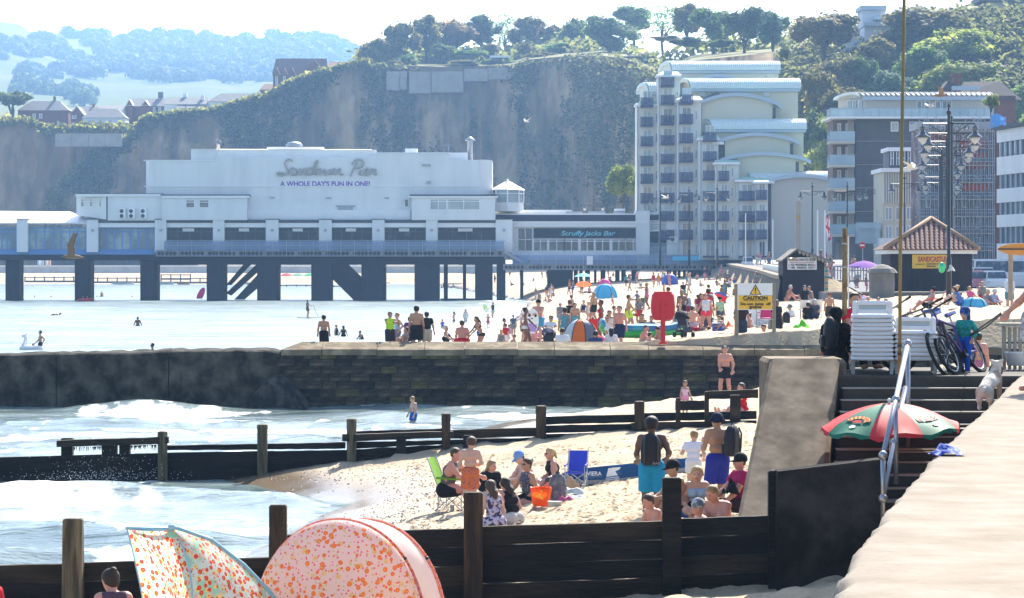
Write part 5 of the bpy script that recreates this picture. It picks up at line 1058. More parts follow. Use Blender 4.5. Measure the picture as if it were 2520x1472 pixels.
def body_parts(J,lod,stout=1.0):
    p = [];R_,U,F_,hs = J['R'],J['U'],J['F'],J['hs'];w = .93 if J['fem'] else 1.0;st = stout
    p.append((J['P'] - R_ * .05,J['P'] + R_ * .05,.064 * st,.064 * st,0));p.append((J['W'] - R_ * .036 * w,J['W'] + R_ * .036 * w,.056 * st * w,.056 * st * w,0));p.append((J['C'] - R_ * .055 * w,J['C'] + R_ * .055 * w,.062 * st * w,.062 * st * w,0))
    p.append((J['S'] - R_ * .078 * w,J['S'] + R_ * .078 * w,.04,.04,0));p.append((J['N'] - U * .04,lerp(J['N'],J['H'],.6),.034,.03,0))
    if J['fem']:
        for s in (-1,1): c = J['C'] + F_ * .045 + R_ * .042 * s;p.append((c,c + U * .01,.034,.03,0))
    hd,Fh,Hc = J['hd'],J['Fh'],J['H'];p.append((Hc + hd * .018 * hs - Fh * .008,Hc - hd * .012 * hs,.0535 * hs,.048 * hs,0));p.append((Hc + Fh * .022 * hs - hd * .038 * hs,Hc + Fh * .02 * hs - hd * .02 * hs,.03 * hs,.034 * hs,0))
    if lod < 2:
        p.append((Hc + Fh * .05 * hs + hd * .008 * hs,Hc + Fh * .064 * hs - hd * .012 * hs,.006 * hs,.0085 * hs,0));rt = unit(np.cross(Fh,hd))
        for s in (-1,1): c = Hc + rt * .049 * hs * s - hd * .006;p.append((c + hd * .01,c - hd * .01,.009,.007,0))
    for i,s in ((0,-1),(1,1)):
        p.append((J['sh'][i],lerp(J['sh'][i],J['el'][i],.45),.034 * w,.031 * w,0));p.append((lerp(J['sh'][i],J['el'][i],.45),J['el'][i],.031 * w,.024 * w,0));p.append((J['el'][i],lerp(J['el'][i],J['wr'][i],.35),.025 * w,.025 * w,0));p.append((lerp(J['el'][i],J['wr'][i],.35),J['wr'][i],.025 * w,.0165,0))
        hdv = unit(J['wr'][i] - J['el'][i] + A3(0,0,-.02));sd = unit(np.cross(hdv,F_ + A3(.01,.02,.3)));pm = J['wr'][i] + hdv * .045
        p.append((J['wr'][i] - sd * .008 + hdv * .012,pm - sd * .012,.013,.013,0));p.append((J['wr'][i] + sd * .008 + hdv * .012,pm + sd * .012,.013,.013,0))
        if lod == 0:
            nrm = unit(np.cross(hdv,sd))
            for q,ln in ((-.0195,.030),(-.0065,.038),(.0065,.040),(.0195,.034)):
                a = pm + sd * q;b = a + hdv * ln * .55 + sd * q * .15;c = b + unit(hdv + nrm * .5) * ln * .5;p.append((a,b,.0072,.0068,0));p.append((b,c,.0068,.0058,0))
            a = J['wr'][i] + hdv * .014 - sd * .018;b = a + unit(hdv * .7 - sd * .8 + nrm * .2) * .028;p.append((a,b,.009,.008,0));p.append((b,b + unit(hdv + nrm * .3) * .02,.008,.0065,0))
        else: p.append((pm,pm + hdv * .035,.017,.012,0))
        p.append((J['hip'][i],lerp(J['hip'][i],J['kn'][i],.4),.06 * st,.054 * st,0));p.append((lerp(J['hip'][i],J['kn'][i],.4),J['kn'][i],.054 * st,.036,0));p.append((J['kn'][i],lerp(J['kn'][i],J['an'][i],.3),.036,.038,0));p.append((lerp(J['kn'][i],J['an'][i],.3),J['an'][i],.038,.022,0))
        sh = unit(J['an'][i] - J['kn'][i]);fd = A3(0,-1,0) if abs(sh[1]) < .8 else A3(0,-.3,1 if sh[1] < 0 else -.6);fd = unit(fd - sh * (fd @ sh) * .6 + A3(.15 * s,0,0));hz = J['an'][i]
        p.append((hz - fd * .02,hz + fd * .085 + (A3(0,0,-.012) if abs(sh[1]) < .8 else 0),.026,.02,0))
    return p
def garment(J,kind,lod,stout=1.0,g=.011):
    R_,U,F_,st = J['R'],J['U'],J['F'],stout;w = .93 if J['fem'] else 1.0;p,cuts = [],[]
    tors = [(J['P'] - R_ * .05,J['P'] + R_ * .05,.064 * st + g,.064 * st + g,0),(J['W'] - R_ * .036 * w,J['W'] + R_ * .036 * w,.056 * st * w + g,.056 * st * w + g,0),(J['C'] - R_ * .055 * w,J['C'] + R_ * .055 * w,.062 * st * w + g,.062 * st * w + g,0)]
    bust = [(J['C'] + F_ * .045 + R_ * .042 * s,J['C'] + F_ * .045 + R_ * .042 * s + U * .01,.034 + g * .7,.03 + g * .7,0) for s in (-1,1)] if J['fem'] else []
    shl = [(J['S'] - R_ * .078 * w,J['S'] + R_ * .078 * w,.04 + g,.04 + g,0)]
    legs = lambda fr,gg: [q for i in (0,1) for q in ((J['hip'][i],lerp(J['hip'][i],J['kn'][i],fr),.06 * st + gg,.05 * st + gg * 1.3,1),)]
    if kind in ('tee','jacket','long_sleeve','rash'):
        fr = .6 if kind == 'tee' else 1.0;p = tors + bust + shl
        for i in (0,1):
            p.append((J['sh'][i],lerp(J['sh'][i],J['el'][i],fr),.034 + g,.03 + g * 1.3,1))
            if fr == 1: p.append((J['el'][i],lerp(J['el'][i],J['wr'][i],.9),.026 + g,.018 + g,1))
        cuts = [(J['P'],-U,.05),(J['N'],U,.012)]
    elif kind in ('vest','tank'): p = tors + bust + [(J['S'] - R_ * .05,J['S'] + R_ * .05,.04 + g,.04 + g,0)];cuts = [(J['P'],-U,.05),(J['S'],U,.036),(J['C'],R_,.098),(J['C'],-R_,.098)]
    elif kind == 'camisole': p = tors + bust;cuts = [(J['P'],-U,.05),(J['C'],U,.045)]
    elif kind == 'swimsuit': p = tors + bust;cuts = [(J['P'],-U,.035),(J['C'],U,.045)]
    elif kind == 'bra': p = tors[2:] + bust;cuts = [(J['C'],-U,.022),(J['C'],U,.026)]
    elif kind in ('dress','shortdress'):
        ln = .42 if kind == 'dress' else .24;p = tors + bust + [(J['P'] + U * .02,J['P'] - U * ln + A3(0,0,0),.085,.115 if kind == 'dress' else .1,1)];cuts = [(J['C'],U,.055)]
    elif kind == 'shorts': p = tors[:1] + legs(.66,g * 1.5);cuts = [(J['P'],U,.062)]
    elif kind == 'longshorts': p = tors[:1] + legs(.96,g * 1.5);cuts = [(J['P'],U,.065)]
    elif kind == 'hotpants': p = tors[:1] + legs(.3,g * 1.2);cuts = [(J['P'],U,.062)]
    elif kind == 'briefs': p = tors[:1] + legs(.1,g * .8);cuts = [(J['P'],U,.04),(J['P'],-U,.05)]
    elif kind == 'trousers':
        p = tors[:1] + legs(1.0,g * 1.2)
        for i in (0,1): p.append((J['kn'][i],lerp(J['kn'][i],J['an'][i],.95),.05,.04,1))
        cuts = [(J['P'],U,.065)]
    elif kind == 'cape':
        p = [(J['S'] - R_ * .08,J['S'] + R_ * .08,.055,.055,0),(J['C'] - F_ * .02,J['P'] - F_ * .06 - A3(0,0,.03),.1,.13,1)];cuts = [(J['N'],U,.0)]
    elif kind == 'robe':
        p = tors + shl + [(J['P'] + U * .02,A3(J['P'][0],J['P'][1] - .08,.05),.09,.17,1)]
        for i in (0,1): p += [(J['sh'][i],J['el'][i],.045,.05,0),(J['el'][i],J['wr'][i],.045,.04,1)]
        cuts = []
    return p,cuts
def head_part(J,kind):
    hd,Fh,Hc,hs = J['hd'],J['Fh'],J['H'],J['hs'];rt = unit(np.cross(Fh,hd));sk = (Hc + hd * .02 * hs - Fh * .01,Hc - hd * .014 * hs - Fh * .006,.0615 * hs,.054 * hs,0);p = [sk];k = .012;face = (Hc + hd * .03 * hs,unit(Fh * .8 - hd * .55),.022 * hs);cuts = [face]
    if kind == 'short': cuts.append((Hc,-hd,.036 * hs))
    elif kind == 'crop': p = [(sk[0],sk[1],.0575 * hs,.051 * hs,0)];cuts.append((Hc,-hd,.03 * hs))
    elif kind == 'curly': p = [(sk[0] + hd * .008,sk[1],.07 * hs,.058 * hs,0)];cuts.append((Hc,-hd,.034 * hs))
    elif kind in ('long','pony','bun'):
        if kind == 'long':
            b = J['S'] - J['F'] * .055 - J['U'] * .03;p += [(Hc - Fh * .02,lerp(Hc - Fh * .04,b,.55),.052 * hs,.048 * hs,0),(lerp(Hc - Fh * .04,b,.55),b,.048 * hs,.028,0)]
            for s in (-1,1): p.append((Hc + rt * .042 * hs * s,J['S'] + rt * .05 * s + J['F'] * .02 - J['U'] * .0,.026 * hs,.02,0))
        elif kind == 'pony': p += [(Hc - Fh * .06 * hs + hd * .03,Hc - Fh * .085 * hs - hd * .06,.024,.014,0)]
        else: p += [(Hc - Fh * .052 * hs + hd * .045 * hs,Hc - Fh * .062 * hs + hd * .05 * hs,.027,.025,0)]
    elif kind in ('cap','capback','bucket','bandana','flatcap','helmet','sunhat','legion'):
        p = [(sk[0] + hd * .004,sk[1] + hd * .02,.066 * hs,.06 * hs,0)];cuts = [(Hc,-hd,-.004 * hs)]
        if kind in ('cap','legion'):
            for s in (-1,0,1): p.append((Hc + Fh * .05 * hs + hd * .012 * hs + rt * .028 * s * hs,Hc + Fh * .098 * hs + hd * .006 * hs + rt * .022 * s * hs,.0085,.007,0))
        if kind == 'legion': p.append((Hc - Fh * .03,J['N'] - Fh * .045,.055 * hs,.05 * hs,0));cuts = [(Hc,unit(Fh - hd * .1),.11),(Hc + hd * .0,unit(Fh * .75 - hd),.055)]
        if kind in ('bucket','sunhat'):
            rr = .085 if kind == 'bucket' else .11
            for a in range(14): an = a * math.pi / 7;d_ = Fh * math.cos(an) + rt * math.sin(an);p.append((Hc + d_ * .055 * hs + hd * .018 * hs,Hc + d_ * rr * hs - hd * .006 * hs,.009,.008,0))
            cuts = [(Hc,-hd,.02 * hs)]
        k = .006
    return p,cuts,k
SKIN = {n: mat('skin_' + n,c,.5,.08,14,spec=.35) for n,c in dict(fair=(.56,.33,.24),pink=(.55,.26,.19),tan=(.42,.23,.14),brown=(.2,.095,.055),dark=(.15,.075,.045)).items()}
HAIR = {n: mat('hair_' + n,c,.5,.35,20,.4,60,stretch=(3,3,.4)) for n,c in dict(black=(.012,.01,.01),dark=(.03,.018,.012),brown=(.075,.042,.022),fair=(.3,.19,.085),blonde=(.46,.31,.13),grey=(.42,.41,.39),ginger=(.22,.09,.03)).items()}
eyem = paint('eye_dark',(.02,.015,.012),.3);lipm = paint('lips',(.32,.09,.07),.5)
def figure_meshes(key,pose,lod,hair,wear,hat,female,hs,stout,over):
    """meshes in units of height; cached so that look-alike poses share them"""
    if key in BODYCACHE: return BODYCACHE[key]
    J = skeleton(pose,hs,female,**over);cell = (.0068,.0125,.021)[lod];dm = SKIN['fair'];out = {}
    out['body'] = field_mesh('person',body_parts(J,lod,stout),cell,.02,dm)
    if hair and not hat or hair in ('long','pony','bun'):
        p,c,k = head_part(J,hair);out['hair'] = field_mesh('hair',p,cell,k,dm,c)
    if hair in ('short','crop') and hat: p,c,k = head_part(J,'crop');out['hair'] = field_mesh('hair',p,cell,k,dm,c)
    if hat: p,c,k = head_part(J,hat);out['hat'] = field_mesh('hat',p,cell,k,dm,c)
    for nm,kind in wear:
        p,c = garment(J,kind,lod,stout,.011 if lod < 2 else .015);out[nm] = field_mesh(nm,p,cell,.012,dm,c)
    out['J'] = J;BODYCACHE[key] = out;return out
GARN = dict(tee='shirt',jacket='jacket',long_sleeve='shirt',rash='rash_vest',vest='vest',tank='tank_top',camisole='top',swimsuit='swimsuit',bra='bikini_top',dress='dress',shortdress='dress',shorts='shorts',longshorts='shorts',hotpants='shorts',briefs='swim_briefs',trousers='trousers',cape='towel_wrap',robe='robe')
PEOPLE = []
def person(label,loc,h,pose='stand',yaw=0,skin='fair',hair=None,wear=(),hat=None,lod=1,group=None,female=False,hs=None,stout=1.0,face=False,cat='person',shades=False,**over):
    """wear: (kind, colour or material) pairs; hair and hat: (kind, colour). loc: where the figure touches the ground"""
    hs = hs or (1.0 if h > 1.5 else 1.0 + (1.5 - h) * .55)
    wk = tuple((GARN[k],k) for k,c in wear);key = (pose,lod,hair and hair[0],wk,hat and hat[0],female,round(hs,2),stout,repr(sorted(over.items())))
    M = figure_meshes(key,pose,lod,hair and hair[0],wk,hat and hat[0],female,hs,stout,over)
    def put(nm,me,m,par):
        o = link(nm,me,par)
        o.material_slots[0].link = 'OBJECT';o.material_slots[0].material = m;return o
    o = put('person',M['body'],SKIN[skin],None);o.location = loc;o.scale = (h,h,h);o.rotation_euler = (0,0,yaw);tag(o,label,cat,group)
    if M.get('hair'): put('hair',M['hair'],HAIR[hair[1]],o)
    if M.get('hat'): put('hat' if hat[0] not in ('cap','bandana') else hat[0],M['hat'],hat[1] if not isinstance(hat[1],tuple) else cloth(hat[1],.05),o)
    for (k,c) in wear:
        nm = GARN[k]
        if M.get(nm): put(nm,M[nm],c if not isinstance(c,tuple) else cloth(c),o)
    J = M['J']
    if face or shades:
        Hc,Fh,hd,s_ = J['H'],J['Fh'],J['hd'],J['hs'];rt = unit(np.cross(Fh,hd))
        if face:
            for s in (-1,1): b = MB();b.ball(Hc + Fh * .0445 * s_ + rt * .019 * s * s_ + hd * .008 * s_,.006 * s_,6);b.build('eye',eyem,o,True)
            b = MB();b.tube([Hc + Fh * .0545 * s_ - hd * .034 * s_ - rt * .013,Hc + Fh * .0575 * s_ - hd * .035 * s_,Hc + Fh * .0545 * s_ - hd * .034 * s_ + rt * .013],.0035,5);b.build('mouth',lipm,o)
        if shades:
            b = MB()
            for s in (-1,1): b.ball(Hc + Fh * .049 * s_ + rt * .019 * s * s_ + hd * .008 * s_,(.014,.014,.011),7);b.tube([Hc + Fh * .045 + rt * .03 * s + hd * .01,Hc - Fh * .01 + rt * .052 * s + hd * .012],.004,4)
            b.build('sunglasses',paint('dark_lens',(.02,.02,.025),.15,spec=.8),o)
    PEOPLE.append(o);return o
def ztop(pose,h,**over): J = skeleton(pose,1.0,**over);return (J['H'][2] + .072) * h
def spot(px,top,h,pose,y0,y1,**over):
    """the distance at which a figure standing on the sand reaches up to row `top` in column px"""
    ys = np.linspace(y0,y1,500);zt = ztop(pose,h,**over);r = HY + (H - ground(X(px,ys),ys,False) - zt) * F / ys
    Yd = float(ys[int(np.argmin(np.abs(r - top)))]);return (X(px,Yd),Yd,gz(X(px,Yd),Yd) - .015)
# ------------------------------------------------------------------ promenade wall, lamps, huts, vehicles
sw = thing('promenade_wall','dark sea wall with pale top running from the pier to the beach huts','wall',(24,300,3));b = MB(sw.location);pts = [(16.9,178),(17.6,190),(21,240),(24.2,295),(28,360),(32,424)]
b.sheet([[(x - .6,y,1.0) for x,y in pts],[(x - .1,y,ip(y,[(178,4.7),(424,5.6)]) - .2) for x,y in pts]]);b.build('wall_face',mat('prom_wall',(.09,.085,.08),.9,.3,.5),sw)
b = MB(sw.location);b.sheet([[(x - .2,y,ip(y,[(178,4.7),(424,5.6)]) - .25) for x,y in pts],[(x - .2,y,ip(y,[(178,4.7),(424,5.6)])) for x,y in pts],[(x + 1.2,y,ip(y,[(178,4.7),(424,5.6)]) + .02) for x,y in pts]]);b.build('coping',conc,sw)
mb = MB();rowsP = []
for y in np.arange(182.5,560,12): rowsP.append([(float(seawall_x(y)) + t,float(y),float(prom_z(seawall_x(y) + t,y))) for t in (.9,2,3,4,5,6,8,20,45,75)])
mb.sheet(rowsP);struct('road',mb,mat('asphalt',(.12,.12,.125),.9,.15,.8),True)
b = MB((32,420,3));
for k in range(10): b.box((31.5 - k * .55 - 1.5,395 - k * 3,0),(34.5,420,5.3 - k * .3 - .3))
tag(b.build('beach_steps',conc),kind='structure')
lw = thing('terrace_wall','low dark terrace wall under the kiosks','wall',(22,172,3));b = MB(lw.location);b.box((X(2040,170),170,2),(X(2420,170),175.8,Z(720,170) - .02));b.build('wall_face',mat('terrace_concrete',(.16,.16,.165),.9,.25,.6),lw)
b = MB(lw.location);b.box((X(2040,170) - .1,169.9,Z(722,170)),(X(2440,170),171,Z(718,170)));b.build('coping',slabm,lw)
# kiosk with tiled roof
YK = 176.0;ko = P(2292,721,YK);ki = thing('kiosk','dark beach kiosk with pantiled roof and yellow sign','kiosk',ko);dk = mat('black_boards',(.022,.018,.024),.75,.2,6,.3,20,stretch=(8,1,.3))
b = MB(ko)
for q in np.arange(2191,2392,8.4): b.bx(q,q + 8.1,624,722,YK + rng.uniform(0,.015),.2)
b.bx(2192,2392,626,722,YK + .2,4.5);b.build('boarding',dk,ki);b = MB(ko);b.bx(2181,2405,616,625,YK - .45,5.4);b.build('eaves',whiteb,ki)
ap = P(2291,540,YK + 2.4);c4 = [P(2177,614,YK - .6),P(2409,614,YK - .6),(X(2409,YK - .6),YK + 5.4,Z(614,YK - .6)),(X(2177,YK - .6),YK + 5.4,Z(614,YK - .6))]
tilem = mat('clay_tile',(.24,.13,.1),.8,.25,6,.2);b = MB(ko);b.add(c4 + [ap],[(0,1,4),(1,2,4),(2,3,4),(3,0,4)]);rf = b.build('roof',mat('roof_under',(.09,.05,.04),.9),ki)
tm = MB();n = 7
tm.sheet([[(.13 * math.cos(math.pi * i / n),-.24 - .02 * j,.11 * math.sin(math.pi * i / n) - .02) for i in range(n + 1)] if j == 0 else [(.1 * math.cos(math.pi * i / n),.24,.08 * math.sin(math.pi * i / n)) for i in range(n + 1)] for j in range(2)]);tm.add([(.13 * math.cos(math.pi * i / n),-.24,.11 * math.sin(math.pi * i / n) - .02) for i in range(n + 1)],[tuple(range(n + 1))]);tile_me = tm.mesh('tile',tilem,False)
sl_ = (Vector(ap) - (Vector(c4[0]) + Vector(c4[1])) / 2);pitch = math.atan2(sl_.z,sl_.y)
for rw in range(10):
    t = (rw + .35) / 10.3;l,r_ = Vector(c4[0]).lerp(Vector(ap),t),Vector(c4[1]).lerp(Vector(ap),t);nt_ = int((r_.x - l.x) / .29)
    for k in range(nt_):
        o = link('tile',tile_me,rf);o.location = Vector((l.x + (r_.x - l.x) * (k + .5) / nt_,l.y,l.z + .03)) - Vector(ko);o.rotation_euler = (pitch,0,rng.uniform(-.03,.03))
for (p0,p1) in ((c4[0],ap),(c4[1],ap)): b = MB(ko);b.tube([Vector(p0) + Vector((0,-.05,.05)),Vector(p1) + Vector((0,-.05,.08))],.14,8);b.build('ridge_tile',mat('ridge_clay',(.3,.19,.11),.8,.2,3),rf,True)
sg_ = MB(ko);sg_.bx(2245,2334,627,661,YK - .12,.08);sb = sg_.build('sign',paint('yellow_board',(.78,.5,.06),.5),ki);text('SANDCASTLE','lettering',paint('sign_red',(.5,.07,.05),.5),sb,ko,2259,2328,639,13,YK - .12,.03)
dkl = paint('sign_dark',(.06,.05,.03));text('CONTAIN ICE TO US','lettering',dkl,sb,ko,2280,2330,650,4.5,YK - .12);text('SANDWICHES','lettering',dkl,sb,ko,2280,2302,656,4,YK - .12);text('SUMMER HOLS','lettering',paint('sign_brown',(.45,.22,.03)),sb,ko,2254,2276,651,4,YK - .12)
# smaller hut
YH = 178.0;ho = P(1978,753,YH);hu = thing('beach_hut','dark gabled beach hut with white hire sign','hut',ho);b = MB(ho);b.prism([P(1927,754,YH),P(1927,641,YH),P(1961,616,YH),P(2029,648,YH),P(2029,754,YH)][::-1],(0,3.2,0));b.build('boarding',dk,hu)
b = MB(ho);b.prism([P(1923,641,YH - .4),P(1961,612,YH - .4),P(2055,645,YH - .4),P(2055,649,YH - .4),P(1961,616.5,YH - .4),P(1923,645,YH - .4)][::-1],(0,4,0));b.build('roof',mat('hut_felt',(.17,.15,.13),.9,.2,2),hu)
for k in range(9): q = 1964 + k * 9.5;b = MB(ho);y_ = 616 + (q - 1961) * .345;b.prism([P(q,y_,YH - .42),P(q + 8.6,y_ + 3,YH - .42),P(q + 7,y_ + 8,YH - .42),P(q + 4,y_ + 9,YH - .42),P(q + 1.5,y_ + 6.5,YH - .42)],(0,.04,0));b.build('shingle',mat('hut_edge',(.3,.27,.22),.8),hu)
b = MB(ho);b.bx(1938,2010,634,664,YH - .1,.06);sb = b.build('sign',whiteb,hu)
text('CAFE·TAKE AWAY·ICE CREAM','lettering',dkl,sb,ho,1941,2006,640,6,YH - .1,.01);text('FOR  WINDBREAKS  BEACH','lettering',dkl,sb,ho,1946,2002,652.5,5.5,YH - .1,.01);text('HIRE   PARASOLS   HUTS','lettering',dkl,sb,ho,1946,2002,659.5,5.5,YH - .1,.01)
b = MB(ho);b.bx(1943,2003,645.4,646.8,YH - .13,.02)
for q in (1941,2005): b.bx(q,q + 1.4,650,661,YH - .13,.02)
b.build('red_line',paint('sign_red',(.5,.07,.05)),sb)
for k in range(12): b = MB(ho);b.bx(2030,2038,656 + k * 7.4,663 + k * 7.4,YH + .3,.1);b.build('stripe',paint('teal_stripe',(.03,.3,.34)) if k % 2 else paint('mustard_stripe',(.5,.33,.1)),hu)
# lamps
iron = paint('black_iron',(.012,.012,.014),.4,spec=.5);lampgl = mat('lamp_bowl',(.6,.62,.62),.15,.05,3,spec=.6,alpha=.8);enam = paint('shade_enamel',(.05,.05,.055),.18,spec=.9)
def lamp_post(px,py,span,Yd,label,group='double armed lamps along the promenade',gzv=None,single=False):
    hw = span / 2 * Yd / F;zh = Z(py,Yd);z0 = gzv if gzv is not None else (4.6 if Yd > 178 else 3.5);t = thing('street_lamp',label,'street lamp',(X(px,Yd),Yd,z0),0,group);b = MB();hgt = zh - z0
    b.tube([(0,0,0),(0,0,hgt * .25),(0,0,hgt * .26),(0,0,hgt + 1.2),(0,0,hgt + 1.9)],[.16,.15,.1,.08,.02],8);b.ball((0,0,hgt + 1.35),.15,8);b.ball((0,0,hgt + 1.75),.09,6);b.build('post',iron,t,True)
    for s in (-1,1):
        b = MB();b.tube([(0,0,hgt + .75),(s * hw,0,hgt + .75)],.035,5);b.tube([(0,0,hgt + .25),(s * hw * .3,0,hgt + .3),(s * hw * .75,0,hgt + .7)],.025,4)
        for k,rr in ((.3,.17),(.52,.13),(.7,.09)): b.tube([(s * (hw * k + rr * math.cos(a * .7)),0,hgt + .55 + rr * math.sin(a * .7) - (.1 if k < .4 else 0)) for a in range(10)],.018,4)
        b.build('arm',iron,t);c = (s * hw,0,hgt)
        b = MB();b.lathe([(.03,.75),(.05,.62),(.14,.58),(.15,.5),(.11,.45),(.13,.3),(.22,.15),(.4,.04),(.42,.0),(.3,.0)],c,12);sh_ = b.build('lamp_shade',enam,t,True);b = MB();b.lathe([(.27,0),(.26,-.1),(.18,-.26),(.04,-.36)],c,10);b.build('bowl',lampgl,sh_,True)
    return t
ordn = ['nearest and tallest double lamp in front of the kiosk roof','second double lamp of the receding row by the scaffolding','third double lamp of the receding row','fourth double lamp of the receding row','fifth double lamp of the receding row','sixth double lamp of the receding row','seventh double lamp of the receding row','eighth and last of the crowded row of double lamps']
for k,(px,py,sp,Yd) in enumerate(((2335,338,129,157),(2342,358,115,178),(2330,377,110,185),(2331,389,104,196),(2318,408,95,213),(2313,429,87,234),(2317,457,80,254),(2317,470,76,268))): lamp_post(px,py,sp,Yd,'black ' + ordn[k])
for px,py,sp,Yd,lb in ((1999,486,58,350,'black double lamp before the plain end wall of the cream flats'),(2085,487,62,330,'black double lamp against the glass balconies'),(2163,484,62,328,'black double lamp before the brown brick wall'),(2226,470,66,300,'black double lamp before the ribbed bay windows'),(1625,501,45,415,'black double lamp above the white canvas roof at left'),(1696,493,49,400,'black double lamp before the middle blue balconies'),(1765,489,55,380,'black double lamp before the right blue balconies'),(1461,513,45,440,'black double lamp over the bar roof against the cliff')): lamp_post(px,py,sp,Yd,lb,gzv=5.2)
def pole_sign(name,label,cat,px,p_top,p_bot,Yd,wpx,m,grp=None):
    t = thing(name,label,cat,P(px,p_bot,Yd),0,grp);b = MB(t.location);r_ = wpx / 2 * Yd / F;b.tube([P(px,p_bot + 6,Yd),P(px,p_top,Yd)],[r_,r_ * .8],8);b.build('pole',m,t);return t
pole_sign('flagpole','bare white flagpole left of the flag','flagpole',2012,518,640,260,4,whiteb);pole_sign('flagpole','bare white pole before the cream end wall','flagpole',1902,540,660,300,3,whiteb);pole_sign('flagpole','thin white pole beside the pier entrance poster','flagpole',1835,525,660,330,3,whiteb);pole_sign('flagpole','thin pale pole before the cream bay house','flagpole',2158,516,660,260,3,steel)
t = pole_sign('flagpole','white flagpole with limp red white and blue flag','flagpole',2030,518,640,255,4.5,whiteb)
flagm = [paint('flag_blue',(.02,.03,.14),.8),paint('flag_red',(.5,.03,.05),.8),whiteb];b = MB(t.location)
for i in range(14):
    for j in range(5):
        y0 = 526 + i * 4.6;xo_ = 2032 + 1.3 * math.sin(i * .7) + i * .25;q = [(xo_ + j * 1.7,y0 + j * 1.2),(xo_ + j * 1.7 + 1.7,y0 + j * 1.2 + 1.2),(xo_ + j * 1.7 + 1.9,y0 + j * 1.2 + 5.8),(xo_ + j * 1.7 + .3,y0 + j * 1.2 + 4.6)]
        d_ = abs((i - 6.5) - (j - 2) * 2.2);d2_ = abs((i - 6.5) + (j - 2) * 2.2);mi = 1 if min(abs(i - 6.5),d_) < 1.2 or j == 2 else (2 if min(abs(i - 6.5),d_,d2_) < 2.4 else 0)
        b.add([P(x,y,255 + .1 * math.sin(j * 1.5 + i * .3)) for x,y in q],[(0,1,2,3)],mi)
b.build('flag',flagm,t)
t = thing('memorial_column','square weathered stone column with banded top','column',P(1964,640,250));o_ = t.location;stn = mat('memorial_stone',(.36,.31,.25),.9,.2,.8,col2=(.42,.36,.26))
for (a,c,y0,y1) in ((1958.5,1970,510,640),(1957.5,1971,500,510),(1960,1969,496,500)): b = MB(o_);b.bx(a,c,y0,y1 - .3,250,.45);b.build('stone',stn,t)
b = MB(o_);b.bx(1958.2,1970.3,531,538,249.9,.1);b.build('band',mat('ochre_band',(.45,.3,.1),.8),t)
t = pole_sign('road_sign','round red no entry sign on a pole','road sign',2123,596,660,230,2.5,steel);b = MB(t.location);c = P(2122,604,229.8);b.add([(c[0] + .27 * math.cos(k * .393),c[1],c[2] + .27 * math.sin(k * .393)) for k in range(16)],[tuple(range(16))]);b.build('sign_disc',paint('road_red',(.6,.03,.04),.4),t);b = MB(t.location);b.bx(2116.5,2127.5,602.5,605.8,229.75,.02);b.build('bar',whiteb,t)
# surfboard sign and vehicles at the right edge
t = thing('surfboard_sign','orange surfboard mounted across a wooden post','sign',P(2487,720,120));o_ = t.location;b = MB(o_);b.tube([P(2487,740,120),P(2487,601,120)],.1,8);b.build('post',mat('driftwood',(.3,.25,.18),.8,.2,3),t)
out_ = [(2455 + 75 * s,613 + 15 * k) for s,k in [(0,0)]];b = MB(o_);up_ = [(2454,613),(2462,606),(2478,602),(2510,599),(2545,600),(2575,606),(2585,612),(2575,621),(2545,627),(2510,629),(2478,625),(2462,619)]
b.prism([P(x,y,119.7) for x,y in up_],(0,.08,0));sbd = b.build('surfboard',paint('board_orange',(.62,.25,.03),.3),t);b = MB(o_);b.bx(2455,2583,611.5,615.5,119.66,.03);b.build('stringer',paint('board_stripe',(.08,.05,.03)),sbd)
tyre = paint('tyre',(.015,.015,.016),.8);cgl = mat('car_glass',(.05,.07,.09),.08,.4,1.5,spec=.8,col2=(.3,.36,.38),c2=(.5,.8))
def car(label,px,py,Yd,wpx,hpx,body,kind='car',grp='vehicles parked by the promenade'):
    w_ = wpx * Yd / F;hh = hpx * Yd / F;t = thing('parked_' + kind,label,kind,P(px,py,Yd),0,grp);L_ = 3.6;z1 = hh * (.55 if kind == 'car' else .5);b = MB()
    b.cbox((-w_ / 2,0,.22),(w_ / 2,L_,z1),.12);b.build('body',body,t,False);b = MB();k = .82 if kind == 'car' else .95
    b.add([(-w_ * .48,.35,z1 - .02),(w_ * .48,.35,z1 - .02),(w_ * .48,L_ - .3,z1 - .02),(-w_ * .48,L_ - .3,z1 - .02),(-w_ * .48 * k,.85,hh),(w_ * .48 * k,.85,hh),(w_ * .48 * k,L_ - .8,hh),(-w_ * .48 * k,L_ - .8,hh)],[(4,5,6,7),(0,1,5,4),(1,2,6,5),(2,3,7,6),(3,0,4,7)]);cb = b.build('cabin',body,t);b = MB()
    f_ = lambda s,u: (s * w_ * .46 * (1 - (1 - k) * u),.35 + .5 * u - .03,z1 + (hh - z1) * u);b.add([f_(-1,.12),f_(1,.12),f_(1,.86),f_(-1,.86)],[(0,1,2,3)]);b.build('windscreen',cgl,cb)
    b = MB();b.add([(-w_ * .485,.8,z1 + .05),(-w_ * .485,L_ - .6,z1 + .05),(-w_ * .485 * k - .02,L_ - .95,hh - .1),(-w_ * .485 * k - .02,1.1,hh - .1)],[(3,2,1,0)]);b.build('side_window',cgl,cb)
    for s in (-1,1):
        b = MB();b.box((s * w_ * .42 - .14,-.02,z1 * .62),(s * w_ * .42 + .1,.05,z1 * .82));b.build('headlight',lampgl,t)
        for yy in (.7,L_ - .7): b = MB();b.tube([(s * w_ * .4 - .1,yy,.3),(s * w_ * .4 + .1,yy,.3)],.3,12);b.build('wheel',tyre,t)
    b = MB();b.box((-.25,-.03,.4),(.25,.02,.52));b.build('number_plate',whiteb,t);return t
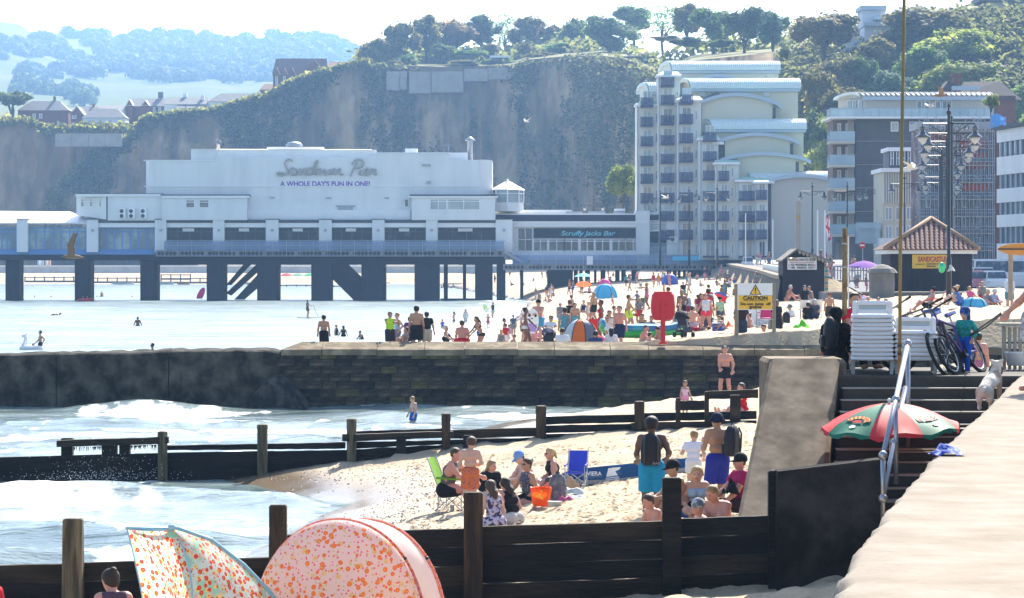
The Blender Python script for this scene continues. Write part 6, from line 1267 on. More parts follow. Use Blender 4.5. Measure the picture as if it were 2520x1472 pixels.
car('big white van with dark side windows behind the parked cars',2478,710,250,165,72,paint('van_white',(.72,.72,.72),.3),'van');car('silver car behind the pink car',2424,710,243,58,52,paint('car_silver',(.55,.56,.58),.25));car('pale pink car beside the kiosk',2416,713,234,56,46,paint('car_pink',(.6,.22,.25),.3));car('white car with wide windscreen right of the pink car',2456,713,232,54,46,paint('car_white',(.75,.75,.75),.25));car('small white car by the pier entrance',1842,662,372,26,30,paint('car_white',(.75,.75,.75),.25))
# white bollard row and lifebuoy-style railings beyond the huts
bol = MB((0,0,0)).lathe([(.22,0),(.24,.7),(.2,.95),(.06,1.02)],(0,0,0),8).mesh('bollard',whiteb,True)
for k in range(9): y = 242 - k * 6.6;o = link('bollard',bol,None,(float(np.interp(y,[178,190,240],[16.9,17.6,21])) + .5,y,4.68 + (y - 178) * .0037));o.scale = (.8,.8,.5);tag(o,'stubby white bollard on the edge of the sea wall','bollard','white bollards along the sea wall')
rl = thing('railing','white and grey railings along the promenade between the two huts','railing',P(2120,690,190));railing([(2040,674),(2182,676)],186,18,7,steel,rl,rl.location,'rail_panel');b = MB(rl.location);b.bx(2040,2182,690,694,185.8,.2);b.build('kerb',conc,rl)
t = thing('rubbish_kiosk','round grey stone shelter with conical roof by the kiosk','shelter',P(2170,718,168));b = MB();b.lathe([(.75,-.4),(.75,1.1)],(0,0,0),12);b.build('wall',mat('grey_stone',(.17,.16,.15),.9,.3,1),t);b = MB();b.lathe([(.95,1.1),(.75,1.35),(.35,1.55),(.05,1.62)],(0,0,0),12);b.build('roof',mat('grey_cap',(.2,.18,.16),.9,.3,2),t)

# ------------------------------------------------------------------ on and by the groyne wall
t = thing('lifebuoy_housing','red lifebuoy housing on a red post standing on the groyne wall','lifebuoy',P(1632,845,108.2));o_ = t.location;redp = mat('red_plastic',(.55,.012,.022),.4,.1,2);Yq = 107.9
b = MB(o_);b.cbox(P(1626,846,Yq + .0),P(1637,745,Yq + .14),.02);b.bx(1622,1641,842,847,Yq - .05,.25);b.build('post',redp,t)
pts = [(1604,726),(1611,719),(1652,719),(1659,726),(1662,752),(1661,775),(1656,786),(1650,789),(1613,789),(1606,785),(1602,768),(1601,750)]
b = MB(o_);A_ = [P(x,y,Yq + .15) for x,y in pts];B_ = [P(1632 + (x - 1632) * .93,754 + (y - 754) * .93,Yq + .05) for x,y in pts];C_ = [P(1632 + (x - 1632) * .97,754 + (y - 754) * .97,Yq + .5) for x,y in pts];n = len(pts)
b.add(B_ + A_ + C_,[tuple(range(n))] + [(i,n + i,n + (i + 1) % n,(i + 1) % n) for i in range(n)] + [(n + i,2 * n + i,2 * n + (i + 1) % n,n + (i + 1) % n) for i in range(n)] + [tuple(reversed(range(2 * n,3 * n)))]);hz = b.build('housing',redp,t)
b = MB(o_);c = P(1631,752,Yq + .06);b.tube([(c[0] + .145 * math.cos(k * .524),c[1],c[2] + .145 * math.sin(k * .524)) for k in range(13)],.025,6);b.build('hub_ring',mat('bright_red',(.7,.02,.02),.3),hz,True);b = MB(o_);b.bx(1610,1653,718,722,Yq + .0,.2);b.build('lid_hinge',redp,hz)
Yq = 108.6;t = thing('warning_sign','white and yellow CAUTION sign on two wooden posts on the groyne','sign',P(1858,846,Yq));o_ = t.location;pst = mat('grey_sign_post',(.26,.22,.15),.85,.25,4,.3,stretch=(4,4,.5))
for a,c,y0,y1 in ((1808,1817,699,842),(1901,1909,697,842)): b = MB(o_);b.cbox(P(a,y1,Yq),P(c,y0,Yq + .12),.015);b.build('post',pst,t)
b = MB(o_);b.bx(1815,1901,697.5,727,Yq - .03,.03);pw = b.build('white_panel',paint('sign_white',(.72,.74,.74),.4),t);b = MB(o_);b.bx(1817,1900,728,761.5,Yq - .03,.03);py_ = b.build('yellow_panel',paint('sign_yellow',(.78,.46,.03),.45),t);b = MB(o_);b.bx(1815,1901,761.5,763,Yq - .03,.03);b.bx(1815,1816.9,727.2,761.4,Yq - .03,.03);b.build('panel_edge',whiteb,t)
bl = paint('sign_black',(.012,.012,.012),.5);b = MB(o_);b.prism([P(1844.5,725.5,Yq - .03),P(1873.5,725.5,Yq - .03),P(1859,699.5,Yq - .03)],(0,-.008,0));tr_ = b.build('triangle',bl,pw);b = MB(o_);b.prism([P(1848,723.5,Yq - .04),P(1870,723.5,Yq - .04),P(1859,704,Yq - .04)],(0,-.006,0));b.build('triangle_face',paint('tri_yellow',(.85,.5,.03),.45),pw)
text('!','symbol',bl,pw,o_,1857.3,1860.7,715.5,13,Yq - .047,.02,0,.012);text('CAUTION','lettering',bl,py_,o_,1829,1889,734.5,9.4,Yq - .03,.03);b = MB(o_);b.bx(1829,1889,740.4,741.3,Yq - .045,.01);b.build('underline',bl,py_);text('Do not  jump  off','lettering',bl,py_,o_,1822,1896,748.5,8.6,Yq - .03,.02);text('groyne','lettering',bl,py_,o_,1844,1874,756,8,Yq - .03,.02)

# ------------------------------------------------------------------ steps: rails, posts, umbrella, loungers, bicycles
pipe = mat('worn_steel_pipe',(.36,.36,.38),.3,.15,6,metal=.75);brass = mat('ochre_pole',(.22,.16,.05),.5,.25,8,col2=(.3,.23,.1),stretch=(3,3,.3))
o_ = P(2200,1190,38.5);t = thing('handrail','steel pipe handrail with ball joints running down the beach steps','handrail',o_)
A_,B_,C_ = P(2234,846,40.4),P(2205,984,38.9),P(2173,1121,37.4);D_,E_,S_ = P(2200,1090,38.9),P(2173,1227,37.4),P(2228,954,40.2)
b = MB(o_);b.tube([A_,B_,C_],.036,10);b.build('rail',pipe,t,True);b = MB(o_);b.tube([S_,D_,E_],.034,10);b.build('rail',pipe,t,True)
for p,q in ((B_,(B_[0],B_[1],Z(1192,38.9))),(C_,(C_[0],C_[1],Z(1275,37.4))),((A_[0],A_[1],A_[2]),(A_[0] + .01,A_[1],2.6))): b = MB(o_);b.tube([p,q],.032,8);b.build('post',pipe,t,True)
for p in (A_,B_,C_,D_,E_): b = MB(o_);b.ball(p,.062,10);b.build('joint',pipe,t,True)
t = thing('tall_pole','tall thin ochre pole rising past the top of the picture','pole',P(2214,1050,41.0));b = MB(t.location);b.tube([P(2213,1060,41.0),P(2216,560,41.0),P(2226,-60,41.0)],.026,10);b.build('shaft',brass,t,True)
for y_ in (848,868): b = MB(t.location);b.tube([P(2214,y_,41.0),P(2214,y_ + 6,41.0)],.036,8);b.build('clamp',iron,t)
t = thing('timber_post','rusty round post with a white board edge beside the lounger stacks','post',P(2078,925,44.9));b = MB(t.location);b.tube([P(2078,915,44.9),P(2079,560,44.9)],.041,12);b.build('shaft',mat('rusty_post',(.16,.085,.035),.7,.3,5,.4,14,col2=(.26,.19,.09),stretch=(2,2,.6),c2=(.4,.6)),t,True);b = MB(t.location);b.bx(2086.5,2089.5,582,795,44.95,.02);b.build('board_edge',whiteb,t);b = MB(t.location);b.tube([P(2078,563,44.9),P(2079,560,44.9)],.043,12);b.build('cap',steel,t)
for y_ in (598,656,833): b = MB(t.location);b.tube([P(2078,y_,44.9),P(2078,y_ + 4,44.9)],.044,12);b.build('strap',pipe,t)
t = thing('short_post','short ochre post standing on the side steps','post',P(2236,1054,41.2));b = MB(t.location);b.tube([P(2235,1056,41.2),P(2233,860,41.2)],.035,10);b.build('shaft',brass,t,True);b = MB(t.location);b.lathe([(.09,0),(.09,.03),(.05,.05)],P(2235,1057,41.2),12);b.build('foot_plate',pipe,t)
# sun umbrella
Yu = 39.9;c0 = Vector(P(2190,1046,Yu));t = thing('parasol','red and green parasol with arched yellow badges open by the steps','parasol',tuple(c0));rim = 168 * Yu / F;ht = 54 * Yu / F;ug,ur = mat('parasol_green',(.012,.2,.12),.6,.08,6,trans=.25),mat('parasol_red',(.75,.04,.05),.6,.08,6,trans=.3)
def upt(a,t): rr = rim * t;return Vector((rr * math.cos(a),rr * math.sin(a) * .98,ht * (1 - t ** 1.75) + .045 * math.sin(a * 8 + 1.3) * max(0,t - .85) * 6))
tilt = Matrix.Rotation(R(-2),3,'Y') @ Matrix.Rotation(R(4),3,'X')
for k in range(8):
    a0,a1 = k * math.pi / 4 + .36,(k + 1) * math.pi / 4 + .36;b = MB();rowsU = []
    for j in range(9):
        tt = j / 8;row = []
        for i in range(7): f = i / 6;a = a0 + (a1 - a0) * f;p = upt(a,tt);p.z -= .035 * math.sin(math.pi * f) * tt;row.append(tuple(tilt @ p))
        rowsU.append(row)
    b.sheet(rowsU);p_ = b.build('panel',ug if k % 2 == 0 else ur,t,True);b = MB();b.sheet([[tuple(Vector(q) + Vector((0,0,.0))) for q in rowsU[-1]],[tuple(Vector(q) * 1.012 + Vector((0,0,-.05 - .02 * math.sin(i * 2.1 + k)))) for i,q in enumerate(rowsU[-1])]]);b.build('valance',ug if k % 2 == 0 else ur,p_)
    if k % 2 == 0:
        am = (a0 + a1) / 2
        def badge(r0,r1,y0,lo=0,hi=math.pi,up=.012):
            bb = MB();n_ = 14;rws = []
            for rr in (r0,r1):
                q = []
                for i in range(n_ + 1):
                    th = lo + (hi - lo) * i / n_;tt = .7 - (rr * math.sin(th) * .8 + y0) / (rim * 1.05);aa = am + rr * math.cos(th) / (rim * tt);p = upt(aa,tt);f = (aa - a0) / (a1 - a0);p.z += up - .035 * math.sin(math.pi * f) * tt;q.append(tuple(tilt @ p))
                rws.append(q)
            bb.sheet(rws);return bb
        badge(.1,.22,-.06).build('badge_arch',paint('badge_purple',(.1,.06,.12)),p_);badge(.125,.2,-.06,.12,3.02,.018).build('badge_band',paint('badge_yellow',(.75,.5,.08)),p_);badge(.0,.085,-.06,.0,math.pi,.018).build('badge_centre',ur,p_);badge(.0,.05,-.15,0,2 * math.pi,.016).build('badge_tail',whiteb,p_)
        for j in range(7): q = .3 + j * .42;badge(.137,.188,-.06,q - .1,q + .08,.024).build('badge_letter',ur,p_)
b = MB();
for k in range(8): a = k * math.pi / 4 + .36;b.tube([tuple(tilt @ (upt(a,.05 + .95 * j / 5) - Vector((0,0,.03)))) for j in range(6)],.007,4)
b.build('ribs',pipe,t);b = MB();b.tube([tuple(tilt @ Vector((0,0,ht + .05))),tuple(tilt @ Vector((0,0,-1.6)))],.018,8);b.ball(tuple(tilt @ Vector((0,0,ht + .04))),.03,8);b.build('pole',whiteb,t)
# stacked sun loungers, seen end on
lpl = mat('white_plastic',(.74,.76,.78),.35,.04,3,spec=.4)
def lounger_mesh():
    b = MB();w_ = .315;pr = [(-w_ + .012,-.006),(-w_ - .01,.012),(-w_,.034),(-w_ + .03,.047),(w_ - .03,.047),(w_,.034),(w_ + .01,.012),(w_ - .012,-.006),(w_ - .03,-.008),(w_ - .05,.004),(-w_ + .05,.004),(-w_ + .03,-.008)]
    b.prism([(x,0,z) for x,z in pr],(0,1.8,0));b.sheet([[(x,-.015,z) for x,z in ((-w_ + .02,-.004),(-w_ * .5,-.008),(0,-.0095),(w_ * .5,-.008),(w_ - .02,-.004))],[(x,-.03,z) for x,z in ((-w_,.018),(-w_ * .5,.017),(0,.016),(w_ * .5,.017),(w_,.018))],[(x,.01,z) for x,z in ((-w_ + .02,.046),(-w_ * .5,.048),(0,.049),(w_ * .5,.048),(w_ - .02,.046))]]);return b.mesh('bed_frame',lpl,False)
LM = lounger_mesh();slat_me = MB().box((-.29,0,.052),(.29,.055,.066)).mesh('slat',lpl)
def headrest(par):
    b = MB();b.cbox((-.3,.02,.05),(-.22,.1,.25),.02);b.cbox((.22,.02,.05),(.3,.1,.25),.02);b.cbox((-.222,.03,.19),(.222,.1,.25),.02);b.cbox((-.222,.025,.06),(.222,.1,.12),.015);h_ = b.build('headrest',lpl,par);b = MB();b.box((-.22,.095,.118),(.22,.1,.192));b.build('slot_back',mat('slot_shade',(.5,.58,.62),.5),h_)
    return h_
lamm = mat('lounger_leg',(.42,.42,.4),.5)
def stack(px,base,n,pitch,labs,grp):
    Yd = 42.6
    for k in range(n):
        t = thing('sun_lounger',('topmost white sun lounger of the %s stack, slotted headrest raised' if k == n - 1 else 'lowest white sun lounger of the %s stack, standing on its legs' if k == 0 else ['','second','third','fourth','fifth','sixth','seventh','eighth','ninth','tenth'][k] + ' white sun lounger from the bottom of the %s stack') % labs,'sun lounger',(X(px,Yd) + rng.uniform(-.006,.006),Yd + rng.uniform(-.01,.01),Z(base - k * pitch,Yd)),R(-7.2) + rng.uniform(-.008,.008),grp)
        link('bed_frame',LM,t)
        if k == n - 1:
            headrest(t)
            for j in range(12): link('slat',slat_me,t,(0,.2 + j * .12,0))
        if k == 0:
            for s in (-1,1):
                for yy in (.12,1.6): b = MB();b.add([(s * .3 - .035,yy,.0),(s * .3 + .035,yy,.0),(s * .28 + .022,yy,-.28),(s * .28 - .022,yy,-.28),(s * .3 - .035,yy + .06,.0),(s * .3 + .035,yy + .06,.0),(s * .28 + .022,yy + .05,-.28),(s * .28 - .022,yy + .05,-.28)],[(0,3,2,1),(4,5,6,7),(0,4,7,3),(1,2,6,5),(2,3,7,6)]);b.build('leg',lamm,t)
stack(2147,886,11,10.4,'tall left','left stack of sun loungers');stack(2254,886,7,10.6,'low right','right stack of sun loungers')
# bicycles leaning together
def bicycle(label,loc,yaw,lean,frame_c,grp='bicycles leaning by the loungers'):
    t = thing('bicycle',label,'bicycle',loc,0,grp);M = Matrix.Rotation(yaw,4,'Z') @ Matrix.Rotation(lean,4,'X');t.rotation_euler = M.to_euler();fm = paint('frame_' + label[:9].replace(' ','_'),frame_c,.35,spec=.6);rr = .33;tyr = mat('knobbly_tyre',(.02,.02,.02),.85,.3,40,.6,60)
    def wheel(x,nm):
        b = MB();b.tube([(x + rr * math.cos(a * math.pi / 12),0,rr + rr * math.sin(a * math.pi / 12)) for a in range(25)],.028,7);w_ = b.build(nm,tyr,t,True);b = MB();b.tube([(x + (rr - .04) * math.cos(a * math.pi / 12),0,rr + (rr - .04) * math.sin(a * math.pi / 12)) for a in range(25)],.012,5);b.build('rim',pipe,w_,True);b = MB()
        for a in range(12): b.tube([(x,.02 * (-1) ** a,rr),(x + (rr - .04) * math.cos(a * math.pi / 6),0,rr + (rr - .04) * math.sin(a * math.pi / 6))],.0035,3,cap=False)
        b.tube([(x,-.04,rr),(x,.04,rr)],.025,6);b.build('spokes',pipe,w_)
    wheel(-.54,'wheel');wheel(.54,'wheel');hd_,bb_,st_ = (-.36,0,.9),(.08,0,.3),(.2,0,.78)
    b = MB();
    for p,q in ((hd_,bb_),(hd_,st_),(bb_,st_),(bb_,(.54,.05,rr)),(st_,(.54,.05,rr)),(bb_,(.54,-.05,rr)),(st_,(.54,-.05,rr)),((-.33,0,.98),(-.38,0,.82))): b.tube([p,q],.02,7)
    b.build('frame',fm,t);b = MB();b.tube([(-.38,.07,.82),(-.54,.065,rr)],[.026,.018],7);b.tube([(-.38,-.07,.82),(-.54,-.065,rr)],[.026,.018],7);b.tube([(-.38,-.075,.82),(-.38,.075,.82)],.022,6);b.build('fork',iron,t);b = MB();b.tube([(-.33,0,.98),(-.36,0,1.04),(-.4,0,1.05)],.018,6);b.tube([(-.36,-.34,1.08),(-.39,-.12,1.06),(-.4,0,1.05),(-.39,.12,1.06),(-.36,.34,1.08)],.014,6);hb = b.build('handlebar',iron,t);b = MB()
    for s in (-1,1): b.tube([(-.36,s * .24,1.075),(-.355,s * .37,1.08)],.02,7);b.tube([(-.39,s * .2,1.06),(-.46,s * .27,1.02)],.007,4)
    b.build('grip',tyre,hb);b = MB();b.add([(.1,-.03,.95),(.1,.03,.95),(.34,.09,.95),(.34,-.09,.95),(.1,-.02,.985),(.1,.02,.985),(.34,.075,1.0),(.34,-.075,1.0)],[(0,3,2,1),(4,5,6,7),(0,1,5,4),(1,2,6,5),(2,3,7,6),(3,0,4,7)]);sd_ = b.build('saddle',paint('blue_saddle',(.03,.08,.3),.5),t);b = MB();b.tube([st_,(.23,0,.95)],.014,6);b.build('seat_post',pipe,sd_);b = MB();b.tube([(.08,-.06,.3),(.08,.06,.3)],.06,10);b.tube([(.08,.07,.3),(.02,.07,.14)],.012,5);b.tube([(.08,-.07,.3),(.14,-.07,.46)],.012,5);b.build('crank',iron,t);return t
def front_to(px,py,Yd): return (X(px,Yd),Yd,PROM + .01)
bicycle('black mountain bike leaning with its front wheel towards the steps',front_to(2352,925,43.0),R(66),R(-24),(.03,.03,.04));bicycle('purple mountain bike leaning outermost beside the child',front_to(2386,925,43.1),R(60),R(-26),(.09,.04,.2));bicycle('dark mountain bike half hidden behind the low lounger stack',front_to(2290,925,43.9),R(25),R(-20),(.04,.04,.06))
# slatted bin, bag, dark dome, cloths, shoes
t = thing('slatted_bin','slatted wooden bin enclosure at the right edge with white tub inside','bin',P(2500,915,44.6));tb_ = mat('grey_slats',(.36,.32,.26),.85,.2,3,.3,stretch=(3,3,.4))
for q in range(2468,2560,13): b = MB(t.location);b.bx(q,q + 8,806,912,44.6,.03);b.build('slat',tb_,t)
for q in (2467,2540): b = MB(t.location);b.bx(q,q + 6,800,915,44.7,.06);b.build('corner_post',tb_,t)
b = MB(t.location);b.bx(2462,2565,796,804,44.5,.5);b.build('top_board',tb_,t);b = MB(t.location);b.bx(2466,2562,842,846,44.66,.03);b.build('hoop',iron,t)
b = MB();b.lathe([(.15,0),(.19,.2),(.2,.21)],(0,0,0),14);tag(b.build('bucket',lpl,None,True,P(2502,900,44.3)),'white plastic tub at the foot of the slatted bin','tub')
b = MB();n = 16;c = P(2168,800,44.8);rr = 36 * 44.8 / F
b.sheet([[(rr * k2 * math.cos(math.pi * i / n),dy,rr * 1.35 * k2 * math.sin(math.pi * i / n) - .1) for i in range(n + 1)] for dy,k2 in ((0,.93),(-.02,1),(.5,1),(.9,.7),(1,.0))]);o = b.build('pram_hood',paint('dark_navy_fabric',(.012,.014,.03),.7),None,True,c);b = MB();b.tube([(rr * math.cos(math.pi * i / n),-.03,rr * 1.35 * math.sin(math.pi * i / n) - .1) for i in range(n + 1)],.022,6);b.build('rim',paint('grey_trim',(.25,.26,.29)),o,True);b = MB();b.sheet([[(rr * .93 * k2 * math.cos(math.pi * i / n),.1,rr * 1.25 * k2 * math.sin(math.pi * i / n) - .1) for i in range(n + 1)] for k2 in (.02,1)]);b.build('lining',paint('dark_navy_fabric',(.012,.014,.03),.7),o);tag(o,'dark navy domed pram hood behind the tall lounger stack','pram')
shm = paint('black_shoe',(.015,.015,.02),.6)
for k,(px,py) in enumerate(((1861,1090),(1884,1088))):
    b = MB();b.ball((0,0,.03),(.045,.12,.045),10);b.ball((0,.07,.08),(.04,.05,.06),8);b.build;o = b.build('shoe',shm,None,True,P(px,py,40.55));o.rotation_euler = (R(-35),0,R(-10 + 18 * k));tag(o,['left','right'][k] + ' black shoe of the pair left on the concrete ramp','shoe')
def cloth_heap(name,label,cat,loc,rx,ry,rz_,m,seed=0,par=None):
    b = MB();nn = 14;rowsC = []
    for i in range(nn):
        row = []
        for j in range(nn):
            u,v = i / (nn - 1) * 2 - 1,j / (nn - 1) * 2 - 1;k_ = max(0,1 - (u * u + v * v) * .8);row.append((u * rx * (1 + .12 * float(vnoise(v * 2 + seed,3))),v * ry,rz_ * (k_ * (.55 + .5 * float(vnoise(u * 2.3 + seed,v * 2.3,seed))) + .1 * float(vnoise(u * 5,v * 5,seed))) + .01))
        rowsC.append(row)
    b.sheet(rowsC);o = b.build(name,m,par,True,loc);return tag(o,label,cat)
cloth_heap('cloth','crumpled blue patterned cloth lying on the promenade edge','cloth',(X(2330,24.6) + .0,24.6,PROM + .0),.14,.16,.11,mat('blue_print',(.02,.05,.35),.8,.2,25,col2=(.35,.42,.6),c2=(.5,.6)),3)
# ------------------------------------------------------------------ people
def patt(name,c1,c2,sc=60,lo=.5,hi=.56,st=(1,1,1)): return mat(name,c1,.8,.1,sc,.1,60,spec=.15,col2=c2,c2=(lo,hi),stretch=st,trans=.1)
BLK,NVY,WHT,GRY,RED,BLU,NEON,BEI,CORAL,LIL,TEAL = (.015,.015,.017),(.02,.03,.08),(.75,.75,.76),(.2,.21,.22),(.5,.02,.03),(.03,.1,.42),(.5,.8,.03),(.5,.43,.33),(.8,.1,.1),(.5,.4,.6),(.1,.3,.36)
def pp(label,px,top,h,pose,yaw,skin,hair,wear,hat=None,y=(109,260),z=None,Y=None,lod=1,scale_top=1.0,**k):
    ov = {q: k[q] for q in ('lean','hands','feet','knee','head','pel') if q in k}
    if Y is None: loc = spot(px,top,h,pose,y[0],y[1],**ov)
    elif z is not None: loc = (X(px,Y),Y,z)
    else: loc = (X(px,Y),Y,Z(top,Y) - ztop(pose,h,**ov))
    Hh = skeleton(pose,1.0,**ov)['H'] * h;a_ = R(yaw)
    if not k.pop('fixed',False): loc = (loc[0] - (Hh[0] * math.cos(a_) - Hh[1] * math.sin(a_)),loc[1],loc[2])
    if isinstance(hair,str): hair = tuple(hair.split('-'))
    return person(label,loc,h,pose,R(yaw),skin,hair,wear,hat,lod,**k)
DEN = patt('denim',(.05,.07,.13),(.1,.13,.2),40);BLKP = patt('black_white_stripe_shorts',BLK,(.03,.03,.03),9)
L = 1.98
pp('thin shirtless boy in black shorts standing alone at the left end of the coping',797,775,1.48,'stand',170,'tan','short-black',[('longshorts',BLK)],Y=109.8,z=L,hands=((-.15,-.03,.5),(.17,.0,.44)))
pp('man in neon yellow vest holding one arm across his chest',960,768,1.6,'folded',15,'tan','short-dark',[('vest',NEON),('longshorts',(.04,.025,.04))],Y=109.8,z=L,hands=((.22,-.12,.72),(.18,-.14,.76)))
pp('tall shirtless man in black shorts seen from behind',1025,752,1.84,'stand',178,'tan','short-black',[('longshorts',BLK)],Y=109.8,z=L,stout=1.1)
pp('man in black t-shirt and beige shorts seen from behind',1050,768,1.6,'stand',190,'tan','short-dark',[('tee',BLK),('longshorts',BEI)],Y=110.0,z=L,stout=1.12,hands=((-.19,.0,.46),(.15,-.03,.5)))
pp('fair haired woman in pale blue top behind the neon vest',977,772,1.6,'hips',-60,'fair','short-fair',[('tank',(.35,.5,.65)),('shorts',GRY)],Y=112.5,z=1.9,female=True,shades=True)
pp('person in purple top half hidden left of the tall shirtless man',1009,779,1.5,'stand',180,'tan','short-dark',[('tee',(.15,.04,.2)),('shorts',NVY)],Y=112,z=1.85)
pp('boy in grey top sitting sideways by the wall',1000,807,1.5,'sit',-80,'tan','short-dark',[('tee',(.3,.26,.28)),('shorts',NVY)],Y=111,z=2.15)
pp('small child in blue swimsuit standing in the sea behind the bathers',1089,782,1.15,'wade',20,'tan','short-dark',[('swimsuit',BLU)],Y=235,z=-.3)
pp('slim woman in coral bikini top and denim shorts holding a phone',1117,766,1.66,'phone',-90,'tan','long-brown',[('bra',CORAL),('hotpants',DEN)],female=True)
pp('woman in long white off shoulder dress facing the camera',1146,761,1.68,'stand',5,'fair','long-blonde',[('dress',WHT)],female=True,y=(112,280))
pp('broad shirtless man in red shorts sitting with his back turned',1137,789,1.8,'cross',185,'pink','short-brown',[('shorts',RED)],Y=112,stout=1.15)
pp('grey haired woman in dark swimsuit on a patterned chair',1098,802,1.6,'chair',70,'tan','curly-grey',[('swimsuit',NVY)],Y=116,female=True)
pp('dark haired head of someone lying behind the coping',1094,827,1.7,'back',180,'tan','short-black',[('shorts',RED)],Y=110.6)
pp('long haired woman bending forward in dark green bikini',1172,779,1.62,'stoop',-70,'tan','long-brown',[('bra',(.12,.05,.03)),('briefs',(.03,.05,.03))],Y=112,female=True)
pp('boy eating behind the bending woman',1178,773,1.5,'eat',60,'tan','short-dark',[('shorts',BLU)],y=(114,200))
pp('man in black t-shirt holding up a bodyboard at the water edge',1213,744,1.85,'hold',-70,'tan','short-dark',[('tee',BLK),('shorts',(.4,.38,.36))],y=(130,330),stout=1.1)
pp('girl in pink patterned swimsuit with folded arms',1201,772,1.4,'folded',10,'fair','short-brown',[('swimsuit',patt('pink_print',(.6,.12,.2),(.8,.4,.4))),('hotpants',(.5,.1,.16))],female=True)
pp('long haired girl in lilac top sitting on the sand edge',1252,795,1.45,'hug',-80,'fair','long-brown',[('camisole',LIL)],female=True,y=(112,200))
pp('boy in dark blue shirt and pale cap seen from behind',1263,775,1.4,'stand',160,'tan','short-brown',[('tee',(.07,.1,.15)),('shorts',GRY)],('cap',(.2,.25,.3)))
pp('woman in white cap behind the white bikini',1287,768,1.65,'stand',60,'pink','short-brown',[('tank',(.5,.2,.2)),('shorts',BLK)],('cap',WHT),y=(114,200),female=True)
pp('dark skinned woman in white bikini walking with a cup',1294,757,1.68,'walk',80,'brown','bun-black',[('bra',WHT),('briefs',WHT)],Y=113.5,female=True,hands=((-.16,-.12,.46),(.1,-.26,.5)))
pp('bearded man in black cap and blue shorts carrying a panda bodyboard',1325,738,1.82,'hold',-10,'pink','short-black',[('shorts',(.08,.36,.55))],('cap',BLK),Y=121,stout=1.1)
pp('man in sunglasses and white shirt sitting behind the pushchair',1356,777,1.75,'sit',-10,'tan','short-dark',[('tee',WHT),('shorts',NVY)],Y=118,shades=True)
pp('woman in teal dress bending beside the orange tent',1391,757,1.66,'stand',165,'tan','bun-dark',[('shortdress',patt('teal_print',(.1,.28,.33),(.25,.42,.45),50))],Y=114,female=True,lean=(0,-.22))
pp('child in grey top paddling behind the parasol',1379,746,1.45,'stand',20,'tan','short-brown',[('tee',GRY),('shorts',(.25,.35,.45))],y=(130,230))
pp('shirtless dark haired boy looking down, left of a pair',1405,753,1.45,'stoop',40,'tan','short-dark',[('shorts',NVY)],y=(116,220));pp('taller shirtless boy, right of a pair above the tent',1415,745,1.6,'stand',10,'tan','short-dark',[('shorts',TEAL)],y=(116,240))
pp('man in white t-shirt sitting with his back against the wall',1384,808,1.8,'cross',180,'tan','crop-dark',[('tee',WHT),('shorts',GRY)],Y=110.3,stout=1.15)
pp('man in navy t-shirt sitting right of the orange tent',1466,815,1.75,'cross',170,'tan','short-black',[('tee',(.05,.07,.16)),('shorts',BLK)],Y=110.3,stout=1.15)
pp('woman in white top with very long dark hair sitting',1505,808,1.7,'cross',175,'tan','long-black',[('long_sleeve',(.7,.68,.72)),('shorts',BLK)],Y=110.3,female=True)
pp('woman in white dress eating beside the shirtless man',1500,764,1.62,'eat',10,'tan','bun-brown',[('dress',WHT)],Y=115,female=True)
pp('muscular shirtless man in navy shorts standing by the dinghy',1524,753,1.8,'stand',-25,'pink','short-dark',[('longshorts',NVY)],Y=113,stout=1.12,hands=((-.06,-.16,.56),(.17,0,.5)))
pp('boy in neon yellow shorts walking right past the dinghy',1548,726,1.68,'walk',80,'tan','curly-brown',[('shorts',NEON)],y=(113,230),hands=((-.12,-.02,.5),(.12,-.2,.5)))
pp('dark haired woman in black sitting with her hand to her face',1579,772,1.65,'hug',-30,'tan','bun-dark',[('swimsuit',BLK)],Y=121,female=True,hands=((-.04,-.1,.4),(.06,-.28,.2)))
pp('woman in black and white top sitting against the dinghy',1603,777,1.65,'sit',-40,'tan','bun-dark',[('tank',patt('bw_print',BLK,WHT,40))],Y=120,female=True)
pp('shirtless cropped hair man sitting left of the red post',1590,800,1.78,'hug',60,'pink','crop-brown',[('shorts',NVY)],Y=110.8,stout=1.1);pp('dark haired boy sitting in front of the cropped hair man',1600,820,1.3,'hug',100,'fair','short-black',[('shorts',BLK)],Y=110.2);pp('bearded shirtless man looking down beside the red post',1618,804,1.75,'hug',-60,'tan','short-dark',[('shorts',NVY)],Y=110.6,head=(0,.5))
pp('woman in white vest and coral shorts standing with feet apart',1737,724,1.7,'wide',-5,'pink','bun-brown',[('tank',WHT),('hotpants',(.9,.06,.08))],Y=121,female=True,stout=1.1,hands=((-.24,-.05,.46),(.2,-.03,.46)))
pp('dark skinned woman with a high bun behind the white vest',1743,711,1.72,'stand',175,'brown','bun-black',[('swimsuit',(.6,.05,.1))],Y=127,female=True);pp('dark haired person in black and red behind the white vest',1726,722,1.68,'stand',30,'tan','long-black',[('tee',(.25,.02,.05)),('shorts',BLK)],Y=126,female=True)
pp('girl in tie dye green shirt and denim shorts',1772,731,1.5,'stand',30,'tan','short-dark',[('tee',patt('tie_dye',(.25,.5,.38),(.6,.6,.3),12,.4,.6)),('hotpants',DEN)],('cap',BLK),Y=126,female=True);pp('boy in pale blue jacket over a dark top',1689,722,1.5,'stand',15,'tan','short-brown',[('jacket',(.35,.42,.55)),('shorts',(.3,.03,.06))],Y=140)
pp('tattooed shirtless man sitting with his back turned',1703,753,1.75,'sit',150,'fair','short-brown',[('shorts',patt('floral_lilac',(.4,.3,.45),(.6,.55,.6),30))],Y=122);pp('dark haired man sitting low behind the stroller',1680,771,1.7,'sit',-20,'tan','short-dark',[('tee',GRY)],Y=118);pp('man in grey top sitting just behind him',1672,766,1.7,'sit',-20,'tan','short-dark',[('tee',(.3,.3,.33))],Y=124)
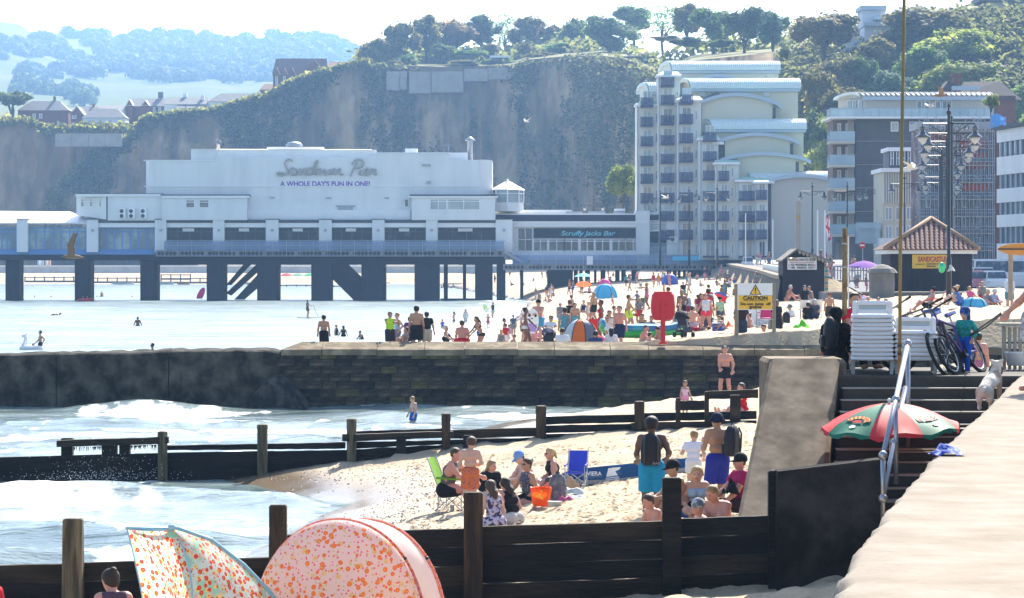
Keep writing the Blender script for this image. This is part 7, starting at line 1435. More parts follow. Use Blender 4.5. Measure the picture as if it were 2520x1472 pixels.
pp('long haired girl in coral sitting by the blue cooler',1778,781,1.4,'hug',120,'tan','long-brown',[('swimsuit',CORAL)],Y=119,female=True)
pp('man in dark brown shirt and jeans half hidden by the warning sign',1824,742,1.82,'stand',175,'tan','short-dark',[('tee',(.035,.022,.02)),('trousers',(.03,.045,.08))],Y=112.5,stout=1.15,hands=((-.2,.03,.46),(.12,-.1,.55)))
pp('woman with hair in a bun sitting by the white windbreak',1843,771,1.62,'hug',-80,'pink','bun-brown',[('camisole',WHT)],Y=120,female=True)
pp('man all in black standing behind the right sign post',1912,738,1.76,'stand',40,'brown','crop-black',[('tee',BLK),('trousers',BLK)],Y=114,stout=1.1);pp('man in black vest and sunglasses leaning forward on the sand',1878,799,1.78,'bow',-20,'pink','short-black',[('vest',BLK),('shorts',NVY)],Y=110.8,shades=True,lean=(0,-.4))
pp('man in white shirt and grey sun hat reading',1943,750,1.75,'hug',-70,'fair','short-grey',[('long_sleeve',WHT),('shorts',BEI)],('sunhat',(.16,.18,.17)),Y=132,stout=1.1)
pp('man in sunglasses lying back by the green bag',1990,812,1.75,'back',60,'pink','short-black',[('tee',(.1,.11,.08)),('shorts',BLK)],('cap',BLK),Y=113,shades=True)
pp('dark shirted man standing before the gabled hut',1980,703,1.7,'hips',20,'tan','short-black',[('tee',BLK),('shorts',BLK)],Y=150);pp('woman in grey vest beside him at the hut',1991,705,1.65,'stand',-30,'tan','short-brown',[('tank',GRY),('shorts',BLK)],Y=151,female=True)
pp('grey haired woman sitting in the right white deck chair',2004,738,1.6,'lounge',175,'fair','curly-grey',[('tee',(.06,.07,.12)),('shorts',NVY)],Y=127,female=True);pp('dark haired person slumped in the left white deck chair',1988,744,1.65,'lounge',175,'fair','short-dark',[('tee',BLK),('shorts',BLK)],Y=127)
pp('shirtless boy in a peaked hat and wet shorts walking away',2041,722,1.45,'walk',185,'tan','short-fair',[('longshorts',(.05,.045,.03))],('cap',(.2,.06,.05)),Y=128)
pp('man with raised knee in the red folding chair',2296,707,1.78,'lounge',-110,'pink','short-dark',[('tee',(.4,.37,.34)),('shorts',BLK)],('cap',BLK),Y=124)
pp('woman wrapped in a blue towel sitting on the sand',2348,706,1.65,'hug',-100,'fair','long-brown',[('cape',(.1,.2,.5)),('shorts',BLU)],Y=128,female=True);pp('fair haired woman just behind the blue towel',2354,702,1.65,'sit',-100,'fair','bun-blonde',[('tee',GRY)],Y=131,female=True)
pp('child in red sitting by the pale blue tent',2363,722,1.1,'hug',-60,'tan','short-brown',[('tee',RED)],Y=130);pp('person in pink top behind the pale blue tent',2386,705,1.6,'sit',120,'fair','short-fair',[('tee',(.7,.1,.25))],Y=140,female=True);pp('man in grey vest standing behind the pale blue tent',2417,693,1.65,'stand',20,'tan','short-fair',[('vest',GRY),('shorts',RED)],Y=146)
pp('man with flat cap sitting right of the pale blue tent',2430,713,1.7,'hug',30,'pink','short-grey',[('tee',(.3,.28,.3))],('cap',BEI),Y=131);pp('woman in lilac blue with a red scarf by the tent',2447,712,1.65,'hug',40,'pink','short-brown',[('long_sleeve',(.35,.4,.6))],('sunhat',(.6,.56,.5)),Y=131,female=True)
pp('white haired person in white jacket over a bright blue top',2484,680,1.65,'eat',5,'fair','short-grey',[('jacket',(.65,.7,.75)),('shorts',TEAL)],Y=128,hands=((-.06,-.15,.55),(.06,-.15,.56)))
for k,(px,tp,lb,c,hr) in enumerate(((2117,721,'person in white and orange sitting near the terrace wall',(.6,.5,.5),'short-black'),(2135,730,'person under a grey towel by the terrace wall',(.35,.38,.45),'short-grey'),(2160,732,'sunbather in pink by the terrace wall',(.6,.35,.3),'short-brown'),(2100,735,'dark dressed sunbather behind the rusty post',(.06,.06,.07),'short-dark'),(2180,735,'sunbather with fair hair lying by the terrace wall',(.5,.25,.15),'short-fair'),(1946,702,'shirtless man sitting left of the gabled hut',(.4,.2,.15),'short-grey'))): pp(lb,px,tp,1.68,'hug',30 * k - 60,('fair','tan','pink')[k % 3],hr,[('tee',c)],Y=138 + 3 * k)
# bathers
S = -.05
pp('bearded bather wading behind the white inflatable',99,791,1.78,'stand',-70,'tan','short-black',[('longshorts',NVY)],Y=180,z=-.55,hands=((-.1,-.16,.55),(.14,.06,.56)));pp('bather walking thigh deep near the end of the wall',375,815,1.75,'stand',-80,'dark','short-black',[('shorts',BLK)],Y=158,z=-.7);pp('bather far out with arms spread on the water',339,764,1.7,'wade',180,'brown','short-black',[('shorts',BLK)],Y=250,z=-.9)
pp('dark haired swimmer whose head shows above the wall',318,849,1.7,'stand',120,'tan','short-black',[('shorts',NVY)],Y=152,z=-1.32);pp('shoulder deep bather, left of two chatting',828,777,1.6,'wade',60,'fair','short-brown',[('tank',BLK)],Y=215,z=-.75,female=True);pp('long haired bather, right of two chatting',845,780,1.6,'wade',-160,'tan','long-black',[('swimsuit',BLK)],Y=212,z=-.75,female=True);pp('swimmers head and shoulder low in the water',886,791,1.65,'stoop',-60,'tan','short-brown',[('swimsuit',NVY)],Y=205,z=-.95)
pp('swimmer doing front crawl far to the left',148,772,1.7,'prone',90,'fair','short-brown',[('shorts',BLK)],Y=300,z=-.06);pp('standing paddle boarder with long paddle',757,745,1.72,'hold',75,'tan','short-dark',[('tee',(.06,.09,.14)),('shorts',(.12,.1,.03))],Y=285,z=.12)
pp('boy in blue trunks standing in the shallows below the wall',1015,968,1.3,'stand',-60,'fair','short-fair',[('shorts',(.02,.13,.5))],Y=98,z=-.45,lod=0,hands=((-.1,-.12,.52),(.12,-.06,.5)),head=(0,.35))
pp('bearded shirtless man in black shorts looking up at the groyne',1784,852,1.78,'stand',-20,'pink','short-black',[('shorts',BLK)],Y=98,lod=0,face=True,hands=((-.06,-.15,.56),(.16,-.05,.52)),feet=((-.09,-.02,.035),(.1,0,.035)),head=(.5,-.3));pp('toddler girl in pink swimsuit behind the groyne rail',1686,941,.95,'stand',5,'tan','short-brown',[('swimsuit',(.75,.5,.62)),('hotpants',(.8,.3,.5))],Y=84,female=True,lod=0,face=True,hands=((-.17,-.05,.45),(.2,-.05,.45)))
pp('brown haired woman in red dress sitting behind the groyne',1823,943,1.68,'long',-70,'pink','pony-brown',[('dress',(.65,.015,.03))],Y=82,female=True,lod=0)
for k,(px,tp,lb,z_) in enumerate(((250,716,'paddler leaning back on a white board beyond the pier',.1),(85,727,'distant swimmers head between the first pier legs',-1.45),(126,726,'second distant swimmers head between the first pier legs',-1.45),(239,722,'swimmers head beside the paddler beyond the pier',-1.45),(325,726,'swimmers head left of the third pier leg',-1.45))): pp(lb,px,tp,1.7,'back' if k == 0 else 'stand',60 * k,'tan','short-dark',[('shorts',BLK)],Y=470,z=z_,lod=2)
# the two groups on the near sand
GT = patt('paisley_blue',(.25,.33,.55),(.6,.66,.75),26,.45,.55);FL = patt('leaf_print',(.6,.5,.62),(.06,.05,.1),22,.48,.52);SPK = patt('speckled_navy',(.06,.065,.11),(.4,.4,.45),90,.55,.6);ORP = patt('orange_shorts_print',(.62,.17,.06),(.08,.08,.2),26,.56,.6,(1,1,1.6))
N = dict(lod=0)
pp('bald man in grey green tank top sitting in the green camping chair',1122,1102,1.82,'chair',75,'pink','crop-brown',[('vest',(.12,.125,.095)),('shorts',BLK)],Y=56,stout=1.15,hands=((-.1,-.34,.36),(.1,-.36,.4)),lean=(0,-.32),**N)
pp('boy in orange patterned shorts standing with his back turned',1160,1081,1.36,'stand',185,'fair','curly-brown',[('longshorts',ORP)],Y=55,hands=((-.13,-.12,.62),(.12,-.14,.6)),head=(-.5,.3),**N)
pp('smiling woman in black top with long fair hair',1211,1132,1.66,'cross',25,'pink','long-fair',[('long_sleeve',BLK),('trousers',BLK)],Y=60,female=True,face=True,head=(.6,.1),**N)
pp('bent shirtless man in light blue cap and patterned trousers',1278,1111,1.78,'hug',-65,'fair','short-brown',[('trousers',GT)],('cap',(.17,.3,.62)),Y=58.5,head=(0,.4),**N)
pp('woman in speckled navy top with mirrored sunglasses on a bun',1296,1128,1.7,'side',-60,'tan','bun-brown',[('tank',SPK),('shorts',BLK)],Y=55.5,female=True,shades=True,hands=((-.2,-.2,.08),(.12,-.1,.1)),**N)
pp('blonde woman with ponytail and sunglasses in black vest',1352,1103,1.68,'cross',-75,'pink','pony-blonde',[('tank',BLK),('shorts',NVY)],Y=60.5,female=True,shades=True,stout=1.15,**N)
pp('bald man in white t-shirt lying on his front with sunglasses pushed back',1352,1172,1.75,'bow',70,'pink','crop-brown',[('tee',WHT),('shorts',(.6,.62,.66))],Y=56.5,shades=True,lean=(0,-.95),**N)
pp('girl with streaked hair in purple leaf print top, back turned',1206,1184,1.62,'cross',215,'fair','long-brown',[('tank',FL),('shorts',FL)],Y=50,female=True,lean=(0,-.3),**N)
pp('girl in black top bowing her head beside the leaf print top',1243,1178,1.64,'cross',225,'pink','long-dark',[('tank',BLK),('shorts',(.55,.5,.48))],Y=51.5,female=True,lean=(0,-.4),**N)
pp('tall dark skinned man in bright blue shorts wearing a black backpack',1603,1030,1.78,'stand',178,'dark','curly-black',[('longshorts',(.02,.3,.55))],Y=49,hands=((-.15,-.06,.6),(.13,-.16,.58)),head=(.25,.1),**N)
pp('small boy in white t-shirt seen from behind',1709,1064,1.22,'stand',178,'fair','crop-fair',[('tee',(.72,.73,.85)),('shorts',WHT)],Y=54,hands=((-.16,-.08,.58),(.14,-.14,.72)),head=(-.5,.25),**N)
pp('youth in dark bucket hat and royal blue shorts with bag on one shoulder',1764,1019,1.74,'eat',200,'tan',None,[('longshorts',(.03,.04,.32))],('bucket',(.015,.02,.045)),Y=50.5,hands=((-.05,-.16,.74),(.1,-.14,.7)),head=(.3,.1),**N)
pp('blonde woman with long straight hair looking at the camera',1714,1147,1.68,'cross',10,'fair','long-blonde',[('camisole',(.35,.5,.68)),('shorts',BLU)],Y=47.5,female=True,face=True,head=(-.3,.1),**N)
pp('bearded man in black cap and glasses sitting side on',1654,1133,1.8,'hug',-70,'tan','short-black',[('shorts',BLK)],('cap',BLK),Y=47.5,face=True,stout=1.12,**N)
pp('shirtless man with cropped fair hair and chain looking down',1750,1192,1.8,'hug',-30,'pink','crop-fair',[('shorts',GRY)],Y=44.5,face=True,stout=1.15,head=(-.4,.35),**N)
pp('woman in grey and white bandana low behind the planks',1716,1229,1.6,'hug',-75,'pink','short-grey',[('camisole',BLK)],('bandana',patt('grey_bandana',(.18,.2,.26),(.6,.58,.52),20)),Y=42.5,female=True,**N)
pp('man in magenta t-shirt and black cap sitting by the ramp',1820,1118,1.8,'chair',-70,'pink','short-dark',[('tee',(.42,.02,.1)),('trousers',(.05,.025,.03))],('cap',(.02,.02,.02)),Y=47.2,lean=(0,-.05),**N)
pp('pale sunbather crouched behind the blue shorts',1594,1215,1.6,'bow',-60,'pink','short-brown',[('briefs',BLK)],Y=45,female=True,**N)
pp('woman with dark hair in a loose bun in the bottom left corner',266,1407,1.7,'cross',200,'pink','bun-dark',[('tank',(.1,.06,.09)),('shorts',BLK)],Y=31.5,female=True,head=(.25,.3),**N)
pp('person in red at the very left edge with only face showing',-21,1396,1.7,'cross',60,'pink','short-dark',[('tee',RED),('shorts',BLK)],Y=35.5,**N)
pp('sunburnt shirtless man in pink trunks walking below the platform',2408,819,1.75,'stand',150,'pink','short-dark',[('longshorts',(.55,.16,.24))],Y=72,stout=1.1,**N)
pp('toddler in blue legionnaire hat and blue overalls on reins',2374,764,.98,'stand',-40,'fair',None,[('rash',patt('turtle_print',(.03,.35,.3),(.02,.18,.24),40)),('trousers',(.015,.09,.5))],('legion',patt('blue_camo_hat',(.02,.05,.22),(.1,.18,.45),26,.5,.56)),Y=43.4,lod=0,hands=((-.14,-.08,.5),(.15,-.02,.55)))
pp('man in navy t-shirt and patterned shorts holding the reins at the right edge',2550,659,1.76,'stand',-70,'pink','short-dark',[('tee',(.025,.03,.055)),('shorts',patt('grey_print',(.3,.31,.36),(.6,.6,.62),30))],Y=36.5,z=PROM + .01,lod=0,stout=1.1,fixed=True,lean=(.3,.05),hands=((-.2,-.18,.52),(.3,-.1,.6)))
pp('figure in flowing black robe sitting left of the rusty post',2056,776,1.68,'chair',170,'tan',None,[('robe',(.006,.006,.008))],('legion',(.006,.006,.008)),Y=44.8,z=PROM - .25,lod=0,female=True)
pp('person in red top hidden behind the tall lounger stack',2104,757,1.66,'chair',20,'tan','short-dark',[('tee',(.6,.02,.05)),('trousers',BLK)],Y=45.0,z=PROM + .0,lod=1)
# crowd on the far sand and promenade: each a figure, too small to tell apart beyond colour and pose
r = random.Random(21);colr = [('red',RED),('blue',BLU),('black',BLK),('white',WHT),('pink',(.7,.2,.35)),('grey',GRY),('navy',NVY),('teal',TEAL),('orange',(.7,.25,.05))]
def crowd(n,gen,where,grp,lod=2):
    for k in range(n):
        x,y,z = gen();pose = r.choices(['stand','walk','sit','long','hug','lie','hips'],[5,4,3,2,2,1,2] if where[:3] != 'on ' or 'mid' in where else [5,5,0,0,0,0,2])[0];cn,c = r.choice(colr);fem = r.random() < .5;wear = [('swimsuit',c)] if fem else [('longshorts' if r.random() < .5 else 'shorts',c)];gname = 'swimsuit' if fem else 'shorts'
        if r.random() < .4: c2n,c2 = r.choice(colr);wear = [('tee',c2),('shorts',c)];gname = '%s shirt and %s shorts' % (c2n,cn);cn = ''
        vb = dict(stand='standing',walk='walking',sit='sitting',long='sitting',hug='sitting',lie='lying',hips='standing')[pose]
        person(('tiny figure %s in %s %s %s' % (vb,cn,gname,where)).replace('  ',' '),(x,y,z),r.uniform(1.35,1.8) if r.random() < .75 else r.uniform(.95,1.3),pose,r.uniform(0,6.28),r.choice(['fair','tan','tan','pink','brown']),('short',r.choice(['dark','brown','black','fair'])) if not fem else ('short',r.choice(['dark','blonde','brown'])),wear,None,lod,grp,fem,hs=1.08)
def g1(p0,p1,y0,y1):
    def f():
        while True:
            px,Yd = r.uniform(p0,p1),math.exp(r.uniform(math.log(y0),math.log(y1)));x = X(px,Yd);z = gz(x,Yd)
            if .12 < z < 4.2 and not (415 < Yd < 445 and px > 1690): return x,Yd,z - .02
    return f
crowd(50,g1(1225,1790,290,440),'before the pier','far beach crowd');crowd(34,g1(1090,1760,446,640),'beyond the pier legs','crowd beyond the pier');crowd(18,g1(1420,1910,180,285),'on the mid beach','middle beach crowd')
crowd(42,g1(1190,1800,117,185),'behind the groyne wall','beach crowd behind the groyne wall',1)
def g2():
    Yd = r.uniform(190,400);x = float(seawall_x(Yd)) + r.uniform(1.2,13);return x,Yd,float(prom_z(x,Yd))
crowd(44,g2,'on the far promenade','promenade crowd')
# ------------------------------------------------------------------ things people brought
def tent(name,label,loc,rx,ry,h,mats,seams,face_off=.0):
    """pop-up dome: gores of cloth meeting at the top, each a panel of its own"""
    t = thing(name,label,'tent',loc);g = len(mats)
    for k in range(g):
        rowsT = []
        for j in range(9):
            f = j / 8;rr = math.cos(f * math.pi / 2) ** .8;row = []
            for i in range(6): a = seams[k] + (seams[k + 1] - seams[k]) * i / 5;sg = 1 - .04 * math.sin(math.pi * i / 5);row.append((rx * rr * math.cos(a) * sg,-ry * rr * math.sin(a) * sg,h * math.sin(f * math.pi / 2)))
            rowsT.append(row)
        b = MB();b.sheet(rowsT);b.build('panel',mats[k],t,True)
    b = MB()
    for s in seams: b.tube([(rx * math.cos(j / 8 * math.pi / 2) ** .8 * math.cos(s) * 1.01,-ry * math.cos(j / 8 * math.pi / 2) ** .8 * math.sin(s) * 1.01,h * math.sin(j / 8 * math.pi / 2)) for j in range(9)],.018,5)
    b.build('pole',iron,t);return t
def floral(name,base,spots,sc,green=None):
    m = bpy.data.materials.new(name);m.use_nodes = True;N,L = m.node_tree.nodes,m.node_tree.links;b = N['Principled BSDF'];b.inputs['Roughness'].default_value = .7;b.inputs['Specular IOR Level'].default_value = .2
    tc = N.new('ShaderNodeTexCoord');prev = None
    def rgb(c): n = N.new('ShaderNodeRGB');n.outputs[0].default_value = (*c,1);return n.outputs[0]
    prev = rgb(base)
    if green:
        nz = N.new('ShaderNodeTexNoise');nz.inputs['Scale'].default_value = sc * 1.3;L.new(tc.outputs['Object'],nz.inputs[0]);mr = N.new('ShaderNodeMapRange');mr.inputs[1].default_value,mr.inputs[2].default_value = .5,.56;L.new(nz.outputs['Fac'],mr.inputs[0]);mx = N.new('ShaderNodeMix');mx.data_type = 'RGBA';L.new(mr.outputs[0],mx.inputs['Factor']);L.new(prev,mx.inputs['A']);mx.inputs['B'].default_value = (*green,1);prev = mx.outputs['Result']
    for k,(c,c2,rad,s_,off) in enumerate(spots):
        mp = N.new('ShaderNodeMapping');mp.inputs['Location'].default_value = (off,off * 1.7,off * .6);mp.inputs['Scale'].default_value = (1,1,1);L.new(tc.outputs['Object'],mp.inputs[0]);vo = N.new('ShaderNodeTexVoronoi');vo.inputs['Scale'].default_value = sc * s_;vo.inputs['Randomness'].default_value = .75;L.new(mp.outputs[0],vo.inputs['Vector'])
        for rr,cc in ((rad,c),(rad * .42,c2)):
            lt = N.new('ShaderNodeMath');lt.operation = 'LESS_THAN';lt.inputs[1].default_value = rr;L.new(vo.outputs['Distance'],lt.inputs[0]);mx = N.new('ShaderNodeMix');mx.data_type = 'RGBA';L.new(lt.outputs[0],mx.inputs['Factor']);L.new(prev,mx.inputs['A']);mx.inputs['B'].default_value = (*cc,1);prev = mx.outputs['Result']
    L.new(prev,b.inputs['Base Color']);t = N.new('ShaderNodeBsdfTranslucent');ms = N.new('ShaderNodeMixShader');ms.inputs[0].default_value = .5;L.new(prev,t.inputs[0]);L.new(b.outputs[0],ms.inputs[1]);L.new(t.outputs[0],ms.inputs[2]);L.new(ms.outputs[0],N['Material Output'].inputs['Surface']);return m
OR,PK,YL,RD = (.75,.2,.04),(.75,.1,.25),(.8,.6,.2),(.65,.06,.04)
fp = floral('pink_floral',(.74,.6,.57),[((.7,.55,.3),(.75,.45,.15),.3,4.2,1.3),(PK,(.7,.45,.45),.26,9,.4),(OR,(.8,.35,.1),.31,5,2.2),((.55,.55,.2),(.5,.5,.2),.2,7,3.1)],2.0)
fg = floral('green_floral',(.6,.67,.63),[(YL,(.65,.08,.03),.34,4.6,.7),((.75,.35,.42),YL,.3,6,1.9),(RD,OR,.36,5.0,2.6),(OR,RD,.24,8,.2)],2.3,(.32,.6,.44))
trim = floral('trim_floral',(.75,.4,.32),[(OR,RD,.38,12,.3),(PK,YL,.3,15,1.2)],1.5);lining = mat('white_lining',(.8,.74,.7),.7,.05,3,trans=.45)
# pink dome: round shell, a white band across it and flowered piping
Yt = 34.8;zt = gz(X(845,Yt),Yt);t = thing('beach_tent','pink pop-up dome tent printed with small orange and pink flowers','tent',(X(838,Yt),Yt,zt));rx,ry,hh = 215 * Yt / F,1.0,Z(1277,Yt) - zt
def dome(u,a,k=1.0):      # u from rim to top, a round the dome
    rr = math.cos(u * math.pi / 2) ** .78;return (rx * k * rr * math.cos(a),-ry * k * rr * math.sin(a),hh * k * math.sin(u * math.pi / 2))
def arc(th,y0,k=1.0,n=26,w_=1.0): return [(rx * k * math.cos(math.pi * i / n) * w_,y0 * math.sin(math.pi * i / n),hh * k * max(0,math.sin(math.pi * i / n)) ** .82) for i in range(n + 1)]
def arcs(name,ya,yb,ka,kb,sx0,sx1,m,par,steps=6,bul=0):
    rowsA = []
    for s in range(steps + 1):
        f = s / steps;q = arc(0,ya + (yb - ya) * f,ka + (kb - ka) * f + bul * math.sin(math.pi * f));rowsA.append([(x + sx0 + (sx1 - sx0) * f,y,z) for x,y,z in q])
    b = MB();b.sheet(rowsA);return b.build(name,m,par,True)
arcs('front_panel',-.75,-.12,.38,.985,-.06,-.02,fp,t,14,.24);arcs('skirt_panel',-.95,-.75,.02,.38,-.05,-.06,fp,t,4,.03);arcs('white_band',-.1,.32,1.0,.97,.0,.27,lining,t,4,.012);arcs('back_panel',.34,1.1,.97,.05,.27,.2,fp,t,8,.1)
for y0,k_,sx in ((-.11,1.0,-.015),(.33,.975,.27)):
    b = MB();b.tube([(x + sx,y,z) for x,y,z in arc(0,y0,k_)],.026,6);p_ = b.build('piping',trim,t,True);b = MB();q = arc(0,y0,k_)
    for i in (6,20): b.ball((q[i][0] + sx,q[i][1],q[i][2]),.032,6);
    b.build('clip',iron,p_)
# green shelter: two wings on a bent blue pole
Yt = 34.0;pz = lambda px,py,d=0: P(px,py,Yt + d);o_ = (X(480,Yt),Yt,gz(X(480,Yt),Yt));t = thing('beach_tent','green flowered pop-up shelter with pale blue piping, its peak open to the left','tent',o_)
def patch(name,A,B_,m,n=10,sag=.0):
    rowsQ = []
    for j in range(7):
        f = j / 6;rowsQ.append([tuple(Vector(A[i]).lerp(Vector(B_[i]),f) + Vector((0,-sag * math.sin(math.pi * f),0))) for i in range(len(A))])
    b = MB(o_);b.sheet(rowsQ);return b.build(name,m,t,True)
ridge = [pz(433,1306,-.35),pz(452,1352,-.5),pz(466,1400,-.55),pz(472,1450,-.55),pz(474,1560,-.5)]
edgeR = [pz(433,1302,-.3),pz(520,1330,.1),pz(600,1392,.35),pz(660,1455,.5),pz(740,1560,.6)]
edgeL = [pz(322,1305,.15),pz(372,1372,.2),pz(400,1425,.2),pz(412,1470,.2),pz(430,1560,.2)];edgeLL = [pz(313,1300,.3),pz(330,1372,.35),pz(345,1440,.4),pz(352,1480,.4),pz(366,1560,.4)]
patch('wing',ridge,edgeR,fg,sag=.16);patch('wing',edgeL,ridge,fg,sag=.1);patch('inner_flap',edgeLL,edgeL,fg,sag=-.03)
bt = mat('pale_blue_tube',(.3,.52,.6),.5,.06,4)
for q,rr in ((edgeR,.034),([pz(433,1303,-.32)] + ridge[1:],.014),([pz(311,1300,.3),pz(370,1302,0),pz(434,1303,-.32)],.022),([pz(330,1308,.15),pz(390,1308,-.1),pz(434,1304,-.32)],.018),([pz(434,1304,-.32),pz(428,1297,-.3),pz(416,1298,-.28)],.03),(edgeLL,.01)): b = MB(o_);b.tube(q,rr,7);b.build('pole',bt,t,True)
# bags, chairs, towels of the near groups
kn = lambda px,Yd: (X(px,Yd),Yd,gz(X(px,Yd),Yd))
def backpack(label,loc,s,m,yaw=0,cat='backpack'):
    t = thing('backpack',label,cat,loc,yaw);b = MB();q = []
    for z,w_,d in ((0,.8,.75),(.06,1,1),(.3,1.02,1.05),(.42,.9,.9),(.5,.6,.55),(.53,.25,.25)): q.append([(s * .17 * w_ * math.copysign(abs(math.cos(a * math.pi / 8)) ** .6,math.cos(a * math.pi / 8)),s * .1 * d * math.copysign(abs(math.sin(a * math.pi / 8)) ** .6,math.sin(a * math.pi / 8)),s * z) for a in range(17)])
    b.sheet(q);b.build('body',m,t,True);b = MB();b.cbox((-s * .12,s * .09,s * .04),(s * .12,s * .15,s * .22),.02);b.build('pocket',m,t);b = MB()
    for k in (-1,1): b.tube([(k * s * .09,-s * .08,s * .48),(k * s * .11,-s * .12,s * .38),(k * s * .11,-s * .11,s * .15),(k * s * .12,-s * .09,s * .04)],s * .016,6)
    b.tube([(-s * .03,0,s * .52),(0,0,s * .57),(s * .03,0,s * .52)],s * .01,5);b.build('strap',iron,t);return t
bpm = mat('black_nylon',(.018,.018,.022),.6,.2,20,.3,50)
Yb_ = 48.83;zb_ = kn(1603,49)[2];t = backpack('black backpack on the back of the man in bright blue shorts',(X(1600,49),49 - .2,zb_ + .93),1.02,bpm,math.pi);t.rotation_euler = (0,0,0)
cu = bpy.data.curves.new('lettering','FONT');cu.body = 'EA7';cu.align_x = 'CENTER';cu.materials.append(paint('grey_print_letters',(.4,.4,.42)));lo = bpy.data.objects.new('lettering',cu);COL.objects.link(lo);lo.parent = t;lo.location = (.09,-.125,.02);lo.rotation_euler = (R(90),0,0);TEXTS.append((lo,.12,.035))
backpack('large black bag hanging from the bucket hat youths right shoulder',(X(1800,50.4),50.25,kn(1764,50.5)[2] + .86),1.05,bpm,R(60));backpack('black backpack left on the sand right of the sign',kn(1935,121),.95,bpm,R(20));backpack('grey and black rucksack standing by the orange bag',kn(1372,54.8),1.0,mat('grey_nylon',(.1,.1,.11),.6,.3,9,col2=(.2,.2,.22)),R(200));backpack('black shoulder bag of the robed figure',(X(2040,44.6),44.5,Z(858,44.6)),.95,bpm,R(90))
backpack('black bag standing in front of the leaf print top',kn(1212,47.5),.7,bpm,R(10));backpack('grey rucksack behind the man in black vest',kn(1898,113),.8,mat('grey_nylon2',(.25,.25,.24),.7),R(40))
def fold_chair(label,loc,yaw,m,fm,s=1.0,h=.85,group=None,back=.24):
    t = thing('folding_chair',label,'chair',loc,yaw,group);b = MB();b.sheet([[(x * s,.2 + back * f + .02 * math.cos(x * 6),(.42 + (h - .42) * f) * s) for x in (-.26,-.13,0,.13,.26)] for f in (0,.35,.7,1)]);b.build('backrest',m,t,True);b = MB();b.sheet([[(x * s,-.25 + .45 * f,(.42 - .05 * math.sin(math.pi * f) - .03 * math.cos(x * 6)) * s) for x in (-.26,-.13,0,.13,.26)] for f in (0,.33,.66,1)]);b.build('seat',m,t,True)
    for k in (-1,1):
        b = MB();b.tube([(k * .28 * s,.2 + back,h * s + .03),(k * .28 * s,.2,.4 * s),(k * .28 * s,.22,0)],.011,5);b.tube([(k * .28 * s,-.25,.42 * s),(k * .28 * s,.28,.0)],.01,5);b.tube([(k * .28 * s,.2,.42 * s),(k * .28 * s,-.28,0)],.01,5);b.tube([(k * .28 * s,-.26,0),(k * .28 * s,-.26,.6 * s)],.01,5);b.build('leg',fm,t);b = MB();b.tube([(k * .29 * s,-.26,.6 * s),(k * .29 * s,.25,.62 * s)],.022,6);b.build('armrest',m,t)
    for y0 in (-.27,.25): b = MB();b.tube([(-.28 * s,y0,0),(.28 * s,y0,.4 * s)],.009,5);b.tube([(.28 * s,y0,0),(-.28 * s,y0,.4 * s)],.009,5);b.build('cross_brace',fm,t)
    return t
fold_chair('lime green camping chair with criss cross legs under the bald man',kn(1114,56.1),R(75),mat('lime_canvas',(.2,.42,.03),.7,.15,8,trans=.3),steel,1.05,.98);fold_chair('empty blue folding chair with tall backrest',kn(1418,58.5),R(-8),mat('blue_canvas',(.03,.05,.42),.7,.1,8,trans=.2),steel,.72,.98)
wc = 'white deck chairs by the gabled hut';fold_chair('white deck chair, left one of two facing the sea',kn(1985,127.5),R(170),whiteb,steel,1,.85,wc);fold_chair('white deck chair, right one of two facing the sea',kn(2003,127.3),R(190),whiteb,steel,1,.85,wc)
fold_chair('red folding chair seen from behind on the rising sand',kn(2301,123.6),R(-100),paint('red_canvas',(.6,.02,.03),.7),steel,1,.95);fold_chair('red folding chair behind the orange tent',kn(1465,124),R(175),paint('red_canvas',(.6,.02,.03),.7),steel,1,.9);fold_chair('magenta folding chair right of the white windbreak',kn(1884,117),R(185),paint('magenta_canvas',(.5,.03,.2),.7),steel,1,.85);fold_chair('dark green folding chair on the middle sand',kn(1575,180),R(180),paint('green_canvas',(.05,.12,.09),.7),steel);fold_chair('patterned deck chair under the grey haired woman',kn(1092,116),R(70),patt('deck_print',(.6,.6,.65),(.2,.15,.3),14),steel,1,.95)
# inflatable paddle board
o_ = P(1470,1170,59);t = thing('paddle_board','dark blue inflatable paddle board lying on its edge with RIVIERA lettering','paddle board',o_);q0 = [(1368,1172),(1395,1160),(1440,1152),(1500,1146),(1570,1139),(1640,1130),(1700,1128)];q1 = [(1372,1186),(1400,1192),(1440,1194),(1500,1192),(1570,1184),(1640,1172),(1700,1160)]
b = MB(o_);Yd = 59;up = [P(x,y,Yd + .15) for x,y in q0];dn = [P(x,y,Yd - .05) for x,y in q1];mid = [tuple((Vector(a) + Vector(c)) / 2 + Vector((0,-.06,0))) for a,c in zip(up,dn)];b.sheet([dn,mid,up]);b.sheet([up,[(x,y + .15,z - .02) for x,y,z in up],[(x,y + .3,z - .1) for x,y,z in dn],dn]);bd = b.build('board',mat('board_blue',(.012,.06,.15),.35,.2,2,spec=.5),t,True)
b = MB(o_);b.sheet([[(x,y - .012,z - .16) for x,y,z in up[3:]],[(x,y - .02,z - .01) for x,y,z in up[3:]]]);b.build('deck_panel',mat('board_light_blue',(.03,.17,.36),.4),bd);b = MB(o_);b.sheet([[(x,y - .012,z + .01) for x,y,z in dn],[(x,y - .03,z + .1) for x,y,z in dn]]);b.build('grey_rail',paint('board_grey',(.3,.32,.34)),bd)
text('RIVIERA','lettering',whiteb,bd,o_,1433,1480,1166,9.5,Yd - .02,.015,0,.06);b = MB(o_);Yq = Yd - .085
b.prism([P(1497,1153,Yq),P(1528,1150,Yq),P(1524,1156,Yq),P(1514,1160,Yq),P(1520,1170,Yq),P(1492,1174,Yq)],(0,.01,0))
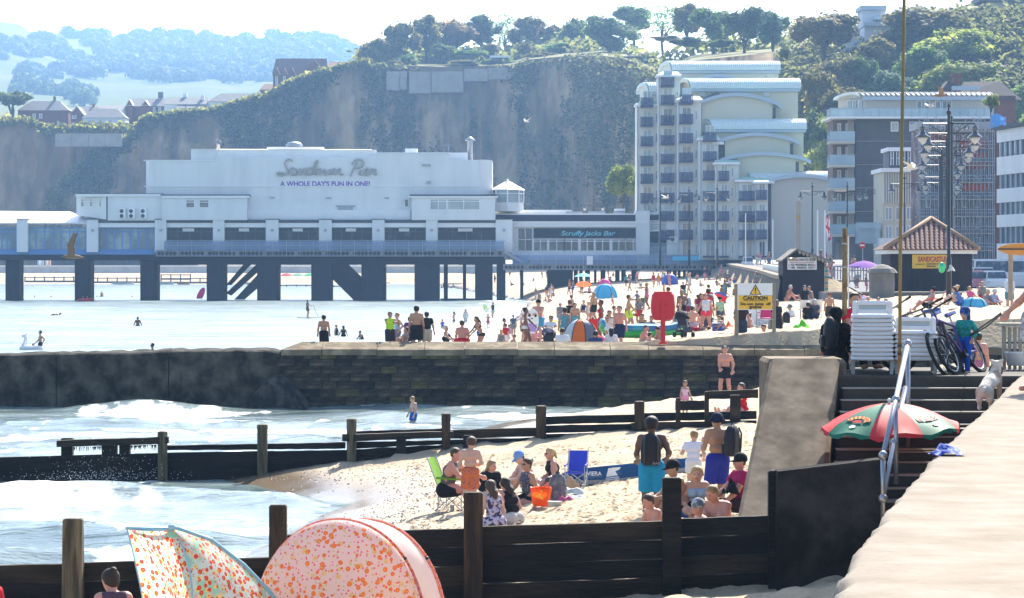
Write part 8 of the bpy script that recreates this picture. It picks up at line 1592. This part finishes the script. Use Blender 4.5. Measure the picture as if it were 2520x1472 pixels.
for k in range(4): b.prism([P(1491 - k,1177 + k * 4,Yq),P(1523 + k,1173 + k * 4,Yq),P(1523 + k,1175 + k * 4,Yq),P(1491 - k,1179 + k * 4,Yq)],(0,.01,0))
b.build('emblem',whiteb,bd)
# small things on the near sand
def bag_mesh(w_,d,h):
    b = MB();b.sheet([[(w_ * k * math.copysign(abs(math.cos(a * math.pi / 8)) ** .7,math.cos(a * math.pi / 8)) * (1 + .06 * math.sin(a * 2.3 + z * 9)),d * k * math.sin(a * math.pi / 8),z + (.03 * h * math.sin(a * 1.9) if z > .5 * h else 0)) for a in range(17)] for z,k in ((0,.8),(.1 * h,.95),(.5 * h,1),(.85 * h,1.12),(h,1.18),(.8 * h,.9))]);return b
t = thing('shopping_bag','bright orange plastic shopping bag with yellow print','bag',kn(1331,54));bag_mesh(.17,.11,.36).build('bag',mat('orange_plastic',(.85,.13,.01),.4,.12,6,trans=.35),t,True);b = MB();b.tube([(.06,0,.34),(.1,.0,.44),(.15,0,.34)],.014,5);b.build('handle',mat('orange_plastic',(.85,.13,.01)),t);b = MB();b.prism([(-.1,-.125,.2),(-.02,-.128,.24),(.05,-.126,.12)],(0,-.004,0));b.prism([(-.03,-.128,.31),(.03,-.128,.3),(.02,-.13,.26)],(0,-.004,0));b.build('yellow_print',paint('bag_yellow',(.85,.55,.02)),t)
def tub(label,loc,r0,r1,h,m): b = MB();b.lathe([(r0,0),(r1,h),(r1 * 1.05,h),(r1 * .9,h * .9)],(0,0,0),14);return tag(b.build('tub',m,None,True,loc),label,'tub')
clr = mat('clear_plastic',(.6,.62,.62),.3,.05,4,alpha=.85)
tub('clear plastic tub on the sand beside the orange bag',kn(1366,53.5),.12,.14,.1,clr);tub('white paper cup under the green camping chair',kn(1113,55.5),.035,.045,.14,clr);tub('clear plastic cup beside the black bag',kn(1241,47),.035,.045,.13,clr)
cloth_heap('towel','pile of pale grey and mint towels by the paddle board','towel',kn(1408,56),.38,.2,.2,patt('towel_grey',(.5,.5,.47),(.68,.7,.64),6),5);cloth_heap('towel','crumpled white towel below the grey pile','towel',kn(1415,54.8),.24,.12,.1,WHT and cloth((.72,.74,.74)),8);cloth_heap('jacket','pale blue sleeve and magenta bag beside the rucksack','jacket',kn(1392,54.5),.16,.1,.14,cloth((.5,.1,.22)),2)
cloth_heap('towel','blue white and red striped towel heaped behind the planks','towel',kn(1108,46.5),.26,.2,.34,patt('towel_blue',(.12,.3,.62),(.75,.76,.8),5,.42,.52),11);cloth_heap('bag','striped beach bag left alone behind the planks','bag',kn(1496,45.6),.14,.1,.2,patt('striped_bag',(.5,.46,.4),(.12,.12,.14),10,.48,.52,(3,1,.3)),4);cloth_heap('jacket','black jacket with white trim held by the magenta t-shirt','jacket',(X(1798,46.8),46.8,Z(1218,46.8)),.14,.12,.3,cloth(BLK),7);cloth_heap('cardboard_box','torn brown cardboard propped by the blue chair','cardboard',kn(1406,57.5),.16,.05,.34,paint('cardboard',(.42,.28,.17),.8),9)
b = MB();b.tube([(X(2385,43.5),43.4,Z(824,43.5)),(X(2430,40),40,Z(795,40)),(X(2463,36.7),36.7,Z(771,36.7))],.012,5);b.tube([(X(2385,43.5),43.4,Z(826,43.5)),(X(2425,40),40,Z(806,40)),(X(2463,36.7),36.7,Z(775,36.7))],.012,5);t = tag(b.build('reins',paint('black_strap',(.02,.015,.012))),'black walking reins stretched between toddler and man','reins');
# things on the sand behind the wall
tent('beach_tent','orange and grey pop-up tent behind the wall',kn(1430,113),.78,.7,1.15,[mat('tent_orange',(.75,.2,.03),.6,.06,3,trans=.3),mat('tent_grey',(.14,.16,.2),.6,.06,3,trans=.1),mat('tent_orange',(0,0,0)),mat('tent_silver',(.5,.53,.56),.5,.06,3),mat('tent_orange',(0,0,0)),mat('tent_grey',(0,0,0))],[-.6,.5,1.35,2.1,2.9,4.0,5.68])
lb_ = mat('tent_blue',(.12,.5,.75),.6,.08,3,trans=.35);tent('beach_tent','sky blue pop-up tent on the middle sand with people inside',kn(1490,255),1.15,1,1.35,[lb_] * 5,[-.4,.6,1.1,2.3,3.3,5.9]);tent('beach_tent','pale blue folded tent on the rising sand at right',kn(2398,128),.62,.5,.5,[lb_] * 4,[-.4,.9,2.0,3.2,5.9]);tent('beach_tent','bright pink pop-up tent near the pier',kn(1488,345),.85,.8,1.2,[paint('tent_pink',(.8,.08,.3),.6)] * 3,[0,2,4,6.28]);tent('beach_tent','royal blue pop-up tent near the right pier legs',kn(1648,330),1.0,.9,1.3,[paint('tent_royal',(.05,.1,.45),.6)] * 3,[0,2,4,6.28])
wbk = thing('windbreak','plain white windbreak sheet beside the warning sign','windbreak',kn(1862,122));b = MB();b.sheet([[(x,.1 * math.sin(x * 3),z) for x in np.linspace(-.65,.65,9)] for z in (0,.45,.95)]);b.build('sheet',whiteb,wbk)
for x in (-.65,0,.65): b = MB();b.tube([(x,.1 * math.sin(x * 3),-.1),(x,.1 * math.sin(x * 3),1.1)],.015,5);b.build('pole',tb_,wbk)
def parasol(label,loc,r_,h,cols,tiltx=0.0,tilty=0.0):
    t = thing('parasol',label,'parasol',loc);n = len(cols);M = Matrix.Rotation(tiltx,3,'X') @ Matrix.Rotation(tilty,3,'Y');b = MB();b.tube([(0,0,0),tuple(Vector((0,0,h)))],.02,5);b.build('pole',whiteb,t)
    for k in range(n): b = MB();b.sheet([[tuple(Vector((0,0,h)) + M @ Vector((r_ * u * math.cos(2 * math.pi * (k + i / 4) / n),r_ * u * math.sin(2 * math.pi * (k + i / 4) / n),.38 * r_ * (1 - u ** 1.7) - .2))) for i in range(5)] for u in (.02,.35,.7,1)]);b.build('panel',cols[k],t,True)
    return t
pc = lambda c: cloth(c,.3);W_ = pc((.75,.75,.75))
parasol('striped parasol in red green white blue and yellow at the water edge',kn(1340,135),1.05,1.1,[pc((.7,.6,.1)),W_,pc((.04,.06,.35)),W_,pc((.1,.5,.3)),pc((.7,.15,.15)),W_,pc((.04,.06,.35))],R(-18),R(8));parasol('light turquoise parasol among the crowd by the pier',kn(1436,350),1.2,1.9,[pc((.3,.65,.72))] * 6);parasol('orange red parasol just below the turquoise one',kn(1436,305),.85,1.3,[pc((.8,.18,.06))] * 6,R(-20));parasol('red white and blue parasol behind the tie dye girl',kn(1757,140),.65,1.25,[pc(RED),W_,pc(BLU)] * 2,R(-30));parasol('purple parasol behind the railings between the huts',(X(2126,187),187,4.6),1.3,.75,[pc((.3,.12,.5))] * 6);parasol('blue and orange parasol lying by the terrace wall',kn(2117,150),.75,.5,[pc(BLU),pc((.7,.2,.1))] * 3)
for k,(px,py,c,lb) in enumerate(((705,676,RED,'red'),(734,675,(.2,.45,.3),'pale green'),(762,678,(.05,.5,.2),'bright green'))): parasol(lb + ' parasol on the far beach between pier legs',(X(px,760),760,.6),1.9,1.9,[pc(c)] * 6)
# dinghy, pushchairs, boards, cooler
o_ = kn(1582,117);t = thing('dinghy','green and blue inflatable dinghy with an oar across it','dinghy',o_);ring = [(1.65 * math.cos(a * math.pi / 12),.72 * math.sin(a * math.pi / 12),.22 + .26 * abs(math.cos(a * math.pi / 12)) ** 6) for a in range(25)]
for dz,rr,m in ((0,.17,mat('dinghy_green',(.03,.35,.05),.35,.2,1.2,col2=(.1,.45,.1))),(.22,.16,mat('dinghy_blue',(.05,.3,.38),.35,.2,1,col2=(.03,.1,.3)))): b = MB();b.tube([(x,y,z + dz - .05) for x,y,z in ring],rr,8);b.build('tube',m,t,True)
b = MB();b.tube([(-.3,-.5,.6),(.9,.2,.55)],.02,5);b.build('oar',whiteb,t)
def pushchair(label,loc,yaw,hood):
    t = thing('pushchair',label,'pushchair',loc,yaw);fm = iron;b = MB()
    for k in (-1,1): b.tube([(k * .24,.35,1.0),(k * .24,.25,.95),(k * .23,-.32,.12)],.015,6);b.tube([(k * .23,.3,.12),(k * .22,-.05,.62)],.015,6)
    b.tube([(-.24,.36,1.0),(.24,.36,1.0)],.018,6);b.build('frame',fm,t)
    for x in (-.24,.24):
        for y in (-.34,.3): b = MB();b.tube([(x - .03,y,.11),(x + .03,y,.11)],.11,12);b.build('wheel',tyre,t)
    b = MB();b.sheet([[(x,.22 - .16 * f,.95 - .55 * f) for x in (-.2,0,.2)] for f in (0,.5,1)] + [[(x,-.3,.42) for x in (-.2,0,.2)],[(x,-.38,.2) for x in (-.2,0,.2)]]);b.build('seat',mat('pushchair_fabric',(.05,.055,.07),.8,.3,8),t,True);b = MB();b.sheet([[(.23 * math.cos(math.pi * i / 10),.22 - .34 * math.sin(f),.72 + .34 * math.cos(f) * max(0,math.sin(math.pi * i / 10)) ** .6) for i in range(11)] for f in (-.35,0,.4,.8,1.2)]);b.build('hood',hood,t,True);b = MB();b.box((-.2,-.1,.2),(.2,.25,.32));b.build('basket',fm,t);return t
pushchair('black and lilac pushchair left of the orange tent',kn(1353,112),R(15),mat('lilac_fabric',(.06,.055,.075),.8,.2,2,col2=(.35,.28,.36),c2=(.5,.52)));pushchair('black empty pushchair right of the lifebuoy housing',kn(1682,111.5),R(25),paint('black_fabric',(.015,.015,.018),.85))
def board(label,loc,ln,wd,m,rot,cat='bodyboard',name='bodyboard'):
    b = MB();n = 14;pts = [(wd / 2 * max(0,math.sin(math.pi * min(1,max(0,.12 + .88 * i / n)))) ** .45,ln * (i / n - .5)) for i in range(n + 1)];o = [(x,y,0) for x,y in pts] + [(-x,y,0) for x,y in reversed(pts)];b.prism(o,(0,0,.05));ob = b.build(name,m,None,False,loc);ob.rotation_euler = rot;return tag(ob,label,cat)
z0 = gz(X(1213,170),170);pd = board('white panda faced bodyboard held by the man in the black cap',(X(1308,120.7),120.7,Z(790,120.7)),1.05,.62,whiteb,(R(90),R(8),0));b = MB()
for x,z in ((-.12,.22),(.14,.25)): b.ball((x,z,.055),(.06,.08,.01),8)
b.ball((0,.1,.055),(.05,.03,.01),8);b.build('face_mark',iron,pd);b = MB();b.box((-.25,-.45,.051),(.25,-.12,.056));b.build('lilac_print',paint('lilac_print',(.4,.25,.6)),pd)
pr = person.__defaults__;wt = [o for o in PEOPLE if 'holding up a bodyboard' in o['label']][0].location
board('white and lime bodyboard held up by the man in black at the water edge',(wt.x - .75,wt.y - .1,wt.z + 1.25),1.0,.5,mat('lime_board',(.45,.7,.1),.4,.1,2,col2=(.75,.76,.7),c2=(.45,.5)),(R(75),R(-25),R(0)));board('long white surfboard lying on the sand behind the wall',(X(1205,113),113,gz(X(1205,113),113) + .1),3.4,.55,whiteb,(0,R(6),R(-78)),'surfboard','surfboard');board('pink and white kayak lying at the water edge by the pier',(X(1213,395),395,.3),2.8,.6,paint('kayak_pink',(.75,.12,.2),.4),(0,0,R(80)),'kayak','kayak')
sup = board('pale paddle board under the standing paddler',(X(767,285),285,.06),3.0,.75,mat('sup_cream',(.6,.55,.35),.4),(0,0,R(85)),'paddle board','paddle_board');b = MB();pv = [o for o in PEOPLE if 'standing paddle boarder' in o['label']][0].location;b.tube([(pv.x + .55,pv.y - .2,pv.z + 1.25),(pv.x + 1.2,pv.y - .2,-.1)],.018,5);b.box((pv.x + 1.1,pv.y - .23,-.3),(pv.x + 1.3,pv.y - .2,.05));tag(b.build('paddle',iron),'long thin paddle held by the standing paddler','paddle')
t = thing('cooler','blue cool box beside the feet of the coral shorts','cooler',kn(1765,117));b = MB();b.cbox((-.2,-.15,0),(.2,.15,.3),.03);b.build('body',paint('cooler_blue',(.03,.08,.42),.4),t);b = MB();b.cbox((-.21,-.16,.3),(.21,.16,.36),.02);b.build('lid',whiteb,t);b = MB();b.tube([(-.2,-.17,.34),(-.2,-.2,.44),(.2,-.2,.44),(.2,-.17,.34)],.012,5);b.build('handle',whiteb,t)
t = thing('cooler','dark grey insulated box between the coral shorts legs','cooler',kn(1738,124));b = MB();b.cbox((-.32,-.2,0),(.32,.2,.4),.05);b.build('body',paint('cool_grey',(.05,.06,.08),.7),t);b = MB();b.cbox((-.33,-.21,.4),(.33,.21,.45),.02);b.build('lid',paint('cool_grey2',(.07,.08,.1),.7),t)
for k,(px,Yd,c,lb,rx_) in enumerate(((1338,111.6,RED,'red bag on the sand beside the lilac pushchair',.2),(1322,111.6,(.35,.08,.4),'purple bag left of the red bag',.18),(1360,111,(.2,.4,.7),'blue and white striped towel by the white t-shirt',.28),(1300,111.3,(.08,.1,.2),'heap of dark clothes at the white bikini feet',.35),(1972,112.5,(.12,.6,.03),'lime green bag beside the lying man',.3),(1106,111,RED,'red towel behind the lying head',.3),(1143,110.8,(.8,.55,.15),'orange and yellow float behind the coping',.16),(1470,119,(.8,.12,.2),'pink inflatable left of the dinghy',.5),(1325,112.2,(.35,.6,.1),'green toy bag behind the purple bag',.2),(1820,113,(.75,.3,.1),'orange and white toys by the sign post',.2),(1775,114,(.6,.5,.55),'patterned picnic blanket left of the sign',.6),(2240,122,(.5,.3,.25),'pink ball shaped bag by the terrace',.15),(1795,122,(.8,.15,.05),'orange beach toy by the cooler',.14),(1950,119,(.3,.45,.65),'pale blue towel stretched on the sand',.8))): cloth_heap('beach_bag' if 'bag' in lb else 'towel' if 'towel' in lb or 'blanket' in lb else 'beach_gear',lb,'bag' if 'bag' in lb else 'towel' if 'towel' in lb or 'blanket' in lb else 'beach gear',kn(px,Yd),rx_,.2,.05 if 'towel' in lb or 'blanket' in lb else .32,cloth(c),k)
# white inflatable llama, flamingo ring, red dinghy, sail
o_ = (X(78,180),180,0);t = thing('inflatable_animal','white inflatable animal ring with long neck floating left of the bather','inflatable',o_);b = MB();b.tube([(.62 * math.cos(a * math.pi / 8),.45 * math.sin(a * math.pi / 8),.1) for a in range(17)],.17,8);b.build('ring',lpl,t,True);b = MB();b.tube([(-.5,0,.15),(-.42,0,.45),(-.36,0,.75),(-.4,0,.88),(-.62,0,.86)],[.2,.13,.11,.12,.07],8);b.tube([(-.36,.06,.9),(-.33,.07,1.05)],.03,5);b.tube([(-.36,-.06,.9),(-.33,-.07,1.05)],.03,5);b.build('neck',lpl,t,True)
pp('child riding in the white inflatable animal',82,826,1.1,'sit',60,'tan','short-dark',[('rash',BLK)],Y=180.2,z=-.25)
o_ = (X(401,150),150,0);t = thing('inflatable_animal','small white inflatable with pink mane behind the wall','inflatable',o_);b = MB();b.tube([(.0,0,-.1),(.02,0,.2),(.0,0,.35),(-.12,0,.34)],[.13,.09,.09,.05],8);b.build('neck',lpl,t,True);b = MB();b.tube([(.1,0,.05),(.1,0,.3),(.0,0,.45),(-.06,0,.52)],[.03,.06,.05,.01],6);b.build('mane',paint('hot_pink',(.8,.05,.25)),t,True)
o_ = (X(211,416),416,.0);t = thing('dinghy','small red dinghy passing the second pier leg','dinghy',o_);b = MB();b.tube([(1.0 * math.cos(a * math.pi / 8),.5 * math.sin(a * math.pi / 8),.15 + .1 * (math.cos(a * math.pi / 8) > .8)) for a in range(17)],.24,7);b.build('hull',paint('dinghy_red',(.5,.04,.04),.5),t,True)
for k,dx in enumerate((-6,4)): pp(['left','right'][k] + ' child in the small red dinghy',211 + dx,731 + k,1.2,'hug',30,'tan','short-brown',[('tee',RED)],Y=416,z=.1,lod=2)
t = board('magenta foil board standing on edge beyond the pier',(X(495,450),450,.75),2.2,1.0,paint('sail_magenta',(.5,.03,.2),.5),(R(80),R(25),0),'board','foil_board');board('white board under the leaning paddler',(X(257,470),470,.05),2.4,.6,whiteb,(0,0,R(80)),'board','paddle_board')
for k,(px,lb) in enumerate(((450,'orange and white inflatable near the far shore'),(390,'long white boat beached on the far shore'),(300,'white dinghy on the far shore between pier legs'),(625,'white rowing boat by the far groyne'))): b = MB();L_ = [1.8,4,3.2,3][k];b.sheet([[(-L_ * w_,y * w_,z) for y in (-.7,0,.7)] for w_,z in ((1,.5),)] + [[(x * L_,y * (1 - abs(x)) ** .5,z) for y,z in ((-.8,.6),(0,0),(.8,.6))] for x in (-.6,0,.6,.99)]);tag(b.build('boat',[paint('boat_orange',(.7,.35,.15)),whiteb,whiteb,whiteb][k],None,True,(X(px,740),740,.1)),lb,'boat')
# dog and gulls
o_ = P(2424,1012,40.4);df = mat('dog_coat',(.6,.53,.45),.8,.2,3,.3,40,col2=(.3,.19,.12),c2=(.5,.62));dp = [];A = lambda *v: A3(*v)
dp += [(A(0,0,.3),A(.06,.22,.36),.115,.11,0),(A(.06,.22,.36),A(.12,.46,.37),.11,.125,0),(A(.12,.46,.37),A(.15,.6,.48),.1,.085,0),(A(.16,.62,.52),A(.17,.68,.52),.095,.08,0),(A(.17,.7,.48),A(.18,.76,.47),.055,.05,0)]
for s in (-1,1): dp += [(A(s * .075,.0,.28),A(s * .085,-.04,.17),.07,.05,0),(A(s * .085,-.04,.17),A(s * .085,.05,.1),.045,.03,0),(A(s * .085,.05,.1),A(s * .085,.03,.02),.03,.028,0),(A(s * .085,.03,.02),A(s * .085,-.02,.02),.03,.024,0),(A(s * .09 + .11,.46,.3),A(s * .09 + .11,.46,.15),.05,.036,0),(A(s * .09 + .11,.46,.15),A(s * .09 + .11,.44,.02),.035,.03,0),(A(s * .07 + .16,.62,.6),A(s * .09 + .16,.6,.62),.03,.018,0)]
dp.append((A(0,-.1,.36),A(-.01,-.17,.33),.028,.015,0));me = field_mesh('dog',dp,.014,.03,df);dg = link('dog',me,None,(o_[0],o_[1],o_[2] + .02));dg.rotation_euler = (R(14),0,R(-12));dg.scale = (.92,.92,.92);tag(dg,'stocky white and tan dog climbing the steps, rump towards the camera','dog');b = MB();b.tube([(.15 + .1 * math.cos(a * .524),.57,.47 + .1 * math.sin(a * .524)) for a in range(13)],.014,5);b.build('collar',iron,dg)
pp('person crouching at the right edge with one arm stretched to the dog',2590,872,1.7,'crouch',-80,'tan','short-dark',[('tee',BLK),('shorts',BLK)],Y=34.5,z=PROM + .0,lod=0,hands=((-.05,-.36,.05),(.1,-.2,.2)),lean=(0,-.7))
def gull(label,loc,s,yaw,up,dark=False,flap=.5,grp=None):
    t = thing('gull',label,'gull',loc,yaw,grp);b = MB();b.tube([(-.22,0,0),(-.14,0,.015),(0,0,.02),(.16,0,.01),(.3,0,0)],[.01,.045,.065,.05,.012],8);b.ball((-.2,0,.03),.042,8);b.tube([(-.235,0,.03),(-.29,0,.015)],[.015,.003],5);bm = paint('gull_brown' if dark else 'gull_white',(.22,.17,.13) if dark else (.7,.7,.7),.7);b.build('body',bm,t,True)
    for k in (-1,1):
        b = MB();a1,a2 = up,up * .8;p0 = [(-.1,k * .05,.03),(.08,k * .05,.02)];m1 = [(-.12,k * .3 * math.cos(a1),.03 + .3 * math.sin(a1)),(.03,k * .3 * math.cos(a1),.02 + .3 * math.sin(a1))];e = [(.07,k * (.3 * math.cos(a1) + .38 * math.cos(a2)),.03 + .3 * math.sin(a1) + .38 * math.sin(a2)),(.1,k * (.3 * math.cos(a1) + .36 * math.cos(a2)),.02 + .3 * math.sin(a1) + .36 * math.sin(a2))]
        b.sheet([p0,m1,e]);b.sheet([[(x,y,z - .012) for x,y,z in q] for q in (e,m1,p0)]);b.build('wing',bm,t,True)
    t.scale = (s,s,s);return t
gull('brown gull flying with one wing raised before the second pier leg',P(178,634,60),.8,R(0),1.35,True);gull('brown and white gull gliding above the brown flats',P(2315,236,120),1.2,R(170),.5,True);gull('white gull before the wooded slope',P(2288,262,200),1.3,R(20),.3);gull('white gull gliding over the cream bay house',P(2240,416,110),1.2,R(160),.35);gull('pale gull over the lower blue balconies',P(1638,488,220),1.1,R(200),.4);gull('small gull against the cliff',P(1296,300,260),1.0,R(30),.5);gull('black and white gull passing the white hut sign',P(1952,640,120),.8,R(10),.2,True)
# balloon and bag hanging from the lamp
t = thing('balloon','shiny green balloon tied to the lamp post by the kiosk','balloon',P(2318,659,156.5));b = MB();b.ball((0,0,0),(.2,.2,.3),12);b.build('skin',mat('green_foil',(.03,.5,.22),.15,.1,2,spec=.8,metal=.3),t,True);b = MB();b.tube([(0,0,.28),(.35,.3,.75)],.012,4);b.build('string',iron,t)
tag(cloth_heap('rubbish_bag','clear rubbish bag tied to the lamp post below the yellow sign','bag',P(2341,668,156.6),.2,.2,.42,clr,3),None)
# pebbles and clods
b = MB();r = random.Random(31)
for i in range(2600):
    Yd = r.uniform(46,70);x = waterline(np.array(Yd)) + r.uniform(1.6,3.6) + r.gauss(0,.6);x = float(x);s = r.uniform(.008,.03);z = gz(x,Yd) + .005
    b.add([(x - s,Yd,z),(x,Yd - s,z),(x + s,Yd,z),(x,Yd + s,z),(x,Yd,z + s * .8)],[(0,1,4),(1,2,4),(2,3,4),(3,0,4)])
tag(b.build('pebbles',mat('pebble',(.1,.09,.085),.35,.4,3,spec=.6,island=.5)),'scattered shingle along the tide line','pebbles',kind='stuff')
b = MB()
for i in range(5200):
    px = r.uniform(1000,1900);Yd = r.uniform(40,69);x = X(px,Yd);d_ = x - float(waterline(np.array(Yd)))
    if d_ < 2.8: continue
    s = r.uniform(.02,.075) * (.6 + .5 * (Yd < 50));z = gz(x,Yd) - .004;q = [(x + s * 1.3 * math.cos(a * 1.05 + i) * r.uniform(.7,1.2),Yd + s * math.sin(a * 1.05 + i) * r.uniform(.7,1.2),z) for a in range(6)];b.add(q + [(x + s * .3,Yd,z + s * r.uniform(.5,.95))],[(a,(a + 1) % 6,6) for a in range(6)])
tag(b.build('sand_clods',mat('sand_clod',(.3,.225,.14),.95,.25,2,island=.3),None,True),'trodden lumps and clods of damp sand','sand',kind='stuff')
fit_texts()
# ------------------------------------------------------------------ the sunny sea haze
hm = bpy.data.materials.new('haze');hm.use_nodes = True;N,L = hm.node_tree.nodes,hm.node_tree.links;N.clear();vo = N.new('ShaderNodeVolumePrincipled');ou = N.new('ShaderNodeOutputMaterial')
vo.inputs['Color'].default_value = (.33,.59,1.0,1);vo.inputs['Density'].default_value = .00018;vo.inputs['Anisotropy'].default_value = .45;L.new(vo.outputs[0],ou.inputs['Volume'])
b = MB();b.box((-2600,-60,-6),(2000,5200,375));tag(b.build('haze',hm),kind='stuff')
